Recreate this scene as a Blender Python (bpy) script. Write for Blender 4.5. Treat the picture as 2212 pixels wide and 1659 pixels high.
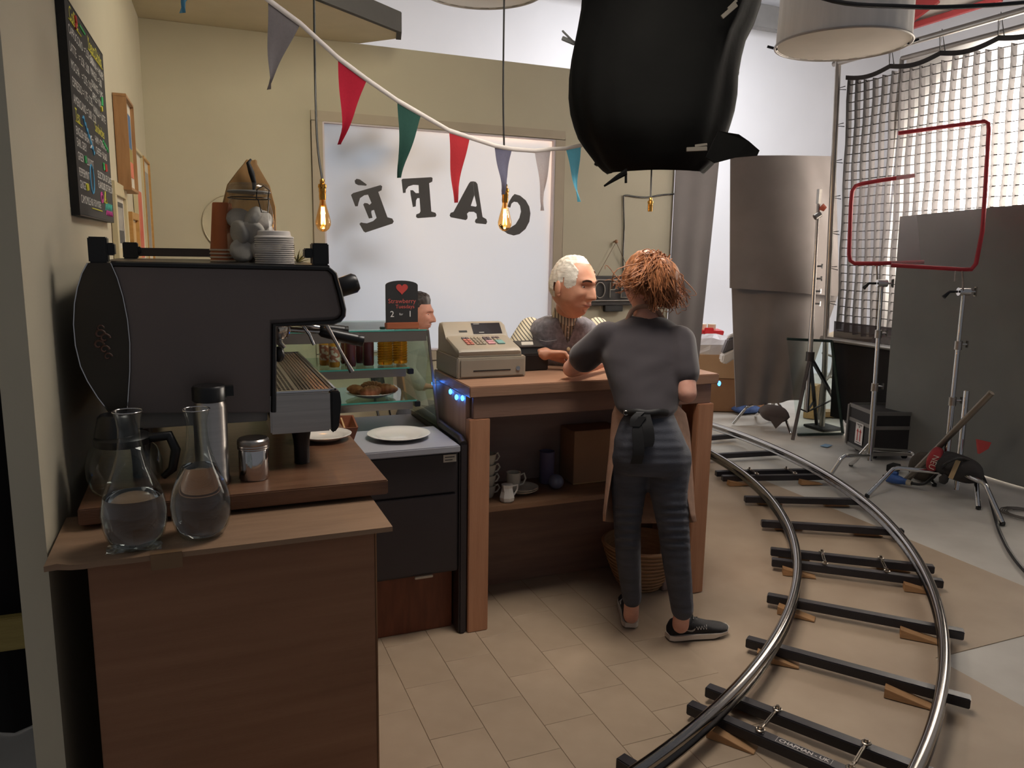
import bpy, bmesh, math, random
from math import sin, cos, pi, radians, sqrt
from mathutils import Vector, Matrix, Euler, noise
random.seed(7)
SC = bpy.context.scene
COL = SC.collection
for o_ in list(bpy.data.objects): bpy.data.objects.remove(o_)

# ------------------------------------------------------------------ camera
# World axes follow the cafe set: x along the window wall, y towards it, camera over the origin.
IMG_W, IMG_H, FPX = 2212.0, 1659.0, 1660.0
PITCH, ROLL, YAW, EYE = radians(9.7), radians(1.0), radians(22.5), 1.5
FWD = Vector((sin(YAW)*cos(PITCH), cos(YAW)*cos(PITCH), -sin(PITCH)))
R0 = Vector((cos(YAW), -sin(YAW), 0)); U0 = R0.cross(FWD)
RIGHT = R0*cos(ROLL)+U0*sin(ROLL); UP = U0*cos(ROLL)-R0*sin(ROLL)
cam_d = bpy.data.cameras.new('camera'); cam = bpy.data.objects.new('camera', cam_d); COL.objects.link(cam)
cam_d.sensor_width = 36; cam_d.lens = 36*FPX/IMG_W; cam_d.clip_start = .05; cam_d.clip_end = 100
mw = Matrix((RIGHT, UP, -FWD)).transposed().to_4x4(); mw.translation = (0, 0, EYE); cam.matrix_world = mw
SC.camera = cam
def at(px, py, dist):
    """surveyed point: direction measured in the photograph, at its real distance"""
    return Vector((0, 0, EYE)) + (RIGHT*((px-IMG_W/2)/FPX) - UP*((py-IMG_H/2)/FPX) + FWD)*dist
def atz(px, py, z):
    r = RIGHT*((px-IMG_W/2)/FPX) - UP*((py-IMG_H/2)/FPX) + FWD
    return Vector((0, 0, EYE)) + r*((z-EYE)/r.z)
def aty(px, py, y):
    r = RIGHT*((px-IMG_W/2)/FPX) - UP*((py-IMG_H/2)/FPX) + FWD
    return Vector((0, 0, EYE)) + r*(y/r.y)

# ------------------------------------------------------------------ world, exposure, lights
SC.view_settings.view_transform = 'Standard'; SC.view_settings.look = 'None'
SC.view_settings.gamma = 1; SC.view_settings.use_curve_mapping = False
SC.view_settings.exposure = 0.0
SC.cycles.use_denoising = True; SC.cycles.max_bounces = 7; SC.cycles.diffuse_bounces = 3; SC.cycles.transparent_max_bounces = 24
SC.cycles.transmission_bounces = 8; SC.cycles.sample_clamp_indirect = 4.0; SC.cycles.caustics_refractive = False; SC.cycles.caustics_reflective = False
w = bpy.data.worlds.new('studio_dark'); SC.world = w; w.use_nodes = True
w.node_tree.nodes['Background'].inputs[0].default_value = (.62, .63, .68, 1)
w.node_tree.nodes['Background'].inputs[1].default_value = .22
def lamp(name, kind, loc, target, energy, color, size=.1, sy=None, spread=None, blend=.5, angle=60):
    d = bpy.data.lights.new(name, kind); d.energy = energy; d.color = color
    if kind == 'AREA':
        d.size = size
        if sy: d.shape = 'RECTANGLE'; d.size_y = sy
        if spread: d.spread = radians(spread)
    elif kind == 'SPOT': d.shadow_soft_size = size; d.spot_size = radians(angle); d.spot_blend = blend
    else: d.shadow_soft_size = size
    o = bpy.data.objects.new(name, d); COL.objects.link(o); o.location = loc
    if target is not None: o.rotation_euler = (Vector(target)-Vector(loc)).to_track_quat('-Z', 'Y').to_euler()
    return o
# daylight-balanced lamps behind the frosted window
lamp('window_backlight', 'AREA', (1.75, 7.0, 1.55), (1.6, 5, 1.5), 23, (.93, .97, 1.0), 2.2, 2.2)
lamp('window_warm_lamp', 'POINT', (2.06, 5.36, 2.03), None, 42.0, (1.0, .62, .30), .05)
# studio lamps washing the white cyclorama and the grid overhead
lamp('cyc_wash_lamp', 'AREA', (5.2, 6.3, 3.7), (5.6, 8.7, 1.6), 125, (.94, .96, 1.0), 2.4, 1.2)
lamp('cyc_side_lamp', 'AREA', (1.0, 6.3, 3.3), (0.8, 8.7, 3.4), 22, (.90, .96, 1.0), 2.0, 1.0)
# soft overhead studio light over the open side of the set
lamp('overhead_soft_lamp', 'AREA', (1.35, 2.15, 2.95), (1.3, 2.75, 0), 23, (1.0, .91, .82), .8, .8, spread=130)
lamp('wall_fill_lamp', 'AREA', (1.0, 2.9, 2.85), (.1, 5, 1.9), 13, (1.0, .93, .72), .8, .8, spread=150)  # unseen fill, added to brighten the back wall and its corner
# key from the open right side, raking the wall beside the window
lamp('side_wall_lamp', 'AREA', (3.9, 3.5, 2.7), (2.7, 5, 1.5), 6, (1.0, .93, .86), .5, .5, spread=90)

# ------------------------------------------------------------------ materials
def s2l(c): return tuple(((v/255)/12.92 if v/255 <= .04045 else ((v/255+.055)/1.055)**2.4) for v in c)
MATS = {}
def mat(name, c, r=.55, m=0., var=.10, sc=6., bump=0., bsc=80., stretch=None, trans=0., ior=1.45, emit=0., ec=None, alpha=1., coat=0., sheen=0., c2=None, thresh=None, sss=0., spec=.5):
    """procedural principled material; colour c as sRGB 0-255 modulated by noise between c*(1-var) and c*(1+var) or c..c2"""
    if name in MATS: return MATS[name]
    M = bpy.data.materials.new(name); M.use_nodes = True; nt = M.node_tree; b = nt.nodes['Principled BSDF']
    L = nt.links.new; N = nt.nodes.new
    tc = N('ShaderNodeTexCoord'); mp = N('ShaderNodeMapping'); L(tc.outputs['Object'], mp.inputs[0])
    if stretch: mp.inputs['Scale'].default_value = stretch
    nz = N('ShaderNodeTexNoise'); nz.inputs['Scale'].default_value = sc; nz.inputs['Detail'].default_value = 5; L(mp.outputs[0], nz.inputs[0])
    cr = N('ShaderNodeValToRGB'); lc = s2l(c)
    lo = [min(1, v*(1-var)) for v in lc]; hi = [min(1, v*(1+var)) for v in lc]
    if c2: lo, hi = list(lc), list(s2l(c2))
    cr.color_ramp.elements[0].color = (*lo, 1); cr.color_ramp.elements[1].color = (*hi, 1)
    t0, t1 = thresh or (.3, .7)
    cr.color_ramp.elements[0].position = t0; cr.color_ramp.elements[1].position = t1
    L(nz.outputs['Fac'], cr.inputs[0]); L(cr.outputs[0], b.inputs['Base Color'])
    b.inputs['Roughness'].default_value = r; b.inputs['Metallic'].default_value = m
    b.inputs['IOR'].default_value = ior; b.inputs['Specular IOR Level'].default_value = spec; b.inputs['Transmission Weight'].default_value = trans
    b.inputs['Coat Weight'].default_value = coat; b.inputs['Sheen Weight'].default_value = sheen; b.inputs['Alpha'].default_value = alpha
    if sss: b.inputs['Subsurface Weight'].default_value = sss; b.inputs['Subsurface Radius'].default_value = (.012, .005, .003)
    if bump:
        n2 = N('ShaderNodeTexNoise'); n2.inputs['Scale'].default_value = bsc; n2.inputs['Detail'].default_value = 4; L(mp.outputs[0], n2.inputs[0])
        bp = N('ShaderNodeBump'); bp.inputs['Strength'].default_value = min(1, bump); bp.inputs['Distance'].default_value = .004
        L(n2.outputs['Fac'], bp.inputs['Height']); L(bp.outputs[0], b.inputs['Normal'])
    if emit:
        b.inputs['Emission Color'].default_value = (*s2l(ec or c), 1); b.inputs['Emission Strength'].default_value = emit
    MATS[name] = M; return M
def wood(name, c, c2, r=.45, grain=(1.2, 14, 14), sc=3., bump=.15):
    return mat(name, c, r, sc=sc, stretch=grain, c2=c2, bump=bump, bsc=20, thresh=(.25, .75))
def thin_glass(name, tint=(255, 255, 255), refl=1.0, rough=.02):
    """thin clear sheet: transparent with fresnel reflection"""
    if name in MATS: return MATS[name]
    M = bpy.data.materials.new(name); M.use_nodes = True; nt = M.node_tree; nt.nodes.clear(); L = nt.links.new; N = nt.nodes.new
    out = N('ShaderNodeOutputMaterial'); mx = N('ShaderNodeMixShader'); tr = N('ShaderNodeBsdfTransparent'); gl = N('ShaderNodeBsdfGlossy')
    lw = N('ShaderNodeLayerWeight'); lw.inputs[0].default_value = .35; mu = N('ShaderNodeMath'); mu.operation = 'MULTIPLY_ADD'
    mu.inputs[1].default_value = .55*refl; mu.inputs[2].default_value = .03*refl
    nz = N('ShaderNodeTexNoise'); nz.inputs['Scale'].default_value = 9
    mc = N('ShaderNodeMixRGB'); mc.inputs[1].default_value = (*s2l(tint), 1); mc.inputs[2].default_value = (*[v*.96 for v in s2l(tint)], 1)
    L(nz.outputs['Fac'], mc.inputs[0]); L(mc.outputs[0], tr.inputs[0]); gl.inputs['Roughness'].default_value = rough
    L(lw.outputs['Facing'], mu.inputs[0]); L(mu.outputs[0], mx.inputs[0]); L(tr.outputs[0], mx.inputs[1]); L(gl.outputs[0], mx.inputs[2]); L(mx.outputs[0], out.inputs[0])
    MATS[name] = M; return M
def cloth(name, c, translu=.5, var=.08, sc=60., alpha=0.):
    """thin fabric that lets light through; alpha = share of open mesh"""
    if name in MATS: return MATS[name]
    M = bpy.data.materials.new(name); M.use_nodes = True; nt = M.node_tree; nt.nodes.clear(); L = nt.links.new; N = nt.nodes.new
    out = N('ShaderNodeOutputMaterial'); mx = N('ShaderNodeMixShader'); df = N('ShaderNodeBsdfDiffuse'); tl = N('ShaderNodeBsdfTranslucent')
    nz = N('ShaderNodeTexNoise'); nz.inputs['Scale'].default_value = sc; tc = N('ShaderNodeTexCoord'); L(tc.outputs['Object'], nz.inputs[0])
    lc = s2l(c); mc = N('ShaderNodeMixRGB'); mc.inputs[1].default_value = (*[v*(1-var) for v in lc], 1); mc.inputs[2].default_value = (*[min(1, v*(1+var)) for v in lc], 1)
    L(nz.outputs['Fac'], mc.inputs[0]); L(mc.outputs[0], df.inputs[0]); L(mc.outputs[0], tl.inputs[0]); mx.inputs[0].default_value = translu
    L(df.outputs[0], mx.inputs[1]); L(tl.outputs[0], mx.inputs[2])
    last = mx
    if alpha:
        m2 = N('ShaderNodeMixShader'); tp = N('ShaderNodeBsdfTransparent'); m2.inputs[0].default_value = alpha
        L(mx.outputs[0], m2.inputs[1]); L(tp.outputs[0], m2.inputs[2]); last = m2
    L(last.outputs[0], out.inputs[0]); MATS[name] = M; return M

# ------------------------------------------------------------------ mesh helpers
class MB:
    def __init__(s): s.v = []; s.f = []; s.mi = []
    def add(s, vs, fs, mi=0, M=None):
        o = len(s.v); s.v += [tuple(M @ Vector(p)) if M else tuple(p) for p in vs]
        s.f += [tuple(i+o for i in f) for f in fs]; s.mi += [mi]*len(fs); return s
    def box(s, x0, x1, y0, y1, z0, z1, mi=0, M=None):
        return s.add([(x, y, z) for z in (z0, z1) for y in (y0, y1) for x in (x0, x1)],
                     [(0, 2, 3, 1), (4, 5, 7, 6), (0, 1, 5, 4), (2, 6, 7, 3), (0, 4, 6, 2), (1, 3, 7, 5)], mi, M)
    def bar(s, a, b, w, h, up=(0, 0, 1), mi=0):
        a, b = Vector(a), Vector(b); d = (b-a).normalized(); u = Vector(up)
        if abs(d.dot(u)) > .98: u = Vector((1, 0, 0))
        sd = d.cross(u).normalized()*w/2; u = sd.cross(d).normalized()*h/2
        vs = [p+q*sd+r*u for p in (a, b) for q, r in ((-1, -1), (1, -1), (1, 1), (-1, 1))]
        return s.add(vs, [(3, 2, 1, 0), (4, 5, 6, 7), (0, 1, 5, 4), (1, 2, 6, 5), (2, 3, 7, 6), (3, 0, 4, 7)], mi)
    def loft(s, rings, caps=True, closed=True, mi=0, M=None, loop=False):
        n = len(rings[0]); vs = [p for r in rings for p in r]; fs = []
        R = len(rings)
        for i in range(R if loop else R-1):
            i2 = (i+1) % R
            for j in range(n if closed else n-1):
                k = (j+1) % n; fs.append((i*n+j, i*n+k, i2*n+k, i2*n+j))
        if caps and closed and not loop: fs += [tuple(range(n-1, -1, -1)), tuple((R-1)*n+j for j in range(n))]
        return s.add(vs, fs, mi, M)
    def sweep(s, path, r, n=8, mi=0, caps=True, M=None, closed=False, flat=None):
        path = [Vector(p) for p in path]; m = len(path); rs = r if isinstance(r, (list, tuple)) else [r]*m
        rings = []; u = None
        for i, p in enumerate(path):
            if closed: t = (path[(i+1) % m]-path[i-1])
            else: t = path[min(i+1, m-1)]-path[max(i-1, 0)]
            t = t.normalized() if t.length > 1e-9 else Vector((0, 0, 1))
            if u is None:
                u = Vector((0, 0, 1)) if abs(t.z) < .9 else Vector((1, 0, 0))
            u = (u-t*u.dot(t)); u = u.normalized() if u.length > 1e-6 else t.orthogonal().normalized()
            b = t.cross(u); fl = flat or 1
            rings.append([p+(u*cos(2*pi*k/n)*fl+b*sin(2*pi*k/n))*rs[i] for k in range(n)])
        return s.loft(rings, caps, True, mi, M, loop=closed)
    def cyl(s, a, b, r, r2=None, n=16, mi=0): return s.sweep([a, b], [r, r if r2 is None else r2], n, mi)
    def lathe(s, prof, c=(0, 0, 0), n=28, mi=0, M=None, capb=True, capt=True):
        rings = [[(c[0]+r*cos(2*pi*k/n), c[1]+r*sin(2*pi*k/n), c[2]+z) for k in range(n)] for r, z in prof]
        m = MB(); m.loft(rings, False)
        if capb: m.f.append(tuple(range(n-1, -1, -1)))
        if capt: m.f.append(tuple((len(prof)-1)*n+j for j in range(n)))
        return s.add(m.v, m.f, mi, M)
    def ell(s, c, r, M=None, n=20, m=12, mi=0):
        rr = r if isinstance(r, (tuple, list)) else (r, r, r)
        vs = [(0, 0, -1)]+[(sin(pi*i/m)*cos(2*pi*j/n), sin(pi*i/m)*sin(2*pi*j/n), -cos(pi*i/m)) for i in range(1, m) for j in range(n)]+[(0, 0, 1)]
        fs = [(0, 1+(j+1) % n, 1+j) for j in range(n)]
        for i in range(m-2):
            for j in range(n): k = (j+1) % n; fs.append((1+i*n+j, 1+i*n+k, 1+(i+1)*n+k, 1+(i+1)*n+j))
        e = 1+(m-1)*n; fs += [(e, 1+(m-2)*n+j, 1+(m-2)*n+(j+1) % n) for j in range(n)]
        T = Matrix.Translation(Vector(c)) @ (M.to_4x4() if M else Matrix.Identity(4))
        return s.add([(x*rr[0], y*rr[1], z*rr[2]) for x, y, z in vs], fs, mi, T)
    def prism(s, poly, a, b, M=None, mi=0):
        """poly = list of (x, z) in the local xz plane, extruded along y from a to b"""
        n = len(poly); ar = sum(poly[i][0]*poly[(i+1) % n][1]-poly[(i+1) % n][0]*poly[i][1] for i in range(n))
        if ar < 0: poly = poly[::-1]
        vs = [(x, a, z) for x, z in poly]+[(x, b, z) for x, z in poly]
        fs = [tuple(range(n)), tuple(range(2*n-1, n-1, -1))]+[(i, n+i, n+(i+1) % n, (i+1) % n) for i in range(n)]
        return s.add(vs, fs, mi, M)
    def slab(s, poly, z0, z1, mi=0):
        n = len(poly); ar = sum(poly[i][0]*poly[(i+1) % n][1]-poly[(i+1) % n][0]*poly[i][1] for i in range(n))
        if ar < 0: poly = poly[::-1]
        vs = [(x, y, z0) for x, y in poly]+[(x, y, z1) for x, y in poly]
        return s.add(vs, [tuple(range(n-1, -1, -1)), tuple(range(n, 2*n))]+[(i, (i+1) % n, n+(i+1) % n, n+i) for i in range(n)], mi)
    def merge(s, o): return s.add(o.v, o.f, 0)

def make_mesh(name, mb, mats, smooth=None, bevel=0., segs=2):
    me = bpy.data.meshes.new(name); me.from_pydata([tuple(p) for p in mb.v], [], mb.f); me.update()
    for mm in (mats if isinstance(mats, (list, tuple)) else [mats]): me.materials.append(mm)
    if len(me.materials) > 1: me.polygons.foreach_set('material_index', mb.mi)
    if bevel:
        bm = bmesh.new(); bm.from_mesh(me); bmesh.ops.remove_doubles(bm, verts=bm.verts, dist=1e-5)
        es = [e for e in bm.edges if len(e.link_faces) == 2 and e.calc_face_angle(0) > .5]
        bmesh.ops.bevel(bm, geom=es, offset=bevel, segments=segs, affect='EDGES', clamp_overlap=True); bm.to_mesh(me); bm.free()
        if smooth is None: smooth = 40
    if smooth is not None:
        me.polygons.foreach_set('use_smooth', [True]*len(me.polygons)); me.set_sharp_from_angle(angle=radians(smooth))
    me.update(); return me
def put(name, me, parent=None):
    o = bpy.data.objects.new(name, me); COL.objects.link(o)
    if parent is not None: o.parent = parent
    return o
def tag(o, label, cat, group=None, kind=None):
    if label: o['label'] = label
    if cat: o['category'] = cat
    if group: o['group'] = group
    if kind: o['kind'] = kind
    return o
def thing(name, label, cat, loc=(0, 0, 0), rz=0., group=None, M=None):
    o = bpy.data.objects.new(name, None); COL.objects.link(o); o.empty_display_size = .05
    if M is not None: o.matrix_basis = M
    else: o.location = loc; o.rotation_euler = (0, 0, rz)
    return tag(o, label, cat, group)
def root_of(o):
    while o.parent is not None: o = o.parent
    return o
def part(parent, name, mb, mats, smooth=None, bevel=0., local=False, label=None, segs=2, kind=None):
    """mesh part; vertices given in world coordinates unless local"""
    me = make_mesh(name, mb, mats, smooth, bevel, segs)
    if not local: me.transform(root_of(parent).matrix_basis.inverted())
    o = put(name, me, parent)
    if label: o['label'] = label
    if kind: o['kind'] = kind
    return o
def single(name, mb, mats, label, cat, loc=None, group=None, smooth=None, bevel=0., kind=None, segs=2):
    me = make_mesh(name, mb, mats, smooth, bevel, segs)
    o = put(name, me)
    if loc is not None: me.transform(Matrix.Translation(-Vector(loc))); o.location = loc
    return tag(o, label, cat, group, kind)
def struct(name, mb, mats, parent=None, smooth=None, bevel=0., label=None, cat=None):
    o = put(name, make_mesh(name, mb, mats, smooth, bevel), parent)
    if parent is None: o['kind'] = 'structure'
    if label: o['label'] = label
    if cat: o['category'] = cat
    return o
def copy_tree(o, parent=None):
    c = o.copy(); COL.objects.link(c); c.parent = parent
    for ch in list(o.children): copy_tree(ch, c)
    return c
def blob(mbs, voxel=.008, smooth=6, fac=.5):
    """fuse overlapping closed shapes into one continuous surface"""
    m = MB()
    for x in mbs: m.merge(x)
    me = bpy.data.meshes.new('tmp'); me.from_pydata([tuple(p) for p in m.v], [], m.f)
    bm = bmesh.new(); bm.from_mesh(me); bmesh.ops.recalc_face_normals(bm, faces=bm.faces); bm.to_mesh(me); bm.free()
    o = bpy.data.objects.new('tmp', me); COL.objects.link(o)
    r = o.modifiers.new('r', 'REMESH'); r.mode = 'VOXEL'; r.voxel_size = voxel
    if smooth: q = o.modifiers.new('s', 'SMOOTH'); q.factor = fac; q.iterations = smooth
    dg = bpy.context.evaluated_depsgraph_get(); me2 = bpy.data.meshes.new_from_object(o.evaluated_get(dg))
    out = MB(); out.v = [tuple(v.co) for v in me2.vertices]; out.f = [tuple(p.vertices) for p in me2.polygons]; out.mi = [0]*len(out.f)
    bpy.data.objects.remove(o); bpy.data.meshes.remove(me); bpy.data.meshes.remove(me2); return out
_txt = {}
def text_mb(s, size=1., extrude=0., align='CENTER', shear=0., bold=0.):
    """flat lettering, in local x (reading direction) / z (up), thickness along y"""
    cu = bpy.data.curves.new('t', 'FONT'); cu.body = s; cu.size = size; cu.extrude = extrude; cu.align_x = align; cu.align_y = 'CENTER'; cu.shear = shear; cu.offset = bold; cu.resolution_u = 3
    o = bpy.data.objects.new('t', cu); COL.objects.link(o); dg = bpy.context.evaluated_depsgraph_get(); me = bpy.data.meshes.new_from_object(o.evaluated_get(dg))
    m = MB(); m.v = [(v.co.x, -v.co.z, v.co.y) for v in me.vertices]; m.f = [tuple(p.vertices) for p in me.polygons]; m.mi = [0]*len(m.f)
    bpy.data.objects.remove(o); bpy.data.curves.remove(cu); bpy.data.meshes.remove(me); return m
def xf(m, M):
    o = MB(); o.v = [tuple(M @ Vector(p)) for p in m.v]; o.f = list(m.f); o.mi = list(m.mi); return o
def frame3(o, x, z):
    """matrix whose local x, z axes are x, z at origin o (y = depth away from the reader)"""
    x = Vector(x).normalized(); z = Vector(z); z = (z-x*z.dot(x)).normalized(); y = z.cross(x)
    M = Matrix((x, y, z)).transposed().to_4x4(); M.translation = Vector(o); return M
def bez(pts, n=8):
    """Catmull-Rom through points"""
    P = [Vector(p) for p in pts]; out = []
    for i in range(len(P)-1):
        p0, p1, p2, p3 = P[max(i-1, 0)], P[i], P[i+1], P[min(i+2, len(P)-1)]
        for k in range(n):
            t = k/n; out.append(.5*((2*p1)+(p2-p0)*t+(2*p0-5*p1+4*p2-p3)*t*t+(3*p1-p0-3*p2+p3)*t**3))
    return out+[P[-1]]

# ------------------------------------------------------------------ the setting
CREAM = mat('cream_wall_paint', (192, 183, 160), .8, var=.05, sc=2, bump=.08, bsc=140)
CONC = mat('grey_studio_paint', (176, 170, 160), .62, sc=2.2, c2=(205, 200, 190), bump=.08, bsc=40)
VINYL = mat('tan_vinyl', (150, 130, 108), .5, sc=5, c2=(172, 152, 129), bump=.05, bsc=90, thresh=(.2, .8))
VINYL_JOINT = mat('vinyl_sheet', (150, 130, 109), .55, sc=3, c2=(166, 147, 125))
TILE_BASE = mat('dark_tile_joint', (124, 102, 78), .8)
WHITE_CYC = mat('white_cyclorama_paint', (226, 224, 226), .85, var=.03, sc=1.2)
DARK_EDGE = mat('dark_flat_edge', (44, 42, 40), .8)
BLACK_CLOTH = mat('black_duvetyne', (34, 32, 32), .95, var=.2, sc=3, sheen=.12, bump=.15, bsc=30, spec=.1)
CAS = mat('casing_paint', (176, 162, 142), .7, var=.04)
floor = struct('floor', MB().box(-4, 10, -1.5, 9.2, -.1, -.006), CONC)
vin = single('vinyl_sheet', MB().slab([(-.25, .3), (2.56, .3), (2.56, 1.895), (3.54, 1.895), (3.54, 4.98), (-.2, 4.98)], -.006, -.0025), VINYL_JOINT, 'tan vinyl sheet covering the floor under the counters and curved track', 'vinyl sheet')
m = MB().box(0, .1819, 0, .302, -.0022, 0)
tile_me = make_mesh('tile', m, VINYL, bevel=.0012, segs=1)
grout = struct('trim_1', MB().box(.4295, 1.7085, .9, 3.2, -.0024, -.0018), TILE_BASE, parent=None)
for c in range(7):
    x0 = .429+.1829*c; off = (2.40+.122*(c-1)) % .303
    for r in range(2, 12):
        y0 = off+.303*r
        if y0 > 3.2: continue
        t = put('tile', tile_me, floor); t.location = (x0, y0, 0)
# left wall of the set (slightly out of square) and window wall
a, b = Vector((-.325, 1.86)), Vector((-.211, 5.0)); nrm = Vector((-(b-a).y, (b-a).x)).normalized()*.058
def lw(y, off=0.): return -.325+.0363*(y-1.86)+off
wl = struct('wall_left', MB().slab([(a.x, a.y), (b.x, b.y+.06), (b.x+nrm.x, b.y+.06), (a.x+nrm.x, a.y+nrm.y)], 0, 2.75), CREAM)
WX0, WX1, WZ0, WZ1 = .783, 2.358, .84, 2.272
m = MB().box(-.27, WX0, 5.0, 5.06, 0, 2.75).box(WX1, 3.352, 5.0, 5.06, 0, 2.75).box(WX0, WX1, 5.0, 5.06, WZ1, 2.75).box(WX0, WX1, 5.0, 5.06, 0, WZ0)
wb = struct('wall_back', m, CREAM)
# flat ceiling piece resting on the walls in the corner
struct('ceiling', MB().slab([(-.265, 3.56), (.663, 4.25), (1.165, 4.635), (1.20, 4.785), (1.014, 5.0), (-.211, 5.06)], 2.751, 2.79), mat('ceiling_paint', (205, 194, 168), .85, var=.04))
struct('trim_2', MB().bar((-.265, 3.55, 2.80), (1.172, 4.63, 2.80), .03, .11).bar((1.172, 4.63, 2.80), (1.207, 4.785, 2.80), .03, .11), DARK_EDGE)
# frosted window with mirrored lettering
FROST = cloth('frosted_film', (226, 230, 236), .93, .02, 2)
win = struct('window_1', MB().box(WX0, WX1, 5.028, 5.031, WZ0, WZ1), FROST)
m = MB()
for x0, x1, z0, z1 in ((.71, WX0-.004, WZ0-.004, WZ1+.004), (WX1+.004, 2.435, WZ0-.004, WZ1+.004), (.71, 2.435, WZ1+.004, 2.335), (.71, 2.435, .77, WZ0-.004)): m.box(x0, x1, 4.988, 4.9995, z0, z1)
part(win, 'window_frame', m, CAS, bevel=.002)
m = MB()
for x0, x1, z0, z1 in ((WX0-.004, WX0+.006, WZ0, WZ1), (WX1-.006, WX1+.004, WZ0, WZ1), (WX0+.006, WX1-.006, WZ1-.006, WZ1+.004), (WX0+.006, WX1-.006, WZ0-.004, WZ0+.006)): m.box(x0, x1, 4.99, 5.058, z0, z1)
part(win, 'window_reveal', m, mat('reveal_paint', (214, 202, 204), .7, var=.03))
LET = mat('dark_vinyl_letter', (62, 60, 60), .7, var=.05)
letters = {
 'E': [(577,702),(590,690),(762,640),(773,647),(769,672),(748,683),(806,842),(836,850),(846,868),(838,882),(668,938),(656,930),(630,884),(640,874),(656,878),(678,880),(716,866),(738,846),(722,796),(706,800),(704,812),(712,846),(690,850),(654,762),(662,752),(680,754),(694,764),(706,752),(684,700),(660,704),(634,722),(624,752),(620,772),(604,774)],
 'accent': [(600,612),(612,600),(632,604),(676,636),(672,644),(622,640),(604,630)],
 'F': [(895,606),(902,600),(1082,590),(1090,596),(1088,618),(1068,628),(1082,806),(1108,814),(1114,828),(1108,840),(996,848),(986,840),(988,824),(1008,816),(1014,804),(1008,722),(994,722),(986,736),(984,774),(966,778),(952,700),(950,672),(966,672),(984,690),(1004,690),(1002,640),(970,638),(938,648),(922,668),(920,688),(904,690)],
 'A': [(1318,630),(1328,618),(1345,616),(1352,704),(1330,770),(1362,776),(1368,768),(1353,704),(1346,616),(1362,620),(1372,634),(1404,840),(1428,854),(1433,872),(1426,886),(1364,880),(1356,870),(1360,856),(1370,848),(1366,820),(1350,808),(1318,808),(1306,820),(1310,838),(1308,852),(1298,860),(1204,842),(1197,830),(1204,814),(1222,808)],
 'C': [(1606,696),(1640,706),(1676,736),(1698,776),(1705,818),(1698,870),(1674,916),(1636,948),(1600,957),(1562,946),(1530,922),(1508,894),(1516,884),(1545,908),(1578,908),(1612,886),(1636,846),(1646,806),(1640,770),(1624,748),(1602,744),(1586,756),(1578,782),(1560,776),(1572,742),(1590,712)]}
for k, pl in letters.items():
    pts = [aty(560+a_*.343580, 180+b_*.343580, 5.026) for a_, b_ in pl]
    part(win, 'letter' if k != 'accent' else 'accent', MB().prism([(p.x, p.z) for p in pts], 5.0255, 5.0278), LET)
# white studio beyond the set
m = MB(); cy = 8.75; prof = [(cy-1.0, -.005)]+[(cy-1.0+1.0*sin(t), .995-1.0*cos(t)) for t in [i*pi/16 for i in range(1, 9)]]+[(cy, 4.9)]
m.loft([[(x, p[0], p[1]) for p in prof] for x in (-4, 10)], False, False); me_rev = m
m.f = [f[::-1] for f in m.f]
struct('wall_studio', m, WHITE_CYC, smooth=50)
struct('wall_right', MB().box(9.6, 9.7, -1.5, 8.75, 0, 4.9), WHITE_CYC)
struct('ceiling_studio', MB().box(-4, 9.7, 5.2, 8.75, 4.9, 5.0), mat('studio_ceiling', (150, 150, 150), .9))
bm_ = MB(); p1, p2 = aty(1560, 22, 8.3), aty(1760, 58, 8.3)
bm_.bar(p1+(p1-p2)*2, p2+(p2-p1)*.25, .12, .28)
single('ceiling_girder', bm_, mat('girder_grey', (112, 110, 108), .7), 'grey steel girder high against the white studio wall behind the hanging lantern', 'girder', bevel=.01)
# shadowy left side: added black sheet stands in for the unlit studio, with a pale timber batten low down
m = MB(); rows = []
for i in range(41):
    x = -1.9+1.55*i/40; rows.append([(x, 2.62+.03*sin(i*1.25), z) for z in (0.0, 1.3, 2.6)])
m.loft(rows, False, False); single('dark_backdrop', m, BLACK_CLOTH, 'black curtain standing in for the dark left of the cream wall', 'backdrop', smooth=60)
single('timber_batten', MB().bar((-1.3, 2.5, .385), (-.45, 2.44, .40), .03, .10), wood('pale_timber', (150, 130, 70), (176, 156, 90)), 'pale timber batten low in the dark left of the wall end', 'batten', bevel=.003)
# leafy branch standing behind the frosted window
LEAF = mat('dark_leaf', (48, 62, 44), .5); BARK = mat('twig_bark', (70, 56, 44), .8)
br = thing('leafy_branch', 'leafy branch seen as a blurred shadow behind the frosted window', 'branch', (.9, 5.22, .9))
stem = bez([(.86, 5.25, .0), (.92, 5.22, 1.1), (.98, 5.2, 1.5), (.95, 5.16, 1.85), (.88, 5.14, 2.15)], 6)
part(br, 'stem', MB().sweep(stem, [.010*(1-.7*i/len(stem)) for i in range(len(stem))], 6), BARK, 60)
lf = MB()
for i in range(9):
    t = i/8; w_ = .032*sin(pi*min(1, t*1.05))**.8+.001; lf.v += [(t*.17, -w_, -.03*t*t), (t*.17, 0, -.03*t*t+.004), (t*.17, w_, -.03*t*t)]
for i in range(8):
    for j in range(2): lf.f.append((i*3+j, i*3+j+1, i*3+j+4, i*3+j+3)); lf.mi.append(0)
leaf_me = make_mesh('leaf', lf, LEAF, 60)
random.seed(12)
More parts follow.
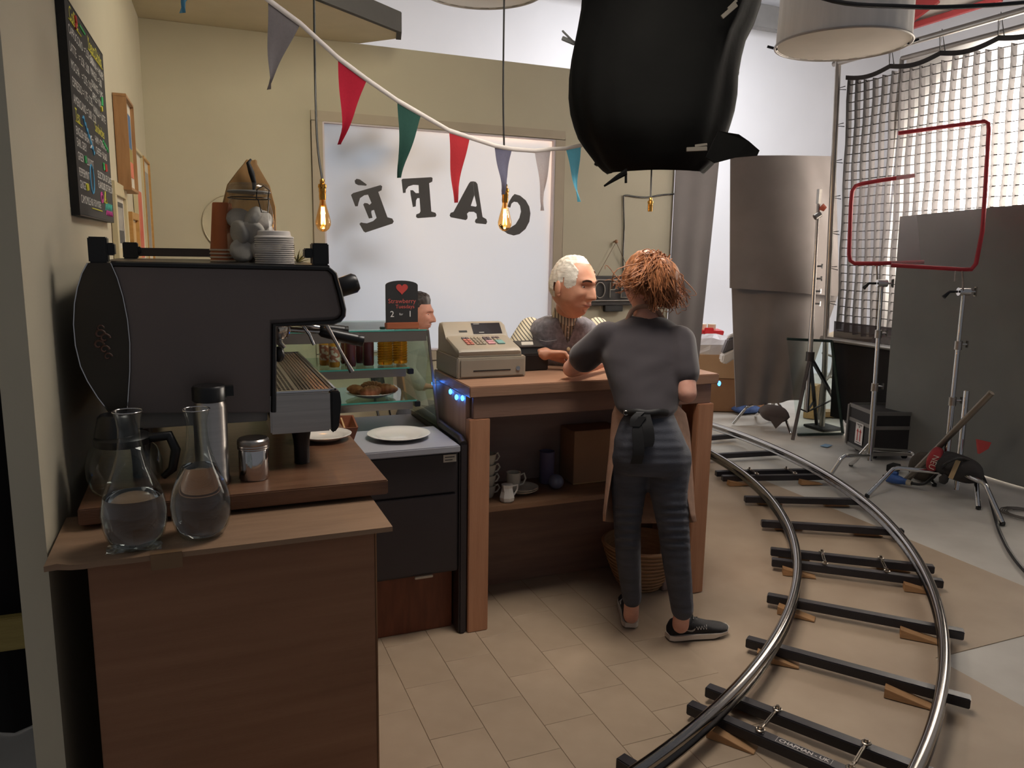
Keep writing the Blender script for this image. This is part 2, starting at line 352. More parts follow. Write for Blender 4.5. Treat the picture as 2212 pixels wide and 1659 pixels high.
for px, py, a_ in ((715,300,200),(730,345,40),(745,330,300),(770,310,10),(790,335,60),(812,320,170),(835,340,330),(760,370,100),(785,385,240),(815,375,20),(845,365,80),(742,400,280),(770,425,320),(720,430,200),(750,455,260),(740,470,350),(765,480,30),(830,395,190),(800,410,330),(715,520,60),(745,525,330),(775,535,340),(800,545,345),(720,560,200),(735,575,300),(705,390,120),(870,375,0),(900,370,20),(725,320,90),(860,345,40)):
    p = aty(px, py, 5.14+random.random()*.10)
    o = put('leaf', leaf_me, br); o.location = p-Vector((.9, 5.22, .9)); o.rotation_euler = (random.uniform(1.1, 2.0), radians(-a_), random.uniform(-.4, .4)); s_ = random.uniform(.7, 1.15); o.scale = (s_, s_, s_)

# ------------------------------------------------------------------ service counter on the left, and everything on it
BROWN = wood('brown_ply_panel', (130, 90, 64), (148, 106, 78), .5, (1, 8, 16), 2)
WTOP = wood('brown_worktop', (96, 66, 48), (122, 88, 66), .3, (2, 14, 14), 3)
PLY = wood('tan_ply', (130, 102, 78), (150, 120, 94), .55, (1.5, 12, 12), 3)
STEEL = mat('brushed_steel', (176, 170, 164), .28, 1, var=.08, sc=4, stretch=(1, 1, 30))
CHROME = mat('chrome', (206, 204, 202), .1, 1, var=.03)
BLACKP = mat('black_plastic', (20, 19, 19), .35, var=.1)
BLACKM = mat('matt_black', (16, 15, 15), .6, var=.1)
PORC = mat('white_porcelain', (214, 208, 198), .18, var=.03, coat=.4)
GLASS = thin_glass('clear_glass', (246, 250, 248), .5)
WATER = mat('clear_water', (250, 252, 252), .02, trans=1, ior=1.33, var=.01)
c = thing('service_counter', 'brown plywood service counter under the espresso machine', 'counter', (.07, 1.81, 0))
part(c, 'front_panel', MB().box(-.242, .385, 1.80, 1.818, 0, .836), BROWN, bevel=.002)
part(c, 'side_panel', MB().box(.366, .384, 1.819, 2.98, 0, .836).box(.366, .384, 2.06, 2.98, .836, .86), BROWN, bevel=.002)
part(c, 'back_panel', MB().box(-.24, .366, 2.96, 2.98, 0, .86), BROWN, bevel=.002)
part(c, 'rail', MB().box(-.24, .366, 2.07, 2.09, .76, .86), BROWN, bevel=.002)
part(c, 'edge_strip', MB().box(.3855, .3895, 1.80, 1.822, 0, .836), wood('ply_edge', (150, 110, 74), (110, 74, 48), .6, (30, 30, 1), 4))
m = MB(); rows = []
for i in range(31):
    x = -.312+(.413+.312)*i/30; d_ = .006*math.exp(-i/3.)*sin(i*1.7); y0 = 1.728+.010*math.exp(-i/2.5)
    rows.append([(x, y0, .837+d_*.6), (x, 2.052, .837), (x, 2.052, .849), (x, y0, .849+d_)])
m.loft(rows); single('plywood_board', m, PLY, 'thin tan plywood board projecting below the brown worktop, carrying two carafes', 'board', smooth=30)
single('worktop', MB().box(-.272, .453, 1.94, 2.985, .861, .90), WTOP, 'brown wooden worktop with square edge under the espresso machine', 'worktop', bevel=.003)
p = aty(361, 1208, 1.724)
single('tape_patch', MB().box(p.x-.032, p.x+.030, 1.7245, 1.7268, p.z-.022, p.z+.014).box(p.x-.032, p.x+.030, 1.7245, 1.745, p.z+.013, .8515), mat('brown_tape', (120, 92, 64), .4), 'brown tape patch stuck over the front edge of the plywood board', 'tape')

# espresso machine -------------------------------------------------------
def P2(px, py, y=2.12): q = aty(px, py, y); return (q.x, q.z)
MGREY = mat('satin_graphite_metal', (108, 98, 94), .42, .55, var=.06, sc=3, bump=.03, bsc=300)
MPANEL = mat('dark_bronze_panel', (60, 55, 48), .42, .5, var=.08)
em = thing('espresso_machine', 'large graphite espresso machine seen from its side on the brown worktop', 'espresso machine', (.05, 2.5, .9))
seam = [(240, 568), (254, 600), (266, 640), (276, 690), (281, 740), (281, 800), (275, 893)]
body = seam[::-1]+[(712, 578), (724, 592), (733, 628), (742, 668), (741, 680), (734, 690), (720, 695), (592, 701), (592, 893)]
bp = [P2(*q) for q in body]
part(em, 'body', MB().prism(bp, 2.13, 2.96), MGREY, 35, bevel=.0)
part(em, 'side_panel', MB().prism([P2(*q) for q in seam[::-1]+[(704, 584), (716, 600), (733, 670), (731, 680), (722, 685), (584, 692), (584, 890)]], 2.118, 2.13), MGREY, bevel=.002)
lens = [(190, 568), (178, 590), (168, 622), (162, 655), (160, 700), (164, 745), (175, 790), (190, 822), (212, 857), (240, 893), (275, 893)]+seam[:-1][::-1]
part(em, 'back_panel', MB().prism([P2(*q) for q in lens], 2.112, 2.96), MPANEL, 35)
tr = [P2(*q) for q in lens[:10]]; part(em, 'trim_strip', MB().sweep([(x, 2.112, z) for x, z in tr], .0022, 6), CHROME, 60)
tr = [P2(*q) for q in seam]; part(em, 'trim_strip', MB().sweep([(x, 2.112, z) for x, z in tr], .0020, 6), CHROME, 60)
tr = [P2(*q) for q in [(240, 570), (708, 580), (722, 592), (733, 630), (742, 669), (741, 681), (733, 691), (720, 696), (592, 702), (591, 890)]]
part(em, 'edge_trim', MB().sweep([(x, 2.119, z) for x, z in tr], .0075, 6), BLACKP, 60)
x0, zt = P2(190, 568); x1, _ = P2(712, 578)
part(em, 'top_plate', MB().box(x0, x1, 2.115, 2.965, 1.452, 1.4585), BLACKP, bevel=.002)
# crest on the back panel: curling relief scrolls
cx_, cz_ = P2(222, 740); m = MB()
for k, (dx, dz, s_) in enumerate(((-.004, .022, 1), (.006, .012, 1), (-.008, -.004, 1), (.004, -.016, .9), (.010, -.034, .8), (-.002, .036, .7))):
    m.sweep([(cx_+dx+s_*.012*cos(a)*(1-a/9), 2.110, cz_+dz+s_*.012*sin(a)*(1-a/9)) for a in [i*.55 for i in range(11)]], .0028*s_, 5)
part(em, 'crest', m, mat('crest_brown', (88, 62, 52), .45), 60, label='brown scrolled crest relief')
# lower chassis, drip tray, grate
part(em, 'chassis', MB().box(-.195, .17, 2.15, 2.95, 1.035, 1.09), mat('grey_chassis', (150, 146, 140), .5), bevel=.003)
ta, tb = P2(582, 853), P2(716, 930)
part(em, 'drip_tray', MB().box(ta[0], tb[0]-.001, 2.118, 2.955, tb[1], ta[1]), STEEL, bevel=.004)
tc = P2(735, 930); part(em, 'tray_end', MB().prism([(tb[0], ta[1]+.004), (tc[0], ta[1]+.002), (tc[0]+.004, ta[1]-.03), (tc[0]-.004, tb[1]+.01), (tc[0]-.016, tb[1]-.004), (tb[0], tb[1]-.004)], 2.113, 2.958), BLACKP, bevel=.003)
m = MB(); zt = ta[1]+.0005
m.box(.185, .352, 2.128, 2.134, zt, zt+.006).box(.185, .352, 2.955, 2.961, zt, zt+.006).box(.183, .189, 2.128, 2.96, zt, zt+.006).box(.348, .354, 2.128, 2.96, zt, zt+.006)
part(em, 'tray_rim', m, CHROME)
m = MB()
for i in range(5): x = .200+i*.0115; m.box(x-.0022, x+.0022, 2.14, 2.95, zt, zt+.003)
for i in range(46): y = 2.14+i*.018; m.box(.198, .248, y-.003, y+.003, zt, zt+.0028)
part(em, 'drip_grate', m, STEEL)
m = MB()
for i in range(9): x = .262+i*.010; m.box(x-.0035, x+.0035, 2.14, 2.95, zt, zt+.0018)
part(em, 'ribbed_plate', m, mat('dull_steel', (120, 104, 92), .35, .9))
for fx, fy in ((.262, 2.185), (-.15, 2.185), (.262, 2.90), (-.15, 2.90)):
    part(em, 'foot', MB().lathe([(.0215, .901), (.0215, .945), (.023, .97), (.032, 1.02), (.034, 1.037)], (fx, fy, 0), 20), BLACKP, 40)
# group heads, portafilters
for gy, hx, hz, ex, ez in ((2.33, *P2(690, 716, 2.33), *P2(785, 737, 2.33)), (2.66, *P2(690, 708, 2.66), *P2(752, 716, 2.66))):
    gx = .225
    part(em, 'group_head', MB().lathe([(.040, 1.318), (.040, 1.285), (.034, 1.275)][::-1], (gx, gy, 0), 24), CHROME, 40)
    pf = part(em, 'portafilter', MB().lathe([(.010, 1.238), (.024, 1.242), (.033, 1.258), (.035, 1.276)], (gx, gy, 0), 24).sweep([(gx, gy, 1.26), (gx, gy, 1.228), (gx+.012, gy, 1.212)], .009, 8).cyl((gx+.03, gy, 1.266), (hx, gy, hz), .008), CHROME, 40)
    a_, b_ = Vector((hx, gy, hz)), Vector((ex, gy, ez)); d_ = b_-a_
    part(pf, 'handle', MB().sweep([a_, a_+d_*.06, a_+d_*.3, a_+d_*.82, a_+d_*.85, a_+d_*.87, a_+d_*.98, b_], [.010, .015, .0165, .0185, .0185, .017, .0185, .012], 16), BLACKP, 40)
m = MB().sweep([aty(697, 688, 2.2), aty(706, 705, 2.2), aty(716, 722, 2.2), aty(735, 757, 2.2), aty(755, 793, 2.2)], [.0045, .0065, .0055, .0045, .005], 10)
sw = part(em, 'steam_wand', m, STEEL, 50)
part(sw, 'wand_tip', MB().cyl(aty(752, 788, 2.2), aty(760, 803, 2.2), .006, .0075), STEEL, 40)
part(em, 'water_pipe', MB().sweep([aty(655, 705, 2.25), aty(668, 722, 2.25), aty(678, 745, 2.25)], [.004, .005, .0045], 8), CHROME, 50)
k0, k1 = aty(724, 625, 2.26), aty(772, 609, 2.26)
part(em, 'steam_knob', MB().sweep([k0, k0.lerp(k1, .08), k0.lerp(k1, .85), k1], [.024, .0275, .029, .022], 18), BLACKP, 40)
q = aty(602, 765, 2.2); part(em, 'tap_knob', MB().ell(q, (.016, .016, .022)), BLACKP, 60)
part(em, 'inner_wall', MB().box(.165, .175, 2.16, 2.95, 1.10, 1.31), mat('inner_steel', (96, 84, 74), .35, .8))
# cup rail corner blocks and rail
def blk(x0, x1, z0, z1, y0, y1, tx0, tx1):
    return MB().box(x0, x1, y0, y1, z0, z1).box(tx0, tx1, y0+.004, y1-.004, z0+.018, z1-.014)
a_, b_ = P2(190, 511, 2.15), P2(236, 570, 2.15); part(em, 'rail_block', blk(a_[0], b_[0], 1.4585, a_[1], 2.125, 2.175, b_[0]-.002, P2(249, 540, 2.15)[0]), BLACKP, bevel=.003)
a_, b_ = P2(672, 525, 2.15), P2(708, 578, 2.15); part(em, 'rail_block', blk(a_[0], b_[0], 1.4585, a_[1], 2.125, 2.175, P2(656, 540, 2.15)[0], a_[0]+.002), BLACKP, bevel=.003)
a_, b_ = P2(265, 523, 2.94), P2(300, 557, 2.94); part(em, 'rail_block', blk(a_[0], b_[0], 1.4585, a_[1], 2.915, 2.965, b_[0]-.002, b_[0]+.01), BLACKP, bevel=.003)
a_ = aty(298, 542, 2.94); part(em, 'cup_rail', MB().bar((a_.x, 2.94, a_.z-.003), (.33, 2.94, a_.z-.003), .006, .028), mat('dark_rail', (70, 62, 58), .4, .6), bevel=.002)
part(em, 'rail_block', blk(.31, .345, 1.4585, 1.52, 2.915, 2.965, .30, .312), BLACKP, bevel=.003)

# things on top of the machine ------------------------------------------
TOPZ = 1.4588
jx = aty(541, 500, 2.40).x
j = thing('storage_jar', 'clip top glass jar filled with round white biscuits on the espresso machine', 'jar', (jx, 2.40, TOPZ))
jp = [(.058, .0), (.066, .006), (.069, .03), (.069, .11), (.064, .15), (.055, .178), (.052, .190), (.056, .192), (.057, .20)]
part(j, 'glass_body', MB().lathe([(r, z+TOPZ) for r, z in jp], (jx, 2.40, 0), 36, capt=False), GLASS, 50)
part(j, 'lid', MB().lathe([(.057, .2005), (.059, .206), (.057, .214), (.052, .222), (.048, .224)], (jx, 2.40, TOPZ), 36), GLASS, 50)
part(j, 'rubber_seal', MB().lathe([(.0575, .198), (.0605, .199), (.0605, .202), (.0575, .203)], (jx, 2.40, TOPZ), 36), mat('grey_rubber', (150, 146, 138), .6), 50)
wm = MB(); fx, fy = jx+.032, 2.40-.052
wm.sweep([(fx-.016, fy+.003, TOPZ+.178), (fx-.014, fy-.006, TOPZ+.205), (fx+.004, fy-.006, TOPZ+.216), (fx+.020, fy+.002, TOPZ+.205), (fx+.016, fy+.004, TOPZ+.180)], .0016, 6)
wm.sweep([(fx-.012, fy, TOPZ+.180), (fx-.004, fy-.008, TOPZ+.142), (fx+.014, fy-.006, TOPZ+.142), (fx+.018, fy+.004, TOPZ+.180)], .0016, 6)
wm.sweep([(jx+.0585*cos(a), 2.40+.0585*sin(a), TOPZ+.183) for a in [i*2*pi/28 for i in range(28)]], .0015, 6, closed=True)
part(j, 'wire_clip', wm, mat('dark_wire', (60, 56, 52), .4, .8), 50)
random.seed(5); BISC = mat('pale_biscuit', (196, 184, 176), .85, var=.06, sc=40, bump=.2, bsc=120)
bprof = [(.004, -.013), (.028, -.013), (.034, -.008), (.0355, 0), (.033, .008), (.026, .013), (.004, .016)]
bis_me = make_mesh('biscuit', MB().lathe(bprof, n=20), BISC, 50)
for k, (bx, by, bz, rx, ry) in enumerate(((-.026, -.026, .034, 1.25, .3), (.028, -.022, .036, 1.3, -.4), (.0, .03, .034, 1.1, 1.2), (-.030, -.02, .085, 1.45, .5), (.004, -.034, .086, 1.2, -.1), (.034, .006, .082, 1.3, -.9), (-.008, .03, .082, .9, .2), (.006, -.026, .128, 1.0, .15), (-.03, .014, .126, .6, .6), (.03, .012, .120, .8, -.6))):
    o = put('biscuit', bis_me); o.location = (jx+bx, 2.40+by, TOPZ+bz); o.rotation_euler = (rx, ry, k*.7)
    tag(o, 'round pale biscuit among the pile inside the clip top jar', 'biscuit', 'biscuits in the clip top jar')
lx = aty(593, 540, 2.20).x; LID = mat('white_lid_plastic', (206, 198, 190), .35, var=.03)
for k in range(13):
    z0 = TOPZ+k*.0056
    pr_ = [(.0495, 0), (.0515, .0014), (.0515, .0036), (.0495, .0050)] if k < 12 else [(.0495, 0), (.0515, .0016), (.0515, .0044), (.0485, .006), (.044, .008), (.042, .019), (.040, .0205), (.036, .0195)]
    lo = single('cup_lid', MB().lathe(pr_, (lx, 2.20, z0), 36), LID, 'white plastic cup lid in the stack beside the biscuit jar' if k < 12 else 'topmost white plastic cup lid of the stack beside the biscuit jar', 'lid', (lx, 2.20, z0), 'stack of white cup lids', 40)
cx_ = aty(483, 500, 2.40).x; CUPM = mat('orange_paper_cup', (184, 104, 58), .6, var=.05)
for k in range(4):
    z0 = TOPZ+k*.0105; t = thing('paper_cup', ['orange paper cup at the foot of the upside down stack behind the jar', 'second orange paper cup up in the upside down stack behind the jar', 'third orange paper cup up in the upside down stack behind the jar', 'topmost orange paper cup of the upside down stack behind the jar'][k], 'cup', (cx_, 2.44, z0), 0, 'stacked orange paper cups')
    part(t, 'wall', MB().lathe([(.038, .004), (.036, .02), (.0265, .135), (.025, .138)] if k == 3 else [(.038, .004), (.0368, .0135), (.0355, .0138)], (cx_, 2.44, z0), 28), CUPM, 40)
    part(t, 'rim', MB().lathe([(.037, .0), (.040, .0012), (.040, .0045), (.037, .006)], (cx_, 2.44, z0), 28), mat('pale_cup_rim', (214, 196, 172), .5), 40)
q = aty(478, 490, 2.4); 
bx = aty(537, 450, 2.62).x
KRAFT = mat('kraft_paper', (146, 108, 60), .7, var=.12, sc=14, bump=.5, bsc=14)
m = MB(); rings = []
for z, wx, wy, off in ((0, .075, .05, 0), (.02, .078, .052, 0), (.17, .079, .052, 0), (.235, .062, .046, .002), (.275, .036, .034, .006), (.30, .020, .022, .010), (.312, .016, .014, .014)):
    rings.append([(bx+off+wx*(1 if abs(cos(a)) > .999 else 1)*max(-1, min(1, 1.35*cos(a))), 2.62+wy*max(-1, min(1, 1.35*sin(a))), TOPZ+z*1.0+.004*noise.noise(Vector((a*2, z*30, 1)))) for a in [2*pi*i/24 for i in range(24)]])
m.loft(rings); pb = single('paper_bag', m, KRAFT, 'brown kraft paper bag folded shut at the top behind the biscuit jar', 'paper bag', (bx, 2.62, TOPZ), smooth=25)
part(pb, 'bag_tie', MB().sweep([aty(542, 344, 2.57), aty(536, 352, 2.565), aty(543, 372, 2.56), aty(549, 395, 2.56), aty(548, 420, 2.57)], [.003, .006, .009, .007, .003], 8), BLACKM, 50, label='black tie strip')
# tuft of dried flower beside the lids
q = aty(642, 560, 2.5); m = MB(); random.seed(3)
for i in range(26):
    d_ = Vector((random.uniform(-.2, 1), random.uniform(-.5, .5), random.uniform(.15, 1))).normalized(); m.sweep([(q.x, q.y, TOPZ), Vector((q.x, q.y, TOPZ))+d_*random.uniform(.02, .045)], [.0022, .0006], 4)
single('dried_flower', m, mat('straw_yellow', (150, 136, 84), .8), 'small tuft of dried straw coloured flower behind the stack of lids', 'flower', (q.x, q.y, TOPZ))
# round pale plate fixed on the window wall
q = aty(503, 482, 4.97); m = MB(); M_ = Matrix.Translation((q.x, 4.999, q.z)) @ Matrix.Rotation(radians(90), 4, 'X')
wp = thing('wall_plate', 'round wall plate with pale rim and grey centre behind the orange cups', 'wall plate', (q.x, 4.97, q.z))
part(wp, 'rim', MB().lathe([(.105, 0.001), (.164, .003), (.166, .012), (.170, .013), (.170, .008), (.168, .001)], n=48, M=M_, capb=False, capt=False), mat('pale_rim', (190, 180, 154), .35), 50)
part(wp, 'centre', MB().lathe([(.106, .0015), (.104, .008), (.02, .006)], n=40, M=M_), mat('grey_centre', (96, 90, 84), .4), 50)

# things along the front of the worktop ----------------------------------
def carafe(px, py_base, y, fill, label, s=1.0):
    q = aty(px, py_base, y); x = q.x; zb = .8496
    t = thing('carafe', label, 'carafe', (x, y, zb), 0, 'glass water carafes')
    pr_ = [(.040, .0), (.047, .004), (.058, .022), (.066, .052), (.068, .080), (.063, .112), (.050, .146), (.036, .180), (.027, .212), (.0235, .24), (.0225, .262), (.0245, .283), (.030, .302)]
    pr_ = [(r*s, z*s) for r, z in pr_]
    part(t, 'glass_body', MB().lathe([(r, z+zb) for r, z in pr_], (x, y, 0), 48, capt=False), GLASS, 60)
    part(t, 'glass_rim', MB().sweep([(x+.030*s*cos(a), y+.030*s*sin(a), zb+.302*s) for a in [i*2*pi/40 for i in range(40)]], .0012, 6, closed=True), CHROME, 60)
    wp = [(.036*s, .005)]+[((r-.003)*s, z) for r, z in [(r/s, z) for r, z in pr_] if .004 < z < fill*.98]
    def rad(z):
        for (r0, z0), (r1, z1) in zip(pr_, pr_[1:]):
            if z0 <= z <= z1: return r0+(r1-r0)*(z-z0)/(z1-z0)
    wp.append((rad(fill)-.003, fill)); part(t, 'water', MB().lathe([(r, z+zb) for r, z in wp], (x, y, 0), 48), WATER, 60)
    return t
carafe(293, 1150, 1.80, .115, 'half full glass carafe standing nearest the cream wall on the plywood board', 1.0)
carafe(436, 1130, 1.818, .165, 'fuller glass carafe in front of the steel flask on the plywood board', .975)
random.seed(9); q = atz(290, 1185, .85); m = MB(); g = 13; R_ = []
for i in range(g):
    R_.append([(q.x-.055+.11*i/(g-1)+random.uniform(-.003, .003), q.y-.022+.045*k/7+random.uniform(-.003, .003), .8508+max(0, random.uniform(-.004, .007))) for k in range(8)])
m.loft(R_, False, False); single('plastic_wrap', m, thin_glass('crinkled_plastic', (235, 240, 236), 1.6, .12), 'crumpled clear plastic wrap under the carafe by the wall', 'plastic wrap', kind=None)
q = atz(462, 1052, .901); fx, fy = q.x, q.y+.03
f_ = thing('vacuum_flask', 'tall steel vacuum flask with black cap behind the fuller carafe', 'flask', (fx, fy, .9005))
part(f_, 'body', MB().lathe([(.040, .9005), (.042, .903), (.042, .918), (.0405, .920), (.0405, 1.105), (.036, 1.118)], (fx, fy, 0), 36), STEEL, 40)
part(f_, 'cap', MB().lathe([(.037, 1.118), (.041, 1.121), (.041, 1.153), (.037, 1.158)], (fx, fy, 0), 32).box(fx+.03, fx+.058, fy-.012, fy+.012, 1.13, 1.155), BLACKP, 40)
q = atz(552, 1040, .901); fx, fy = q.x, q.y+.035
s_ = thing('cocoa_shaker', 'small polished steel shaker with mesh lid beside the flask', 'shaker', (fx, fy, .9005))
part(s_, 'body', MB().lathe([(.036, .9005), (.038, .904), (.038, .980), (.037, .982)], (fx, fy, 0), 36), CHROME, 40)
part(s_, 'lid', MB().lathe([(.0395, .982), (.0405, .984), (.0395, .987), (.0408, .990), (.0395, .993), (.0408, .996), (.040, 1.006), (.036, 1.010)], (fx, fy, 0), 36), STEEL, 40)
# coffee decanter
q = atz(268, 1085, .901); dx_, dy_ = -.178, 2.05
d_ = thing('coffee_decanter', 'round glass coffee decanter with black collar and handle by the cream wall', 'decanter', (dx_, dy_, .9005))
part(d_, 'glass_bowl', MB().lathe([(.055, .9005), (.074, .912), (.085, .945), (.086, .975), (.076, 1.010), (.058, 1.028)], (dx_, dy_, 0), 40, capt=False), GLASS, 60)
part(d_, 'collar', MB().lathe([(.062, 1.022), (.064, 1.026), (.064, 1.040), (.058, 1.046), (.03, 1.052)], (dx_, dy_, 0), 32), BLACKP, 40)
part(d_, 'handle', MB().sweep([(dx_+.06, dy_-.01, 1.036), (dx_+.105, dy_-.02, 1.040), (dx_+.118, dy_-.025, 1.005), (dx_+.108, dy_-.02, .955), (dx_+.086, dy_-.012, .935)], [.012, .013, .012, .011, .008], 10), BLACKP, 50)
part(d_, 'lid', MB().lathe([(.050, 1.046), (.047, 1.062), (.040, 1.092), (.034, 1.098)], (dx_-.012, dy_, 0), 24), BLACKP, 40)
# plate on the worktop
def plate(name, label, x, y, z, r, m_=PORC, group=None):
    pr_ = [(r*.55, 0), (r*.60, .002), (r*.72, .008), (r*.98, .017), (r, .020), (r*.97, .021), (r*.72, .013), (r*.60, .007), (r*.1, .006)]
    o = single(name, MB().lathe(pr_, (x, y, z), 48), m_, label, 'plate', (x, y, z), group, 50); return o
plate('dinner_plate', 'white plate on the worktop behind the espresso machine foot', .365, 2.44, .9005, .085)

# ------------------------------------------------------------------ food display cabinet between the counters
DARKCAB = mat('dark_cabinet', (44, 38, 40), .4, var=.08); REDWOOD = wood('red_brown_wood', (96, 52, 34), (122, 70, 46), .5, (14, 14, 2), 3)
GREYTOP = mat('grey_laminate', (150, 150, 156), .35, var=.04); ALU = mat('satin_aluminium', (150, 140, 128), .32, .9, var=.06)
VGL = thin_glass('cabinet_glass', (232, 244, 238), .8); EDGEGL = mat('green_glass_edge', (110, 205, 190), .15, var=.05, trans=.6, ior=1.1)
dc = thing('display_cabinet', 'low dark food display cabinet with glass top between the two counters', 'display cabinet', (.72, 2.95, 0))
part(dc, 'plinth', MB().box(.47, .905, 2.78, 3.40, 0, .262), REDWOOD, bevel=.003)
part(dc, 'cabinet_body', MB().box(.468, .908, 2.715, 3.42, .264, .752), DARKCAB, bevel=.004)
part(dc, 'cabinet_body', MB().box(.20, .467, 3.0, 3.42, .0, .78), DARKCAB, bevel=.004)
part(dc, 'drawer_front', MB().box(.472, .896, 2.70, 2.7145, .275, .585), DARKCAB, bevel=.004)
dr = part(dc, 'drawer_front', MB().box(.472, .896, 2.70, 2.7145, .592, .748), DARKCAB, bevel=.004)
part(dc, 'handle', MB().box(.728, .80, 2.690, 2.7005, .262, .272), STEEL, bevel=.002)
part(dc, 'label_plate', MB().box(.842, .893, 2.6965, 2.7005, .713, .742), mat('pale_label', (196, 190, 176), .5), label='small pale maker label')
m = MB()
for k in range(2): m.box(.848, .886-.008*k, 2.6958, 2.6966, .731-.011*k, .734-.011*k)
part(dc, 'label_print', m, BLACKM)
part(dc, 'counter_top', MB().box(.462, .902, 2.672, 3.02, .754, .781), GREYTOP, bevel=.004)
part(dc, 'side_panel', MB().box(.909, .940, 2.702, 3.42, 0, .778), DARKCAB, bevel=.006)
part(dc, 'side_moulding', MB().sweep([(.925, 2.71, .775), (.925, 2.74, .790), (.925, 3.1, .792), (.925, 3.40, .792)], .016, 10), DARKCAB, 50)
# glass vitrine: leaning end pane, shelves, beams
def V(px, py, y): return aty(px, py, y)
yb0, yb1 = 3.00, 3.42
tR, bR = V(922, 712, yb0), V(946, 912, yb0)
zT, zB = 1.186, .783
xT, xB = .866, .912
m = MB().add([(xT, yb0, zT-.005), (xT-.035, yb1, zT-.005), (xB-.02, yb1, zB), (xB, yb0, zB), (xT-.004, yb0, zT-.005), (xT-.039, yb1, zT-.005), (xB-.024, yb1, zB), (xB-.004, yb0, zB)], [(0, 1, 2, 3), (7, 6, 5, 4), (0, 4, 5, 1), (3, 2, 6, 7), (0, 3, 7, 4), (1, 5, 6, 2)])
part(dc, 'end_pane', m, VGL)
part(dc, 'post', MB().bar((xT+.002, yb0-.002, zT), (xB+.002, yb0-.002, zB), .010, .010), ALU, bevel=.001)
part(dc, 'post', MB().bar((xT-.034, yb1, zT), (xB-.018, yb1, zB), .010, .010), wood('amber_edge', (150, 92, 42), (180, 120, 60)), bevel=.001)
part(dc, 'top_beam', MB().box(.20, xT-.004, yb0-.012, yb0+.006, 1.143, 1.184), ALU, bevel=.002)
part(dc, 'top_beam', MB().box(.20, xT-.04, yb1-.006, yb1+.006, 1.15, 1.184), ALU, bevel=.002)
part(dc, 'glass_lid', MB().box(.20, xT-.03, yb0-.005, yb1, 1.1845, 1.1895), VGL)
part(dc, 'lid_edge', MB().box(.20, xT-.004, yb0-.013, yb0-.0105, 1.1845, 1.1895), EDGEGL)
for zs, xe in ((1.034, xT-.068), (.897, xT-.040)):
    sh = part(dc, 'glass_shelf', MB().box(.20, xe, yb0+.02, yb1-.03, zs-.006, zs), VGL)
    part(sh, 'shelf_edge', MB().box(.20, xe, yb0+.0175, yb0+.0198, zs-.006, zs), EDGEGL)
    part(dc, 'shelf_beam', MB().box(.20, xe-.012, yb0+.03, yb0+.045, zs-.040, zs-.008), ALU, bevel=.002)
    part(dc, 'shelf_bracket', MB().box(xe-.006, xe+.018, yb0+.02, yb0+.05, zs-.030, zs-.008), BLACKP, bevel=.002)
part(dc, 'back_pane', MB().box(.20, xT-.04, yb1-.002, yb1+.002, zB+.002, 1.15), VGL)
# chalk sign on top of the cabinet
sx0, sx1 = V(833, 650, 3.03).x, V(902, 650, 3.03).x; sz0 = 1.190; szt = V(866, 606, 3.03).z
cs = thing('chalk_sign', 'small arched chalkboard sign reading Strawberry Tuesdays 2 for 1 on wooden foot', 'sign', ((sx0+sx1)/2, 3.03, sz0))
xm = (sx0+sx1)/2; hw = (sx1-sx0)/2
arc = [(sx0, sz0+.024), (sx1, sz0+.024), (sx1, szt-.018)]+[(xm+hw*cos(t), szt-.018+.018*sin(t)) for t in [pi*i/12 for i in range(1, 12)]]+[(sx0, szt-.018)]
CHALKB = mat('chalkboard_black', (42, 42, 42), .75, var=.12, sc=12)
part(cs, 'board', MB().prism(arc, 3.025, 3.034), CHALKB, bevel=.001)
part(cs, 'foot', MB().box(sx0-.001, sx1+.001, 3.012, 3.05, sz0, sz0+.024).box(sx0-.001, sx1+.001, 3.012, 3.022, sz0+.02, sz0+.026), wood('orange_wood', (150, 82, 54), (176, 104, 70)), bevel=.002)
PINKC = mat('pink_chalk', (196, 92, 84), .9); WCH = mat('white_chalk', (226, 224, 220), .9); 
heart = [(xm+.024*(16*sin(t)**3)/16, szt-.036+.024*(13*cos(t)-5*cos(2*t)-2*cos(3*t)-cos(4*t))/16+.004) for t in [2*pi*i/36 for i in range(36)]]
part(cs, 'drawing', MB().prism(heart, 3.0240, 3.0248), mat('red_chalk', (186, 70, 64), .9), label='red chalk strawberry')
for s_, z_, sz_, mt_, dx in (('Strawberry', szt-.082, .025, PINKC, 0), ('Tuesdays', szt-.104, .021, PINKC, .012), ('2      1', szt-.134, .034, WCH, -.004), ('for', szt-.134, .013, WCH, -.004)):
    part(cs, 'lettering', xf(text_mb(s_, sz_), Matrix.Translation((xm+dx, 3.0243, z_))), mt_)
single('price_clip', MB().box(sx0-.024, sx0-.004, 3.02, 3.04, 1.1896, 1.199), mat('dark_green_plastic', (36, 58, 50), .4), 'small dark green clip beside the chalk sign foot', 'clip', bevel=.002)
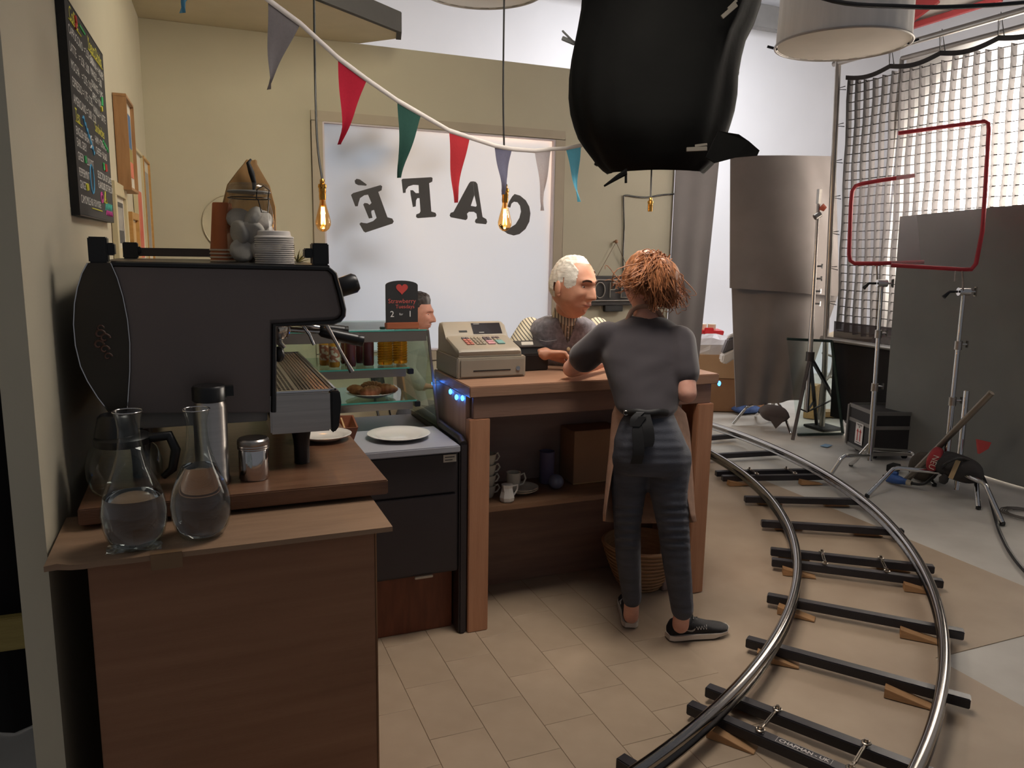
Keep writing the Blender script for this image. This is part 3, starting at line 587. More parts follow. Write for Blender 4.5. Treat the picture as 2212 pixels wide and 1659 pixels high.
# bottles on the upper glass shelf
JUICE = mat('orange_juice', (214, 150, 60), .2, var=.12, sc=10, coat=.5); BERRY = mat('berry_juice', (92, 48, 50), .2, var=.1, coat=.5); HONEY = mat('amber_honey', (228, 150, 40), .08, var=.15, trans=.75, ior=1.3)
def bottle(name, px, y, r, h, mt, label, group, ribs=0, lab=False):
    x = V(px, 780, y).x; z0 = 1.0345
    t = thing(name, label, 'bottle', (x, y, z0), 0, group)
    if ribs:
        pr_ = [(r*.9, z0), (r, z0+.004)]
        for k in range(ribs): zz = z0+.008+(h*.82-.012)*k/ribs; dz = (h*.82-.012)/ribs; pr_ += [(r, zz), (r, zz+dz*.55), (r*.93, zz+dz*.7), (r*.93, zz+dz*.85)]
        pr_ += [(r*.8, z0+h*.86), (r*.45, z0+h*.92), (r*.45, z0+h*.94)]
    else: pr_ = [(r*.9, z0), (r, z0+.006), (r, z0+h*.74), (r*.85, z0+h*.82), (r*.48, z0+h*.9), (r*.46, z0+h*.93)]
    part(t, 'body', MB().lathe(pr_, (x, y, 0), 28), mt, 50)
    part(t, 'cap', MB().lathe([(r*.52, z0+h*.93), (r*.52, z0+h), (r*.46, z0+h+.002)], (x, y, 0), 20), BLACKP if not lab else mat('white_cap', (210, 205, 190), .4), 40)
    if lab:
        m = MB(); m.loft([[(x+(r+.0006)*cos(a), y+(r+.0006)*sin(a), z_) for a in [radians(200+10*k) for k in range(14)]] for z_ in (z0+.022, z0+h*.66)], False, False)
        part(t, 'label', m, mat('paper_label', (214, 200, 180), .6, sc=50, c2=(170, 110, 90), thresh=(.5, .52)), 60)
    return t
bottle('juice_bottle', 702, 3.16, .0225, .128, JUICE, 'orange juice bottle with paper label at the left end of the glass shelf', 'juice bottles', lab=True)
bottle('juice_bottle', 722, 3.10, .0225, .128, JUICE, 'orange juice bottle with paper label next to the dark berry bottles', 'juice bottles', lab=True)
bottle('juice_bottle', 747, 3.19, .0215, .128, BERRY, 'dark berry juice bottle behind, hidden most by the steam wand', 'juice bottles')
bottle('juice_bottle', 757, 3.10, .0225, .128, BERRY, 'dark berry juice bottle behind the steam wand, right of the orange juice', 'juice bottles')
bottle('juice_bottle', 779, 3.19, .0215, .128, BERRY, 'dark berry juice bottle second from the honey bottles', 'juice bottles')
bottle('juice_bottle', 796, 3.11, .0225, .128, BERRY, 'dark berry juice bottle nearest the ribbed honey bottles', 'juice bottles')
bottle('honey_bottle', 832, 3.12, .0315, .132, HONEY, 'ribbed amber honey bottle next to the berry juice', 'honey bottles', ribs=9)
bottle('honey_bottle', 864, 3.14, .0315, .132, HONEY, 'ribbed amber honey bottle at the right end of the glass shelf', 'honey bottles', ribs=9)
# croissants on a plate, lower shelf
px_ = V(801, 850, 3.15); cpx, cpz = px_.x, .8975
plate('pastry_plate', 'white plate heaped with croissants on the lower glass shelf', cpx, 3.15, cpz, .104)
PAST = mat('baked_pastry', (146, 84, 52), .55, sc=30, c2=(196, 128, 84), bump=.4, bsc=60)
def croissant(x, y, z, rz, s, label, tilt=0):
    m = MB(); rings = []
    for i in range(25):
        t = i/24*2-1; a = t*1.15; rr = (.021*(1-abs(t)**2.2)+.005)*(1+.09*sin(i*pi/1.6)); c_ = Vector((.042*sin(a)*1.2, .030*(1-cos(a)), 0))
        tang = Vector((cos(a), sin(a), 0)); nn = Vector((-sin(a), cos(a), 0))
        rings.append([c_+nn*rr*cos(q)*1.05+Vector((0, 0, 1))*rr*sin(q)*.9 for q in [2*pi*k/14 for k in range(14)]])
    m.loft(rings); M_ = Matrix.Translation((x, y, z)) @ Matrix.Rotation(rz, 4, 'Z') @ Matrix.Rotation(tilt, 4, 'X') @ Matrix.Scale(s, 4)
    return single('croissant', xf(m, M_), PAST, label, 'croissant', (x, y, z), 'croissants on the plate', 70)
croissant(cpx-.062, 3.145, cpz+.030, 2.0, .92, 'croissant at the left rim of the pastry plate')
croissant(cpx-.012, 3.095, cpz+.030, .3, 1.0, 'large croissant at the front of the pastry plate')
croissant(cpx+.056, 3.125, cpz+.031, -.6, 1.0, 'croissant at the right rim of the pastry plate')
croissant(cpx+.012, 3.195, cpz+.032, 3.3, 1.0, 'croissant at the back of the pastry plate')
q = V(712, 850, 3.22); single('bread_roll', MB().ell((q.x, 3.22, .915), (.03, .026, .017)), PAST, 'round bread roll on the lower glass shelf behind the drip tray', 'bread roll', smooth=70)
plate('serving_plate', 'large white plate on the grey top of the display cabinet', .712, 2.862, .7815, .122)
# open wooden tray with menus beside the plate
wt = thing('wooden_tray', 'small flared wooden tray wedged beside the worktop end', 'tray', (.492, 2.86, .7815))
TRW = wood('tray_wood', (110, 62, 40), (140, 84, 58)); Mt = Matrix.Translation((.500, 2.88, .7815)) @ Matrix.Rotation(radians(-6), 4, 'Z')
def pr4(bx0, bx1, by0, by1, z0, tx0, tx1, ty0, ty1, z1): return MB().loft([[(bx0, by0, z0), (bx1, by0, z0), (bx1, by1, z0), (bx0, by1, z0)], [(tx0, ty0, z1), (tx1, ty0, z1), (tx1, ty1, z1), (tx0, ty1, z1)]])
part(wt, 'base', xf(MB().box(-.02, .02, -.09, .09, 0, .008), Mt), TRW)
part(wt, 'side', xf(pr4(-.024, -.018, -.095, .095, 0, -.048, -.042, -.11, .11, .075), Mt), TRW)
part(wt, 'side', xf(pr4(.018, .024, -.095, .095, 0, .042, .048, -.11, .11, .075), Mt), TRW)
part(wt, 'end_board', xf(pr4(-.02, .02, -.096, -.090, 0, -.044, .044, -.112, -.106, .075), Mt), TRW)
part(wt, 'end_board', xf(pr4(-.02, .02, .090, .096, 0, -.044, .044, .106, .112, .075), Mt), TRW)
part(wt, 'divider', xf(MB().box(-.003, .003, -.095, .095, .008, .07), Mt), wood('pale_divider', (176, 140, 96), (196, 160, 116)))

# ------------------------------------------------------------------ cash counter
CTOP = wood('warm_counter_top', (140, 106, 84), (162, 126, 102), .32, (1, 10, 10), 2.5); CLEG = wood('counter_leg_wood', (160, 112, 82), (180, 132, 100), .5, (12, 12, 1), 3)
CAPR = wood('counter_apron', (118, 90, 76), (138, 108, 92), .5, (1, 10, 10), 3); CIN = wood('dark_counter_inside', (146, 124, 116), (160, 138, 128), .7, (1, 8, 8), 3)
cc = thing('cash_counter', 'tall wooden cash counter with open shelf facing the camera', 'counter', (1.5, 2.92, 0))
part(cc, 'counter_top', MB().box(.942, 2.082, 2.688, 3.155, .957, 1.0), CTOP, bevel=.003)
part(cc, 'apron', MB().box(.962, 2.055, 2.702, 2.722, .872, .9565), CAPR, bevel=.002)
part(cc, 'leg', MB().box(.945, 1.030, 2.698, 2.738, 0, .871), CLEG, bevel=.003)
part(cc, 'leg', MB().box(1.985, 2.066, 2.690, 2.730, 0, .871), CLEG, bevel=.003)
part(cc, 'side_panel', MB().box(.944, .962, 2.7385, 3.14, 0, .9565), wood('pale_side_panel', (170, 136, 116), (190, 156, 134), .6, (10, 10, 1)), bevel=.002)
part(cc, 'side_panel', MB().box(2.048, 2.066, 2.7305, 3.14, 0, .9565), CLEG, bevel=.002)
part(cc, 'back_panel', MB().box(.962, 2.048, 3.12, 3.14, 0, .9565), CIN)
part(cc, 'shelf', MB().box(.963, 2.047, 2.80, 3.118, .455, .478), wood('counter_shelf_wood', (110, 80, 58), (136, 102, 76)), bevel=.002)
part(cc, 'kick_panel', MB().box(.963, 2.047, 3.09, 3.106, 0, .454), CAPR)
part(cc, 'post', MB().box(1.90, 1.95, 2.76, 2.80, 0, .871), CIN, bevel=.003)
SHZ = .4785
CER = mat('cream_ceramic', (206, 198, 180), .25, var=.04, coat=.3); BLUEC = mat('grey_blue_ceramic', (110, 112, 130), .3, var=.08, coat=.3)
def mug(name, label, x, y, z, r, h, mt, group=None, hang=0., taper=1.12):
    t = thing(name, label, 'cup', (x, y, z), 0, group)
    part(t, 'bowl', MB().lathe([(r*.72, z), (r*.8, z+h*.08), (r, z+h*.55), (r*taper, z+h), (r*taper-.003, z+h), (r*.9, z+h*.5), (r*.6, z+h*.12)], (x, y, 0), 28), mt, 50)
    d_ = Vector((cos(hang), sin(hang), 0)); p0 = Vector((x, y, z))
    part(t, 'handle', MB().sweep([p0+d_*(r*.98)+Vector((0, 0, h*.82)), p0+d_*(r*1.5)+Vector((0, 0, h*.9)), p0+d_*(r*1.75)+Vector((0, 0, h*.6)), p0+d_*(r*1.4)+Vector((0, 0, h*.3)), p0+d_*(r*.85)+Vector((0, 0, h*.25))], .0042, 8), mt, 60)
    return t
for k in range(4):
    mug('stacked_cup', ['cream cup at the bottom of the stack inside the cash counter', 'second cream cup from the bottom of the counter stack', 'third cream cup from the bottom of the counter stack', 'topmost cream cup of the stack beside the counter leg'][k], 1.108, 2.93, SHZ+.0005+k*.0455, .034, .052, CER, 'stack of cream cups', .12 + (.1 if k % 2 else 0))
def saucer(z, label): return plate('saucer', label, 1.27, 2.935, z, .072, CER, 'saucers under the mug')
saucer(SHZ+.0005, 'lower cream saucer under the tall mug on the counter shelf'); saucer(SHZ+.0085, 'upper cream saucer under the tall mug on the counter shelf')
mug('tall_mug', 'tall straight cream mug on two saucers on the counter shelf', 1.232, 2.94, SHZ+.0155, .031, .078, CER, None, -.15, 1.0)
cj = thing('milk_jug', 'small faceted white milk jug at the front of the counter shelf', 'jug', (1.165, 2.845, SHZ+.0005))
m = MB(); rings = []
for r, z in ((.026, 0), (.031, .006), (.033, .02), (.027, .045), (.0235, .06), (.026, .072)):
    rings.append([(1.165+r*cos(a)*(1+(.35 if (z > .055 and k == 4) else 0)), 2.845+r*sin(a), SHZ+.0005+z+(.004 if z > .07 and k == 4 else 0)) for k, a in enumerate([pi/8+2*pi*i/8+pi/8 for i in range(8)])])
m.loft(rings); part(cj, 'body', m, PORC)
part(cj, 'handle', MB().sweep([(1.189, 2.845, SHZ+.064), (1.212, 2.845, SHZ+.066), (1.210, 2.845, SHZ+.045), (1.194, 2.845, SHZ+.022)], .004, 6), PORC)
vx = aty(1181, 1010, 3.03).x
single('lilac_vase', MB().lathe([(.030, 0), (.034, .004), (.034, .14), (.036, .147), (.033, .148), (.031, .01)], (vx, 3.03, SHZ+.0005), 32), mat('lilac_glaze', (104, 96, 122), .45, var=.06), 'tall plain lilac vase at the back of the counter shelf', 'vase', (vx, 3.03, SHZ+.0005), smooth=50)
bx_ = aty(1201, 1050, 2.93); single('round_candle', MB().ell((bx_.x, 2.93, SHZ+.034), (.034, .034, .033), n=28, m=18), BLUEC, 'glossy grey blue ball standing before the lilac vase', 'ornament', (bx_.x, 2.93, SHZ+.001), smooth=70)
CARD = mat('cardboard', (140, 104, 76), .85, sc=3, c2=(158, 122, 92))
kb = thing('cardboard_box', 'brown cardboard box standing on the counter shelf behind the woman', 'box', (1.64, 3.03, SHZ))
part(kb, 'carton', MB().box(1.53, 1.77, 2.96, 3.10, SHZ+.0005, SHZ+.245), CARD, bevel=.002)
part(kb, 'flap_seam', MB().box(1.53, 1.77, 2.9585, 2.9605, SHZ+.001, SHZ+.006), mat('card_edge', (170, 140, 100), .9))
# basket on the floor
q = Vector((1.84, 2.86, 0)); bk = thing('wicker_basket', 'round woven basket on the floor under the cash counter', 'basket', (1.84, 2.86, 0)); WICK = mat('wicker', (150, 112, 78), .75, sc=14, c2=(176, 138, 100), stretch=(1, 1, 12), bump=.6, bsc=50)
def rb(t): return .085+.095*t**.7
part(bk, 'bowl', MB().lathe([(rb(i/10)-.004, .0015+i*.021) for i in range(11)]+[(rb(i/10)-.010, .004+i*.021) for i in range(10, -1, -1)], (1.84, 2.86, 0), 40), WICK, 60)
for i in range(11): 
    zz = .0065+i*.020; part(bk, 'coil', MB().sweep([(1.84+rb((zz)/.21)*cos(a), 2.86+rb(zz/.21)*sin(a), zz) for a in [2*pi*k/36 for k in range(36)]], .005, 6, closed=True), WICK, 60)

# cash register -----------------------------------------------------------
BEIGE = mat('beige_plastic', (150, 140, 124), .42, var=.04, bump=.05, bsc=400); BEIGE2 = mat('grey_beige_plastic', (136, 127, 113), .45, var=.04)
rg = thing('cash_register', 'beige electronic cash register on the left end of the counter', 'cash register', (1.10, 3.02, 1.0))
part(rg, 'drawer_case', MB().box(.950, 1.245, 2.862, 3.15, 1.0005, 1.086), BEIGE, bevel=.004)
dr = part(rg, 'drawer', MB().box(.962, 1.235, 2.855, 2.8625, 1.008, 1.076), BEIGE2, bevel=.002)
part(dr, 'slot', MB().box(1.015, 1.175, 2.8535, 2.8555, 1.030, 1.034), BLACKM)
part(dr, 'lock', MB().cyl((1.207, 2.8555, 1.036), (1.207, 2.851, 1.036), .009, n=20).cyl((1.207, 2.8515, 1.036), (1.207, 2.849, 1.036), .004, n=12), CHROME, 40)
prof = [(2.872, 1.0865), (2.868, 1.093), (2.866, 1.108), (2.874, 1.117), (2.89, 1.122), (3.025, 1.152), (3.04, 1.154), (3.085, 1.202), (3.10, 1.207), (3.14, 1.203), (3.15, 1.19), (3.15, 1.0865)]
Mr = Matrix(((0, 1, 0, 0), (1, 0, 0, 0), (0, 0, 1, 0), (0, 0, 0, 1)))
rings = []
for x, ins in ((.955, .014), (.960, .004), (.972, 0), (1.213, 0), (1.226, .004), (1.232, .014)): rings.append([(x, y+(ins if y < 3.0 else -ins), z-(ins*.8 if z > 1.1 else 0)) for y, z in prof])
part(rg, 'housing', MB().loft(rings), BEIGE, 35)
part(rg, 'base_band', MB().box(.958, 1.230, 2.868, 3.148, 1.0862, 1.094), BEIGE2, bevel=.002)
def on_slope(x, t, off): # t 0..1 up the keyboard slope
    y = 2.89+.135*t; z = 1.122+.030*t; n_ = Vector((0, -.030, .135)).normalized(); return Vector((x, y, z))+n_*off
def keyb(x0, x1, t0, t1, h, mt):
    m = MB(); vs = [on_slope(x, t, o) for o in (0, h) for t in (t0, t1) for x in (x0, x1)]
    m.add(vs, [(0, 2, 3, 1), (4, 5, 7, 6), (0, 1, 5, 4), (2, 6, 7, 3), (0, 4, 6, 2), (1, 3, 7, 5)]); part(rg, 'key', m, mt, bevel=.001)
KR, KG, KD, KT, KP = mat('red_key', (176, 110, 96), .5), mat('grey_key', (150, 140, 124), .5), mat('dark_key', (96, 88, 92), .5), mat('teal_key', (110, 150, 144), .5), mat('pink_key', (190, 140, 146), .5)
for gx, cols, cw, rows_, kinds in ((1.012, 2, .0165, 4, (KR, KR, KR, KD)), (1.052, 3, .0145, 4, (KG, KG, KG, KG)), (1.104, 2, .0165, 4, (KP, KP, KD, KD)), (1.146, 2, .0165, 4, (KT, KT, KG, KD))):
    for r in range(rows_):
        t0 = .22+r*.165
        if (gx in (1.104, 1.146) and r < 2):
            if gx == 1.146:
                if r == 0: keyb(gx, gx+cols*cw-.002, t0, t0+.31, .005, KT)
            else: keyb(gx, gx+cols*cw-.002, t0, t0+.13, .005, kinds[r])
            continue
        for c_ in range(cols): keyb(gx+c_*cw, gx+c_*cw+cw-.0025, t0, t0+.13, .005, kinds[r])
def slab_on(x0, x1, a_, b_, off): # quad on the display face
    (y0, z0), (y1, z1) = a_, b_; n_ = Vector((0, -(z1-z0), (y1-y0))).normalized()*off
    m = MB(); vs = [Vector((x, y, z))+n_*k for k in (.2, 1) for (y, z) in (a_, b_) for x in (x0, x1)]; m.add(vs, [(0, 2, 3, 1), (4, 5, 7, 6), (0, 1, 5, 4), (2, 6, 7, 3), (0, 4, 6, 2), (1, 3, 7, 5)]); return m
scr = part(rg, 'display', slab_on(1.082, 1.212, (3.0445, 1.1588), (3.0835, 1.2004), .0014), mat('smoked_display', (44, 40, 42), .15, var=.05, coat=.6))
part(scr, 'display_mark', slab_on(1.108, 1.130, (3.048, 1.1625), (3.0505, 1.1652), .0024), mat('pale_print', (150, 146, 140), .6))
part(scr, 'display_mark', slab_on(1.092, 1.118, (3.079, 1.1956), (3.081, 1.1977), .0024), mat('pale_print', (150, 146, 140), .6))
part(rg, 'paper_slot', slab_on(1.02, 1.056, (3.052, 1.1668), (3.058, 1.1732), .0016), BLACKM)
# receipt printer
pp = thing('receipt_printer', 'small black receipt printer with paper curl beside the cash register', 'printer', (1.34, 3.06, 1.0))
part(pp, 'body', MB().prism([(2.985, 1.0005), (3.12, 1.0005), (3.12, 1.10), (3.10, 1.112), (3.02, 1.098), (2.985, 1.072)], 1.275, 1.405, Mr), BLACKP, bevel=.004)
part(pp, 'lid', MB().prism([(3.015, 1.097), (3.10, 1.113), (3.10, 1.119), (3.015, 1.103)], 1.282, 1.398, Mr), mat('dark_grey_plastic', (58, 54, 52), .4), bevel=.002)
m = MB(); m.loft([[(x, 3.035+.02*k/4-.010*(k/4)**2, 1.104+.016*sin(k*.55)) for k in range(7)] for x in (1.30, 1.355)], False, False); part(pp, 'paper', m, mat('receipt_paper', (214, 206, 190), .8), 60)
# card terminal lying by the man's hand
single('card_terminal', MB().box(1.53, 1.70, 3.015, 3.085, 1.0005, 1.013), BLACKP, 'flat black card terminal on the counter in front of the old man', 'card terminal', bevel=.005)

# ------------------------------------------------------------------ on the walls
FR = {}
def wall_frame(name, label, y0, y1, z0, z1, depth, fw, fm, inner, cat='picture', mount=None):
    """framed picture hung on the left wall; inner = list of (u0,u1,v0,v1,material)"""
    t = thing(name, label, cat, (lw((y0+y1)/2), (y0+y1)/2, z0)); A = Vector((0, 1, 0)); ang = math.atan(.0363)
    M_ = Matrix.Translation((lw(y0), y0, z0)) @ Matrix.Rotation(-ang, 4, 'Z')
    W, H = y1-y0, z1-z0
    for (u0, u1, v0, v1) in ((0, W, 0, fw), (0, W, H-fw, H), (0, fw, fw, H-fw), (W-fw, W, fw, H-fw)):
        part(t, 'frame_rail', xf(MB().box(.001, depth, u0, u1, v0, v1), M_), fm, bevel=.001)
    bd = max(depth*.45, depth-.014)
    part(t, 'backing', xf(MB().box(.001, bd, fw, W-fw, fw, H-fw), M_), mount or mat('white_mount', (214, 206, 190), .8))
    for k, (u0, u1, v0, v1, mm) in enumerate(inner):
        part(t, 'picture', xf(MB().box(bd, bd+.0012+.0006*k, fw+u0*(W-2*fw), fw+u1*(W-2*fw), fw+v0*(H-2*fw), fw+v1*(H-2*fw)), M_), mm)
    return t
OAK = wood('oak_frame', (140, 100, 64), (168, 126, 84), .5, (14, 14, 2)); PALEF = mat('cream_frame', (200, 186, 150), .5); GOLDF = wood('gold_wood_frame', (176, 130, 72), (200, 154, 92), .4)
BLUEP, REDP, YELP, GREYP, DKP = mat('blue_print', (60, 92, 128), .6, var=.3, sc=12), mat('red_print', (190, 74, 56), .6, sc=9, c2=(214, 130, 104)), mat('olive_print', (140, 124, 66), .6), mat('grey_print', (150, 146, 140), .6, var=.3, sc=20), mat('dark_print', (58, 58, 60), .5, var=.4, sc=15)
wall_frame('box_frame', 'deep oak box frame with blue and red print, highest of the wall pictures', 3.57, 3.85, 1.725, 2.10, .05, .012, OAK, ((.1, .9, .48, .88, BLUEP), (.1, .9, .32, .48, YELP), (.1, .9, .14, .32, REDP)))
wall_frame('photo_frame', 'cream framed dark photograph below the chalk menu board', 3.29, 3.68, 1.44, 1.74, .02, .05, PALEF, ((.12, .88, .1, .9, DKP), (.2, .8, .35, .8, GREYP)))
wall_frame('gold_picture', 'small gold wood frame half hidden by the machine rail, below the box frame', 3.73, 4.02, 1.44, 1.645, .03, .03, GOLDF, ((.05, .95, .05, .95, mat('pale_print2', (206, 170, 120), .6)),))
wall_frame('red_picture', 'pale wood frame with red abstract print next to the box frame', 4.12, 4.50, 1.40, 1.965, .02, .016, PALEF, ((.22, .82, .05, .66, REDP),))
wall_frame('corner_picture', 'gold edged pale picture nearest the room corner', 4.56, 4.92, 1.40, 1.965, .02, .014, GOLDF, ((.1, .9, .1, .9, mat('pale_print', (210, 196, 166), .7, var=.12, sc=8)),))
# chalk menu board: canvas with hand lettered menu
BY0, BY1, BZ0, BZ1 = 2.475, 3.175, 1.585, 2.155
mb_ = thing('menu_board', 'black chalk menu board with coloured handwriting on the cream wall', 'menu board', (lw(2.8), 2.8, BZ0))
Mb = Matrix.Translation((lw(BY0), BY0, BZ0)) @ Matrix.Rotation(-math.atan(.0363), 4, 'Z')
part(mb_, 'board', xf(MB().box(.001, .022, 0, BY1-BY0, 0, BZ1-BZ0), Mb), CHALKB, bevel=.001)
part(mb_, 'edge', xf(MB().box(.001, .0225, -.004, -.0005, -.004, BZ1-BZ0+.004).box(.001, .0225, BY1-BY0+.0005, BY1-BY0+.004, -.004, BZ1-BZ0+.004).box(.001, .0225, 0, BY1-BY0, -.004, -.0005).box(.001, .0225, 0, BY1-BY0, BZ1-BZ0+.0005, BZ1-BZ0+.004), Mb), BLACKM)
YC, GC, BC, RC, PKC = mat('yellow_chalk', (222, 214, 84), .9), mat('green_chalk', (70, 170, 100), .9), mat('blue_chalk', (96, 172, 214), .9), mat('red_chalk', (186, 70, 64), .9), mat('magenta_chalk', (200, 80, 150), .9)
Wb, Hb = BY1-BY0, BZ1-BZ0
def chalk(s_, u, v, size, mt, align='LEFT'):
    M_ = Mb @ frame3((.0228, u*Wb, v*Hb), (0, 1, 0), (0, 0, 1)); part(mb_, 'lettering', xf(text_mb(s_, size, 0, align), M_), mt)
def stroke(pts, r, mt, nm='drawing'): part(mb_, nm, xf(MB().sweep([(.0228, u*Wb, v*Hb) for u, v in pts], r, 5, flat=None), Mb), mt)
for s_, v in (('CAPPUCCINO  = 2.50 : 3.00', .865), ('LATTE    = 2.50 : 3.00', .785), ('MOCHA    = 2.75 : 3.25', .705), ('ESPRESSO = 1.75 : 2.25', .625), ('AMERICANO = 2.00 : 2.50', .545)): chalk(s_, .04, v, .036, WCH)
chalk('Coffee', .08, .95, .052, YC); chalk('Tea', .05, .475, .05, YC)
for s_, v in (('ENGLISH BREAKFAST', .40), ('EARL GREY', .345), ('GREEN  = 2.00 POT', .28), ('PEPPERMINT', .205), ('GINGER', .145), ('CAMOMILE', .075)): chalk(s_, .04, v, .033, WCH)
chalk('Yogurt Drinks', .52, .94, .05, YC)
for s_, v in (('BANANA + HONEY', .86), ('MANGO  = 3.00', .80), ('ORANGE + LIME', .735), ('APPLE + KIWI', .67), ('VANILLA + LATTE', .60)): chalk(s_, .55, v, .034, WCH)
chalk('Sandwiches', .56, .505, .045, YC)
for s_, v in (('HAM + TOMATO', .435), ('CHEESE + SALAD', .375), ('SELECTION OF CAKES', .245), ('FLAVOURS OF THE DAY', .19)): chalk(s_, .54, v, .033, WCH)
chalk('ASK FOR MORE', .28, .075, .03, WCH)
stroke([(.06, .915), (.34, .915)], .002, YC); stroke([(.52, .905), (.95, .905)], .002, YC); stroke([(.05, .445), (.2, .445)], .002, YC); stroke([(.3, .045), (.6, .045)], .002, YC)
stroke([(.22+.02*i, .49-.012*i+(.022 if i % 2 else -.006)) for i in range(14)], .0035, BC); stroke([(.72+.018*i, .055+(.045 if i % 2 else 0)) for i in range(14)], .002, mat('teal_chalk', (90, 180, 160), .9)); stroke([(.74+.018*i, .03+(.035 if i % 2 else 0)) for i in range(13)], .002, PKC)
stroke([(.78+.02*i, .45-.004*i+(.02 if i % 2 else 0)) for i in range(9)], .003, GC); stroke([(.36+.05*cos(t), .20+.075*sin(t)) for t in [i*.4 for i in range(17)]], .0025, BC)
stroke([(.62+.035*cos(t), .12+.035*sin(t)*(1-t/20)) for t in [i*.5 for i in range(26)]], .0025, PKC); stroke([(.70, .10), (.78, .10), (.74, .165), (.70, .10), (.73, .12)], .0025, YC); stroke([(.38, .36), (.42, .39), (.38, .41), (.42, .43)], .003, WCH)
stroke([(.20, .97), (.22, .94), (.19, .91)], .006, RC); stroke([(.30, .96), (.44, .955)], .004, GC); stroke([(.80, .33), (.81, .29)], .007, RC); stroke([(.74, .33), (.75, .29)], .005, GC); stroke([(.84, .72), (.83, .67)], .006, GC); stroke([(.80, .66), (.81, .635)], .006, YC); stroke([(.19, .16), (.20, .13)], .007, YC); stroke([(.20, .30), (.205, .265)], .006, GC)
# OPEN sign, knob, cord, bare brass socket and wall cable
os_ = thing('open_sign', 'black OPEN sign hung on a cord from a knob beside the window', 'sign', (2.86, 4.97, 1.13))
SGN = mat('sign_black', (48, 44, 42), .5, var=.08); TUBE = mat('unlit_neon_tube', (150, 142, 132), .25)
part(os_, 'panel', MB().box(2.640, 3.075, 4.955, 4.985, 1.130, 1.345), SGN, bevel=.004)
part(os_, 'power_box', MB().box(2.78, 2.93, 4.955, 4.99, 1.085, 1.129), BLACKM, bevel=.003)
m = MB()
for z in (1.165, 1.315): m.cyl((2.655, 4.950, z), (3.06, 4.950, z), .0045, n=8)
m.cyl((2.650, 4.950, 1.145), (2.650, 4.950, 1.33), .0045, n=8).cyl((3.065, 4.950, 1.145), (3.065, 4.950, 1.33), .0045, n=8); part(os_, 'border_tube', m, TUBE, 50)
def tubeletter(pts, closed=False): part(os_, 'tube_letter', MB().sweep([(x, 4.948, z) for x, z in pts], .0042, 7, closed=closed), TUBE, 60)
tubeletter([(2.728+.040*cos(t), 1.242+.056*sin(t)) for t in [2*pi*i/24 for i in range(24)]], True)
tubeletter([(2.812, 1.188), (2.812, 1.296), (2.845, 1.296), (2.868, 1.28), (2.868, 1.26), (2.845, 1.245), (2.812, 1.245)])
tubeletter([(2.955, 1.296), (2.905, 1.296), (2.905, 1.188), (2.957, 1.188)]); tubeletter([(2.905, 1.245), (2.945, 1.245)])
tubeletter([(2.988, 1.188), (2.988, 1.296), (3.04, 1.188), (3.04, 1.296)])
part(os_, 'cord', MB().sweep([(2.715, 4.97, 1.345), (2.855, 4.965, 1.588), (3.0, 4.97, 1.345)], .0025, 6), mat('brown_cord', (104, 80, 60), .8))
part(os_, 'hanging_knob', MB().cyl((2.858, 4.9995, 1.592), (2.858, 4.975, 1.592), .006).ell((2.858, 4.966, 1.592), .014), mat('wood_knob', (150, 112, 84), .5), 50)
CAB = mat('black_cable', (22, 20, 20), .5)
pts = [aty(1347, 600, 4.99), aty(1346, 560, 4.99), aty(1348, 490, 4.99), aty(1347, 432, 4.99), aty(1351, 422, 4.99), aty(1375, 425, 4.99), aty(1400, 426, 4.99), aty(1430, 421, 4.99), aty(1456, 419, 4.99)]
single('wall_cable', MB().sweep(bez(pts, 5), .0055, 6), CAB, 'thin black cable stapled up the wall beside the OPEN sign', 'cable', smooth=60)
BRASS = mat('brass', (196, 146, 70), .25, 1, var=.1)
def socket_profile(): return [(.006, .085), (.010, .080), (.010, .066), (.017, .062), (.018, .050), (.0145, .046), (.0155, .034), (.014, .030), (.0150, .012), (.0135, .0)][::-1]
def pendant(label, p, top, lit=True, kink=None, s=1.0):
    t = thing('pendant_bulb' if lit else 'bulb_socket', label, 'lamp', p, 0, 'brass pendant lamps')
    part(t, 'holder', MB().lathe([(r*s, z*s+p.z) for r, z in socket_profile()], (p.x, p.y, 0), 20), BRASS, 40)
    pts = [Vector((p.x, p.y, p.z+.083*s))]+([kink] if kink else [])+[top]
    part(t, 'cord', MB().sweep(bez(pts, 6), .0045, 6), CAB, 60)
    if lit:
        bp_ = [(.0125, .002), (.0125, -.010), (.017, -.030), (.026, -.062), (.0315, -.088), (.031, -.100), (.024, -.116), (.012, -.126), (.003, -.129)]
        part(t, 'bulb', MB().lathe([(r*s, z*s+p.z) for r, z in bp_][::-1], (p.x, p.y, 0), 28, capt=False), thin_glass('amber_bulb_glass', (255, 222, 168), .8), 60)
        m = MB()
        for k in range(8):
            a, b = 2*pi*k/8, 2*pi*(k+.5)/8
            m.sweep([(p.x+.006*s*cos(a), p.y+.006*s*sin(a), p.z-.028*s), (p.x+.0085*s*cos(b), p.y+.0085*s*sin(b), p.z-.098*s), (p.x+.006*s*cos(a+.79), p.y+.006*s*sin(a+.79), p.z-.028*s)], .0013*s, 5)
        part(t, 'filament', m, mat('glowing_filament', (255, 190, 110), .5, emit=38, ec=(255, 186, 96)))
        part(t, 'stem', MB().cyl((p.x, p.y, p.z), (p.x, p.y, p.z-.024*s), .004*s, n=8), BRASS)
        l = lamp('pendant_glow', 'POINT', p-Vector((0, 0, .06*s)), None, 1.3, (1, .66, .34), .012); l.parent = t; l.location = Vector((0, 0, -.06*s))
    return t
p = at(697, 432, 3.1); pendant('lit filament bulb in a brass holder in front of the left window edge', p, at(677, -120, 3.1), True, at(683, 262, 3.1), .98)
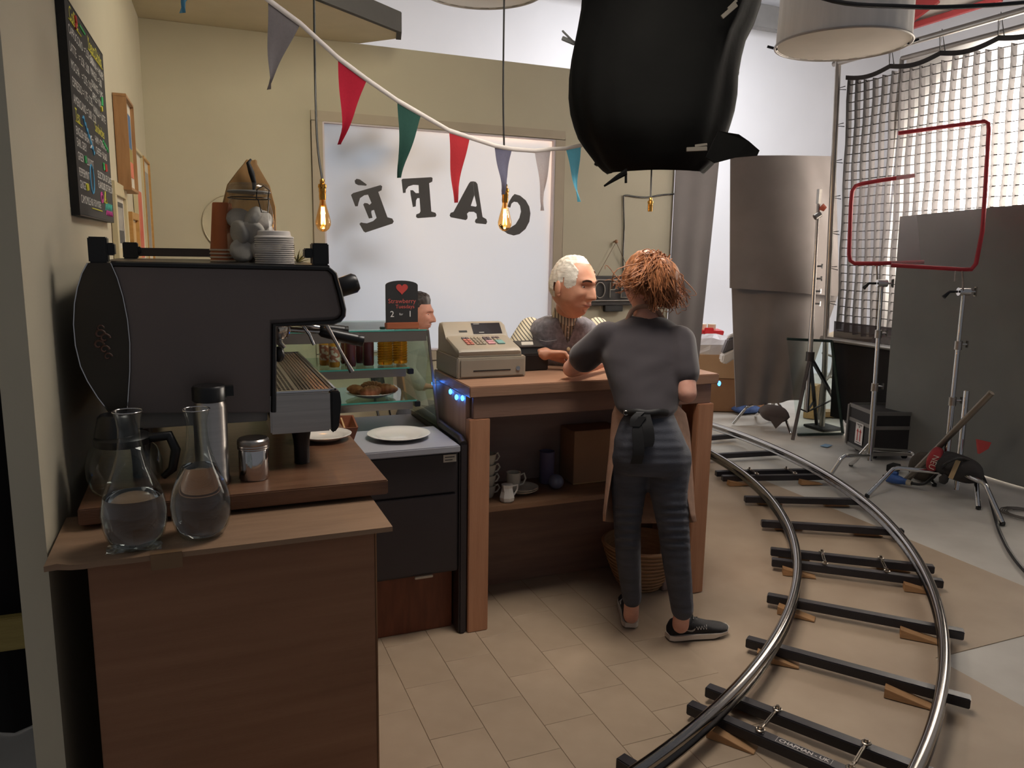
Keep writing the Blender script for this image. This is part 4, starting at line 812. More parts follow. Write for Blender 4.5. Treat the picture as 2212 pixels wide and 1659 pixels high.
p = at(1091, 438, 3.45); pendant('lit filament bulb in a brass holder in front of the letter C', p, at(1091, -120, 3.45), True, at(1087, 200, 3.45), .98)
p = at(1404, 457, 3.7); pendant('empty brass bulb socket hanging below the black hooded lamp', p, at(1412, 240, 3.7), False, None, .8)

# ------------------------------------------------------------------ bunting
bt = thing('bunting', 'string of triangular cloth flags crossing the cafe in front of the window', 'bunting', at(900, 240, 2.73))
ctrl = [(330, -190, 1.75), (440, -100, 1.93), (580, 0, 2.2), (650, 52, 2.3), (730, 125, 2.42), (793, 172, 2.52), (858, 217, 2.65), (910, 247, 2.75), (970, 282, 2.88), (1015, 297, 2.97), (1070, 315, 3.1), (1105, 322, 3.18), (1155, 326, 3.32), (1190, 322, 3.42), (1222, 321, 3.5), (1255, 314, 3.6), (1330, 290, 3.75)]
part(bt, 'tape', MB().sweep([at(*c_) for c_ in ctrl], .0045, 6, flat=2.0), mat('white_tape', (196, 188, 182), .8), 60)
FL = [((395, -128, 1.86), (465, -80, 1.98), (396, 28), (104, 160, 190), 'pale blue flag at the start'), ((579, -2, 2.2), (650, 50, 2.3), (577, 194), (120, 116, 118), 'grey flag'), ((730, 125, 2.42), (793, 172, 2.52), (735, 312), (176, 44, 62), 'red flag by the left bulb'), ((858, 217, 2.65), (910, 247, 2.75), (864, 384), (52, 84, 76), 'dark green flag'), ((970, 282, 2.88), (1015, 297, 2.97), (982, 438), (176, 56, 62), 'red flag above the letter A'), ((1068, 315, 3.1), (1106, 322, 3.18), (1088, 420), (104, 104, 124), 'mottled blue flag'), ((1155, 326, 3.32), (1190, 322, 3.42), (1174, 455), (170, 164, 166), 'pale grey flag'), ((1222, 321, 3.5), (1255, 314, 3.6), (1248, 436), (100, 176, 206), 'light blue flag')]
for k, (a_, b_, tip, col, lab) in enumerate(FL):
    A_, B_ = at(*a_), at(*b_); T_ = at(tip[0], tip[1], (a_[2]+b_[2])/2); dn = (B_-A_).cross(Vector((0, 0, 1))).normalized(); g = 12; rows = []
    for i in range(g+1):
        v = i/g; row = []
        for j in range(9):
            u = j/8; base = A_.lerp(B_, u); q = base.lerp(T_, v**.93); q = q+dn*(.010*sin(u*5+k)*v+.012*sin(v*6+k*2)*v*(1-.3*v)); row.append(q)
        rows.append(row)
    m = MB(); m.loft(rows, False, False); part(bt, 'flag', m, cloth('flag_cloth_%d' % k, col, .30, .10, 130), 70, label=lab)

# ------------------------------------------------------------------ camera track
TC, RI, RO = Vector((-.147, 5.015)), 3.60, 4.149
def tp(r, a, z): return Vector((TC.x+r*cos(a), TC.y+r*sin(a), z))
RAILM = mat('polished_rail', (150, 146, 142), .16, 1, var=.12, sc=3); SLP = mat('black_sleeper', (34, 32, 36), .4, var=.15, sc=9)
A0, A1 = radians(-74), radians(14)
tk = thing('camera_track', 'curved camera dolly track with two steel rails and black sleepers sweeping round the counter', 'camera track', (2.5, 2.2, 0))
for r in (RI, RO):
    m = MB(); n = 90; rings = []
    for i in range(n+1):
        a = A0+(A1-A0)*i/n; ring = []
        for q in [2*pi*k/12 for k in range(12)]: ring.append(tp(r+.0195*cos(q), a, .098+.0195*sin(q)))
        rings.append(ring)
    m.loft(rings); rail = part(tk, 'rail', m, RAILM, 60)
    m = MB(); rings = []
    for i in range(n+1):
        a = A0+(A1-A0)*i/n; rings.append([tp(r+dx, a, z) for dx, z in ((-.004, .06), (.004, .06), (.004, .084), (-.004, .084))])
    m.loft(rings); part(rail, 'rail_web', m, RAILM)
    m = MB(); rings = []
    for i in range(n+1):
        a = A0+(A1-A0)*i/n; rings.append([tp(r+dx, a, z) for dx, z in ((-.018, .0575), (.018, .0575), (.018, .0625), (-.018, .0625))])
    m.loft(rings); part(rail, 'rail_foot', m, RAILM)
def ang(p): return math.atan2(p[1]-TC.y, p[0]-TC.x)
SL = [(2.882, 3.239, 3.399, 2.915), (2.657, 2.899, 3.182, 2.447), (2.561, 2.762, 3.09, 2.334), (2.274, 2.444, 2.741, 1.951), (1.928, 2.155, 2.342, 1.606), (1.569, 1.922, 1.93, 1.33), (1.444, 1.847, 1.80, 1.25), (3.074, 3.628, 3.63, 3.366), (3.213, 4.053, 3.769, 3.861), (3.239, 4.162, 3.80, 3.984), (3.40, 4.528, 3.952, 4.488), (3.45, 5.023, 4.0, 5.013), (1.1, 1.65, 1.36, 1.10)]
SLA = [ang(((s_[0]+s_[2])/2, (s_[1]+s_[3])/2)) for s_ in SL]
for a in SLA:
    part(tk, 'sleeper', MB().bar(tp(3.49, a, .039), tp(4.235, a, .039), .040, .036), SLP, bevel=.003)
STL = mat('turnbuckle_steel', (150, 140, 128), .3, 1)
for i, j in ((1, 2), (5, 6), (8, 9)):
    for r in (RI+.13, RO-.15):
        p, q = tp(r, SLA[i], .064), tp(r, SLA[j], .064); tbk = part(tk, 'turnbuckle', MB().sweep([p, p.lerp(q, .25)], .004, 8).sweep([p.lerp(q, .75), q], .004, 8).bar(p.lerp(q, .2)+Vector((.006, 0, 0)), p.lerp(q, .8)+Vector((.006, 0, 0)), .004, .008).bar(p.lerp(q, .2)-Vector((.006, 0, 0)), p.lerp(q, .8)-Vector((.006, 0, 0)), .004, .008), STL)
        for e in (p, q): part(tbk, 'eye_bolt', MB().sweep([e+Vector((.012*cos(t), .012*sin(t), .002)) for t in [2*pi*k/14 for k in range(14)]], .0032, 6, closed=True).cyl(e-Vector((0, 0, .008)), e+Vector((0, 0, .014)), .006, n=10), STL, 40)
a = SLA[6]; o_ = tp((RI+RO)/2-.01, a, .0575); rd = Vector((cos(a), sin(a), 0)); Ml = frame3(o_, rd, Vector((-sin(a), cos(a), 0)))
lb = part(tk, 'maker_label', xf(text_mb('CHAPMAN - UK', .021, 0, 'CENTER', 0, .0006), Ml @ Matrix.Translation((0, -.0004, 0))), mat('white_stencil', (196, 190, 184), .7), label='white CHAPMAN - UK stencil')
m = MB()
for (x0, x1, z0, z1) in ((-.082, .082, .0125, .0138), (-.082, .082, -.0138, -.0125), (-.082, -.0807, -.0138, .0138), (.0807, .082, -.0138, .0138)): m.box(x0, x1, -.0008, -.0002, z0, z1, M=Ml)
part(tk, 'label_border', m, mat('white_stencil', (196, 190, 184), .7))
# loose timber wedges packing the track
WED = wood('raw_wedge_wood', (146, 108, 70), (176, 136, 96), .75, (3, 14, 14)); random.seed(21)
wv = [(0, -.024, 0), (.15, -.024, 0), (.15, .024, 0), (0, .024, 0), (0, -.024, .034), (0, .024, .034), (.15, -.024, .004), (.15, .024, .004)]
wm = MB(); wm.add(wv, [(0, 3, 2, 1), (0, 1, 6, 4), (3, 5, 7, 2), (4, 6, 7, 5), (0, 4, 5, 3), (1, 2, 7, 6)])
wedge_me = make_mesh('wooden_wedge', wm, WED, bevel=.001)
wl_ = [('inner rail at the lowest paired sleepers', RI-.02, SLA[6], -.036, .2), ('inner rail above the lowest paired sleepers', RI-.05, SLA[5], .036, .1), ('inner rail beside the fifth sleeper', RI-.06, SLA[4], -.035, .3), ('outer rail beside the fifth sleeper', RO-.17, SLA[4], -.037, .05), ('inner rail below the fourth sleeper', RI-.06, SLA[3], -.040, -.1), ('outer rail below the fourth sleeper', RO-.14, SLA[3], -.036, .0), ('inner rail below the middle paired sleepers', RI-.06, SLA[2], -.036, .1), ('inner rail above the middle paired sleepers', RI-.07, SLA[1], .036, .1), ('outer rail below the middle paired sleepers', RO-.08, SLA[2], -.036, .0), ('outer rail above the middle paired sleepers', RO-.16, SLA[1], .036, .0), ('inner rail above the single far sleeper', RI-.03, SLA[0], .035, .2), ('outer rail above the single far sleeper', RO-.16, SLA[0], .036, .0), ('inner rail at the seventh sleeper', RI-.02, SLA[7], .035, .1), ('outer rail at the seventh sleeper', RO-.16, SLA[7], .036, .0), ('inner rail before the far paired sleepers', RI-.08, SLA[8], -.038, .1), ('outer rail before the far paired sleepers', RO-.13, SLA[8], -.038, .0)]
for lab, r, a, off, dr_ in wl_:
    o = put('wooden_wedge', wedge_me); p = tp(r, a, 0)+Vector((-sin(a), cos(a), 0))*off; o.location = (p.x, p.y, .0005); o.rotation_euler = (0, 0, a+dr_*.6)
    tag(o, 'raw timber wedge under the '+lab, 'wedge', 'timber wedges packing the track')

# ------------------------------------------------------------------ black hooded lamp over the counter
HOODM = mat('black_hood_cloth', (8, 8, 7), .95, var=.15, sc=4, bump=.4, bsc=14, spec=.12)
D = 3.3
rowsh = [(-70, 1262, 1640), (-20, 1258, 1645), (20, 1255, 1638), (60, 1248, 1624), (95, 1241, 1606), (130, 1234, 1597), (170, 1229, 1590), (210, 1228, 1588), (245, 1232, 1582), (275, 1240, 1573), (300, 1249, 1565), (322, 1263, 1557), (342, 1278, 1548), (358, 1290, 1538), (370, 1302, 1526), (377, 1312, 1518)]
hl = thing('hooded_lamp', 'large lamp wrapped in black cloth hanging over the cash counter', 'lamp', at(1420, 300, D)+Vector((0, 0, -.1)))
fwdh = Vector((sin(YAW), cos(YAW), 0)); rings = []
random.seed(4)
for k, (py, l, r) in enumerate(rowsh):
    c_ = at((l+r)/2, py, D); hw = (r-l)/2/FPX*D; hd = min(.30, hw*.92) if py < 340 else hw*.92; ring = []
    for i in range(64):
        t = 2*pi*i/64; wr = 1+.018*sin(t*7+k*.5)+.014*noise.noise(Vector((cos(t)*3, sin(t)*3, k*.35)))+(.020*sin(t*13+k*.3) if abs(cos(t)) > .6 else 0)
        ww = 1 if abs(cos(t)) > .97 else wr
        ring.append(c_+RIGHT*hw*cos(t)*ww+fwdh*hd*sin(t)*wr+Vector((0, 0, .09*max(0, sin(t))*max(0, (k-8)/7))))
    rings.append(ring)
m = MB(); m.loft(rings, False); part(hl, 'hood', m, HOODM, 60)
fl_ = [at(1552, 283, D-.27), at(1596, 290, D-.27), at(1618, 305, D-.26), at(1641, 325, D-.25), at(1636, 336, D-.25), at(1590, 340, D-.26), at(1545, 352, D-.27), at(1525, 340, D-.28)]
m = MB(); n_ = len(fl_); bk_ = [p+fwdh*.012 for p in fl_]; m.add(fl_+bk_, [tuple(range(n_-1, -1, -1)), tuple(range(n_, 2*n_))]+[(i, (i+1) % n_, n_+(i+1) % n_, n_+i) for i in range(n_)]); part(hl, 'cloth_flap', m, HOODM)
m = MB().sweep([at(1352, 372, D-.18), at(1335, 382, D-.18), at(1305, 402, D-.18)], [.012, .010, .004], 6).sweep([at(1352, 365, D-.18), at(1352, 395, D-.18)], .006, 6); part(hl, 'tie_end', m, HOODM)
PEG = mat('pale_peg_wood', (96, 90, 80), .6); CLP = BLACKP
for (px, py, dx, dy, mt_) in ((1505, 322, 22, -1, PEG), (1575, 24, 16, -14, PEG)):
    a_, b_ = at(px-dx, py-dy, D-.31), at(px+dx, py+dy, D-.31); pg = part(hl, 'clothes_peg', MB().bar(a_, b_, .010, .016).bar(a_+(b_-a_)*.4+Vector((0, 0, .012)), b_+Vector((0, 0, .016)), .006, .010), mt_, bevel=.001)
for (px, py, ax, ay) in ((1228, 88, -14, -6), (1582, 157, 14, 2), (1293, 342, -6, 16)):
    a_, b_ = at(px-ax, py-ay, D), at(px+ax, py+ay, D); part(hl, 'spring_clamp', MB().bar(a_, b_, .010, .018).bar(a_, b_+Vector((0, 0, .03)), .010, .008), CLP, bevel=.002)
part(hl, 'hanging_pole', MB().cyl(at(1450, -60, D), at(1450, -60, D)+Vector((0, 0, 1.2)), .02), STEEL, 40)
hp = at(1420, 310, D); l = lamp('hood_lamp', 'AREA', hp, hp+Vector((-.10, .06, -1)), 10, (1.0, .86, .74), .30, .30); l.parent = hl; l.matrix_parent_inverse = hl.matrix_basis.inverted()

# ------------------------------------------------------------------ white cloth lanterns
WSILK = mat('white_silk', (232, 226, 218), .8, var=.05, sc=3, stretch=(8, 8, .6)); 
def lantern(label, px, py, dist, r):
    c_ = at(px, py, dist); t = thing('silk_lantern', label, 'lantern', c_, 0, 'hanging silk lanterns')
    m = MB(); rings = []
    for z, k in ((0, 1), (.25, .985), (.55, .975), (.95, .97)):
        rings.append([(c_.x+r*k*(1+.008*sin(a*23+z))*cos(a), c_.y+r*k*(1+.008*sin(a*23+z))*sin(a), c_.z+z) for a in [2*pi*i/72 for i in range(72)]])
    m.loft(rings, False); part(t, 'drum', m, WSILK, 60)
    part(t, 'diffuser', MB().lathe([(.01, -.012), (r*.5, -.010), (r*.98, .002), (r*.98, .006)], c_, 64), mat('diffuser_cloth', (206, 196, 182), .8, var=.03), 50)
    part(t, 'hoop', MB().sweep([(c_.x+(r+.006)*cos(a), c_.y+(r+.006)*sin(a), c_.z) for a in [2*pi*i/64 for i in range(64)]], .007, 8, closed=True), mat('hoop_grey', (170, 162, 154), .4), 60)
    for a in (-.55, 2.4): part(t, 'hoop_clip', MB().bar((c_.x+(r-.01)*cos(a), c_.y+(r-.01)*sin(a), c_.z), (c_.x+(r+.05)*cos(a), c_.y+(r+.05)*sin(a), c_.z+.02), .01, .014), BLACKP)
    part(t, 'hanger', MB().cyl(c_+Vector((0, 0, .9)), c_+Vector((0, 0, 1.6)), .012), STEEL)
    return t
lantern('large white silk lantern hanging above the grid at upper right', 1819, 97, 4.5, .368)
lantern('white silk lantern whose lower rim just shows at the top edge', 1040, -24, 4.5, .368)
single('black_overhead_cable', MB().sweep(bez([at(1640, -60, 2.5), at(1800, 2, 2.6), at(1950, 14, 2.7), at(2060, 15, 2.75), at(2212, 6, 2.8), at(2330, -10, 2.9)], 6), .008, 8), CAB, 'black cable sagging across the upper right corner', 'cable', smooth=60)
rp = thing('red_truss_panel', 'red edged pale panel high above the grid at upper right', 'panel', at(2040, 10, 7.0))
q4 = [at(1955, 60, 7.2), at(2160, -2, 6.6), at(2090, -60, 6.6), at(1955, -60, 7.2)]
m = MB(); up_ = Vector((0, 0, .04)); m.add(q4+[p+up_ for p in q4], [(3, 2, 1, 0), (4, 5, 6, 7), (0, 1, 5, 4), (1, 2, 6, 5), (2, 3, 7, 6), (3, 0, 4, 7)]); part(rp, 'pale_panel', m, mat('pale_panel', (190, 186, 182), .8))
part(rp, 'red_edge', MB().bar(at(1960, 60, 7.17), at(2165, -4, 6.57), .05, .05), mat('red_paint', (150, 58, 60), .5), bevel=.004)
part(rp, 'red_edge', MB().bar(at(1950, 42, 7.1), at(2022, -10, 6.9), .06, .14), mat('red_paint', (150, 58, 60), .5), bevel=.004)

# ------------------------------------------------------------------ diffusion frame with egg crate grid
GB = mat('black_webbing', (36, 33, 34), .85, var=.1)
GX, GZT, GZB = 5.16, 3.0, .86; YL, YR = 5.24, 2.55
gf = thing('egg_crate_frame', 'tall diffusion frame with black egg crate grid glowing at the right', 'lighting frame', (GX, 4.2, 0))
nv = 31
for i in range(nv):
    y = YL-.02-(YL-YR-.04)*i/(nv-1); sag = .035*abs(sin(i*pi/6))
    m = MB(); rows = []
    for k in range(13):
        z = GZT-.02-sag-(GZT-GZB-.05)*k/12; w_ = .006*sin(k*1.7+i); rows.append([(GX+.004, y+w_-.0015, z), (GX+.066, y+w_-.0015, z), (GX+.066, y+w_+.0015, z), (GX+.004, y+w_+.0015, z)])
    m.loft(rows); part(gf, 'grid_strip', m, GB)
nh = 30
for k in range(nh):
    z = GZT-.06-(GZT-GZB-.08)*k/(nh-1); m = MB(); rows = []
    for i in range(25):
        y = YL-(YL-YR)*i/24; dz = -.006*abs(sin(i*pi/4+.3)); rows.append([(GX+.030, y, z+dz-.003), (GX+.042, y, z+dz-.003), (GX+.042, y, z+dz+.003), (GX+.030, y, z+dz+.003)])
    m.loft(rows); part(gf, 'grid_strip', m, GB)
m = MB(); rows = []
for i in range(61):
    y = YL-(YL-YR)*i/60; dz = -.035*abs(sin(i*pi/10)); rows.append([(GX, y, GZT+dz-.018), (GX+.004, y, GZT+dz-.018), (GX+.004, y, GZT+dz+.018), (GX, y, GZT+dz+.018)])
m.loft(rows); part(gf, 'top_webbing', m, GB)
GPOST = mat('galvanised_pipe', (160, 154, 148), .35, .8, var=.15, sc=6)
part(gf, 'upright_pipe', MB().cyl((GX-.02, YL+.07, .02), (GX-.02, YL+.07, GZT+.20), .024, n=14), GPOST, 50)
part(gf, 'upright_pipe', MB().cyl((GX-.02, YR-.08, .02), (GX-.02, YR-.08, GZT+.20), .024, n=14), GPOST, 50)
part(gf, 'top_pipe', MB().cyl((GX-.02, YL+.12, GZT+.13), (GX-.02, YR-.12, GZT+.13), .022, n=14), GPOST, 50)
part(gf, 'bottom_pipe', MB().cyl((GX-.02, YL+.12, GZB-.06), (GX-.02, YR-.12, GZB-.06), .022, n=14), GPOST, 50)
for i in range(1, 6):
    y = YL-(YL-YR)*i/6-.02
    part(gf, 'tie_cord', MB().sweep([(GX, y-.02, GZT), (GX-.02, y, GZT+.16), (GX, y+.025, GZT), (GX-.03, y+.01, GZT+.15)], .004, 5), CAB)
for k in range(7):
    z = GZT-.1-k*.3; part(gf, 'tie_cord', MB().sweep([(GX, YL-.01, z), (GX-.02, YL+.095, z+.02), (GX, YL, z+.03)], .004, 5), CAB)
part(gf, 'skirt', MB().box(GX+.0, GX+.006, YR, YL, .12, GZB-.08), BLACK_CLOTH)
part(gf, 'lower_flap', MB().box(GX-.004, GX+.002, YR, YL, GZB-.04, GZB+.10), cloth('dark_net', (70, 64, 66), .2, .1, 60, .25))
for y in (YL+.07, YR-.08): part(gf, 'base_foot', MB().box(GX-.12, GX+.10, y-.12, y+.12, 0, .02), BLACKM)
SHR = Matrix.Identity(4); SHR[1][2] = .055; SHR[1][3] = -.055*GZT
for o_ in gf.children:
    if o_.name.split('.')[0] != 'base_foot': o_.data.transform(gf.matrix_basis.inverted() @ SHR @ gf.matrix_basis)
    else: o_.data.transform(Matrix.Translation((0, -.055*GZT, 0)))
# diffusion cloth and its lamp behind the grid
ds = thing('diffusion_cloth', 'white diffusion cloth lit from behind, seen through the egg crate grid', 'diffusion cloth', (5.62, 3.85, 0))
m = MB(); rows = []
for i in range(25):
    y = 5.05-2.9*i/24; rows.append([(5.62+.012*sin(i*.9), y, z) for z in (.3, 1.2, 2.1, 3.15)])
m.loft(rows, False, False); part(ds, 'cloth', m, cloth('white_diffusion', (232, 228, 222), .72, .02, 3), 60)
part(ds, 'frame_pipe', MB().cyl((5.62, 5.1, 3.17), (5.62, 2.1, 3.17), .02).cyl((5.62, 5.1, 0), (5.62, 5.1, 3.17), .02).cyl((5.62, 2.1, 0), (5.62, 2.1, 3.17), .02), GPOST, 50)
lamp('grid_key_lamp', 'SPOT', (7.0, 3.35, 2.15), (5.6, 3.62, 2.0), 13000, (1.0, .92, .84), .25, angle=88, blend=.9)
single('lamp_head', MB().lathe([(.14, -.16), (.16, -.1), (.17, .12), (.19, .16)], n=28, M=Matrix.Translation((7.25, 3.3, 2.16)) @ (Vector((-1.4, .27, -.15))).to_track_quat('Z', 'Y').to_matrix().to_4x4()).cyl((7.25, 3.3, 2.0), (7.25, 3.3, 0), .02), BLACKM, 'black studio lamp head on a stand behind the diffusion cloth', 'lamp', smooth=40)

# ------------------------------------------------------------------ black flags and drapes
def atx(px, py, x):
    r = RIGHT*((px-IMG_W/2)/FPX) - UP*((py-IMG_H/2)/FPX) + FWD
    return Vector((0, 0, EYE)) + r*(x/r.x)
def drape(name, label, pts_top, pts_bot, mt, thick=.012, wav=.02, n=36, folds=5, cat='flag'):
    """hanging cloth between a top and a bottom polyline"""
    def pl(P, t):
        L_ = [(Vector(P[i+1])-Vector(P[i])).length for i in range(len(P)-1)]; s_ = t*sum(L_)
        for i, d_ in enumerate(L_):
            if s_ <= d_ or i == len(L_)-1: return Vector(P[i]).lerp(Vector(P[i+1]), min(1, s_/d_ if d_ else 0))
            s_ -= d_
    nrm_ = (Vector(pts_top[-1])-Vector(pts_top[0])).cross(Vector((0, 0, 1))).normalized(); rows = []
    for i in range(n+1):
        t = i/n; a_, b_ = pl(pts_top, t), pl(pts_bot, t); row = []
        for k in range(11):
            v = k/10; row.append(a_.lerp(b_, v)+nrm_*(wav*sin(t*pi*2*folds+v*1.5)*(.25+v)))
        rows.append([q+nrm_*thick for q in row]+[q for q in row[::-1]])
    m = MB(); m.loft(rows); return single(name, m, mt, label, cat, smooth=60)
GFLAG = mat('haze_greyed_flag_cloth', (124, 118, 116), .95, var=.15, sc=2, sheen=.3, spec=.1)  # black cloth greyed: the veil of haze and flare is in its colour
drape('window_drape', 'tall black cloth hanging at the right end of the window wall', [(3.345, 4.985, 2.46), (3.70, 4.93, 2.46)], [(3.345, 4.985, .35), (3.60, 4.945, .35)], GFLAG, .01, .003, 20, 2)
F_ = 6.9
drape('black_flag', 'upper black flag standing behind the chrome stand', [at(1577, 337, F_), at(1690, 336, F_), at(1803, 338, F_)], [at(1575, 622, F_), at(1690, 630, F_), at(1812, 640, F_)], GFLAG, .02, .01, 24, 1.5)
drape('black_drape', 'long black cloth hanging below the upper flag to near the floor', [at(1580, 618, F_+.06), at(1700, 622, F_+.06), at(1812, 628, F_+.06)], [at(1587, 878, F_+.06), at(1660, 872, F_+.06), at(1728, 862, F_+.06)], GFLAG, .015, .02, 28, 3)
fx_ = 4.95
t0, t1 = atx(1950, 468, fx_), atx(2212, 442, fx_); e_ = (t1-t0)*.35
drape('black_floppy', 'broad black floppy flag standing at the right edge in front of the grid', [t0, t1, t1+e_], [Vector((fx_+.02, t0.y-.05, .06)), Vector((fx_, t1.y-.15, .06)), Vector((fx_, t1.y+e_.y-.15, .06))], mat('haze_greyed_floppy_cloth', (116, 116, 111), .95, var=.12, sc=2, sheen=.3, spec=.1), .03, .012, 24, 1.3)  # floppy is black cloth, its colour lifted to grey for the haze

# red net frames -----------------------------------------------------------
REDF = mat('red_rubber_frame', (168, 42, 52), .5, var=.08); NET = cloth('grey_net', (176, 170, 172), .55, .1, 300, .6)
def netframe(label, path, net, dist, r):
    pts = [at(px, py, dist+dd) for px, py, dd in path]; t = thing('net_frame', label, 'net frame', pts[len(pts)//2], 0, 'red scrim net frames')
    part(t, 'frame', MB().sweep(pts, r, 10), REDF, 50)
    q = [at(px, py, dist+dd) for px, py, dd in net]; m = MB(); n_ = len(q); m.add(q, [tuple(range(n_))]); part(t, 'net', m, NET)
    return t
n1 = netframe('smaller red open ended frame with grey net on the left chrome stand', [(1976, 379, -.12), (1900, 390, -.05), (1862, 397, 0), (1848, 402, 0), (1841, 413, 0), (1838, 440, 0), (1834, 550, 0), (1837, 563, 0), (1846, 569, 0), (1900, 569, -.05), (1996, 566, -.14)], [(1972, 383, -.12), (1858, 399, 0), (1840, 414, 0), (1836, 556, 0), (1846, 567, 0), (1990, 566, -.14)], 5.42, .014)
n2 = netframe('larger red open ended frame with grey net on the right chrome stand', [(1940, 288, .1), (2040, 274, .05), (2126, 262, 0), (2135, 266, 0), (2136, 280, 0), (2128, 420, 0), (2122, 500, 0), (2108, 570, 0), (2098, 582, 0), (2080, 582, 0), (1925, 573, .1)], [(1942, 290, .1), (2128, 264, 0), (2134, 280, 0), (2121, 500, 0), (2104, 578, 0), (1925, 572, .1)], 4.86, .013)

# chrome stands -------------------------------------------------------------
def cstand(label, base, top, feet, knees, group, head=True, mt=None, hubz=.24):
    """base/top points of the column; each leg runs from the hub out to a knee and down to a foot"""
    mt = mt or CHROME; t = thing('light_stand', label, 'stand', (base.x, base.y, 0), 0, group)
    mid1, mid2 = base.lerp(top, .42), base.lerp(top, .72)
    part(t, 'column', MB().cyl(base, mid1, .0175, n=14), mt, 50); part(t, 'riser', MB().cyl(mid1, mid2, .0145, n=14), mt, 50); part(t, 'riser', MB().cyl(mid2, top, .0125, n=14), mt, 50)
    for q in (mid1, mid2):
        kk = part(t, 'collar', MB().cyl(q-Vector((0, 0, .035)), q+Vector((0, 0, .02)), .023, n=14), STEEL, 40); d_ = Vector((.9, -.4, 0)).normalized()
        part(kk, 'clamp_knob', MB().cyl(q+d_*.02, q+d_*.055, .006).bar(q+d_*.055-Vector((0, 0, .02)), q+d_*.055+Vector((0, 0, .022)), .012, .010), CHROME)
    for i, (k, f) in enumerate(zip(knees, feet)):
        h = base.lerp(top, .03+.035*i); kd = (f-k).normalized(); e1 = k-(k-h).normalized()*.05; e2 = k+kd*.05; path = [h, h.lerp(e1, .5), e1, e1.lerp(k, .6), e2.lerp(k, .6), e2]
        lg = part(t, 'leg', MB().sweep(path+[f+Vector((0, 0, .012))], .0145, 10), mt, 60); part(lg, 'foot_cap', MB().cyl(f+Vector((0, 0, .018)), f, .015, n=10), BLACKP)
    if head:
        hd = part(t, 'grip_head', MB().cyl(top-RIGHT*.035, top+RIGHT*.035, .026, n=18), CHROME, 40)
        part(hd, 'head_knob', MB().cyl(top+RIGHT*.035, top+RIGHT*.075, .007).bar(top+RIGHT*.075-Vector((0, 0, .03)), top+RIGHT*.075+Vector((0, 0, .03)), .014, .012), CHROME)
        part(hd, 'lever', MB().sweep([top-RIGHT*.04, top-RIGHT*.09, top-RIGHT*.125-Vector((0, 0, .035))], [.008, .009, .014], 8), BLACKP, 50)
    return t
sA = cstand('chrome stand beside the flight case holding the smaller red frame', Vector((4.34, 3.88, .10)), at(1905, 612, 5.4), [atz(1793, 1030, 0), atz(2018, 1050, 0), atz(1838, 1006, 0)], [atz(1820, 985, .15), atz(1970, 976, .15), atz(1850, 992, .09)], 'chrome light stands')
part(sA, 'gobo_pin', MB().sweep([at(1905, 608, 5.4), at(1895, 606, 5.41), at(1894, 570, 5.42)], .006, 6), STEEL)
sB = cstand('chrome stand with the sandbag holding the larger red frame', Vector((4.40, 3.34, .12)), at(2082, 630, 4.9), [atz(1873, 1074, 0), atz(2165, 1134, 0), atz(2113, 1099, 0)], [atz(1932, 1010, .16), atz(2128, 1045, .19), atz(2108, 1028, .17)], 'chrome light stands')
part(sB, 'gobo_pin', MB().sweep([at(2080, 630, 4.88), at(2080, 605, 4.87), at(2078, 584, 4.86)], .006, 6).sweep([at(2062, 608, 4.87), at(2064, 585, 4.86)], .004, 6), STEEL)
tC = at(1768, 440, 6.55); bC = at(1742, 890, 6.55); hubC = at(1750, 770, 6.55)
DK = mat('dark_grey_metal', (70, 66, 66), .4, .6)
sC = thing('light_stand', 'tall grey tripod stand in front of the upper black flag', 'stand', (bC.x, bC.y, 0), 0, 'chrome light stands')
part(sC, 'column', MB().cyl(bC, hubC.lerp(tC, .25), .020, n=14), STEEL, 50); part(sC, 'riser', MB().cyl(hubC.lerp(tC, .25), hubC.lerp(tC, .62), .017, n=14), STEEL, 50); part(sC, 'riser', MB().cyl(hubC.lerp(tC, .62), tC, .014, n=14), STEEL, 50)
for f in (atz(1712, 953, .002), atz(1830, 915, .002), atz(1764, 921, .002)):
    part(sC, 'leg', MB().bar(hubC, f+Vector((0, 0, .012)), .024, .024), DK); part(sC, 'brace', MB().bar(bC, hubC.lerp(f, .62), .016, .008), DK)
part(sC, 'hub', MB().cyl(hubC+Vector((0, 0, .04)), hubC-Vector((0, 0, .04)), .035), DK, 40)
part(sC, 'orange_cap', MB().cyl(at(1782, 452, 6.53), at(1774, 446, 6.53), .022, .03), mat('orange_knob', (190, 96, 72), .5))
for k in range(4): q = bC.lerp(tC, .52+.06*k); part(sC, 'clamp_knob', MB().cyl(q, q+RIGHT*.06, .008).bar(q+RIGHT*.06-Vector((0, 0, .02)), q+RIGHT*.06+Vector((0, 0, .02)), .012, .012), CHROME)
part(sC, 'grip_head', MB().cyl(at(1760, 470, 6.55), at(1772, 462, 6.55), .026, n=14).bar(tC, tC+Vector((0, 0, .12)), .03, .03), STEEL, 40)
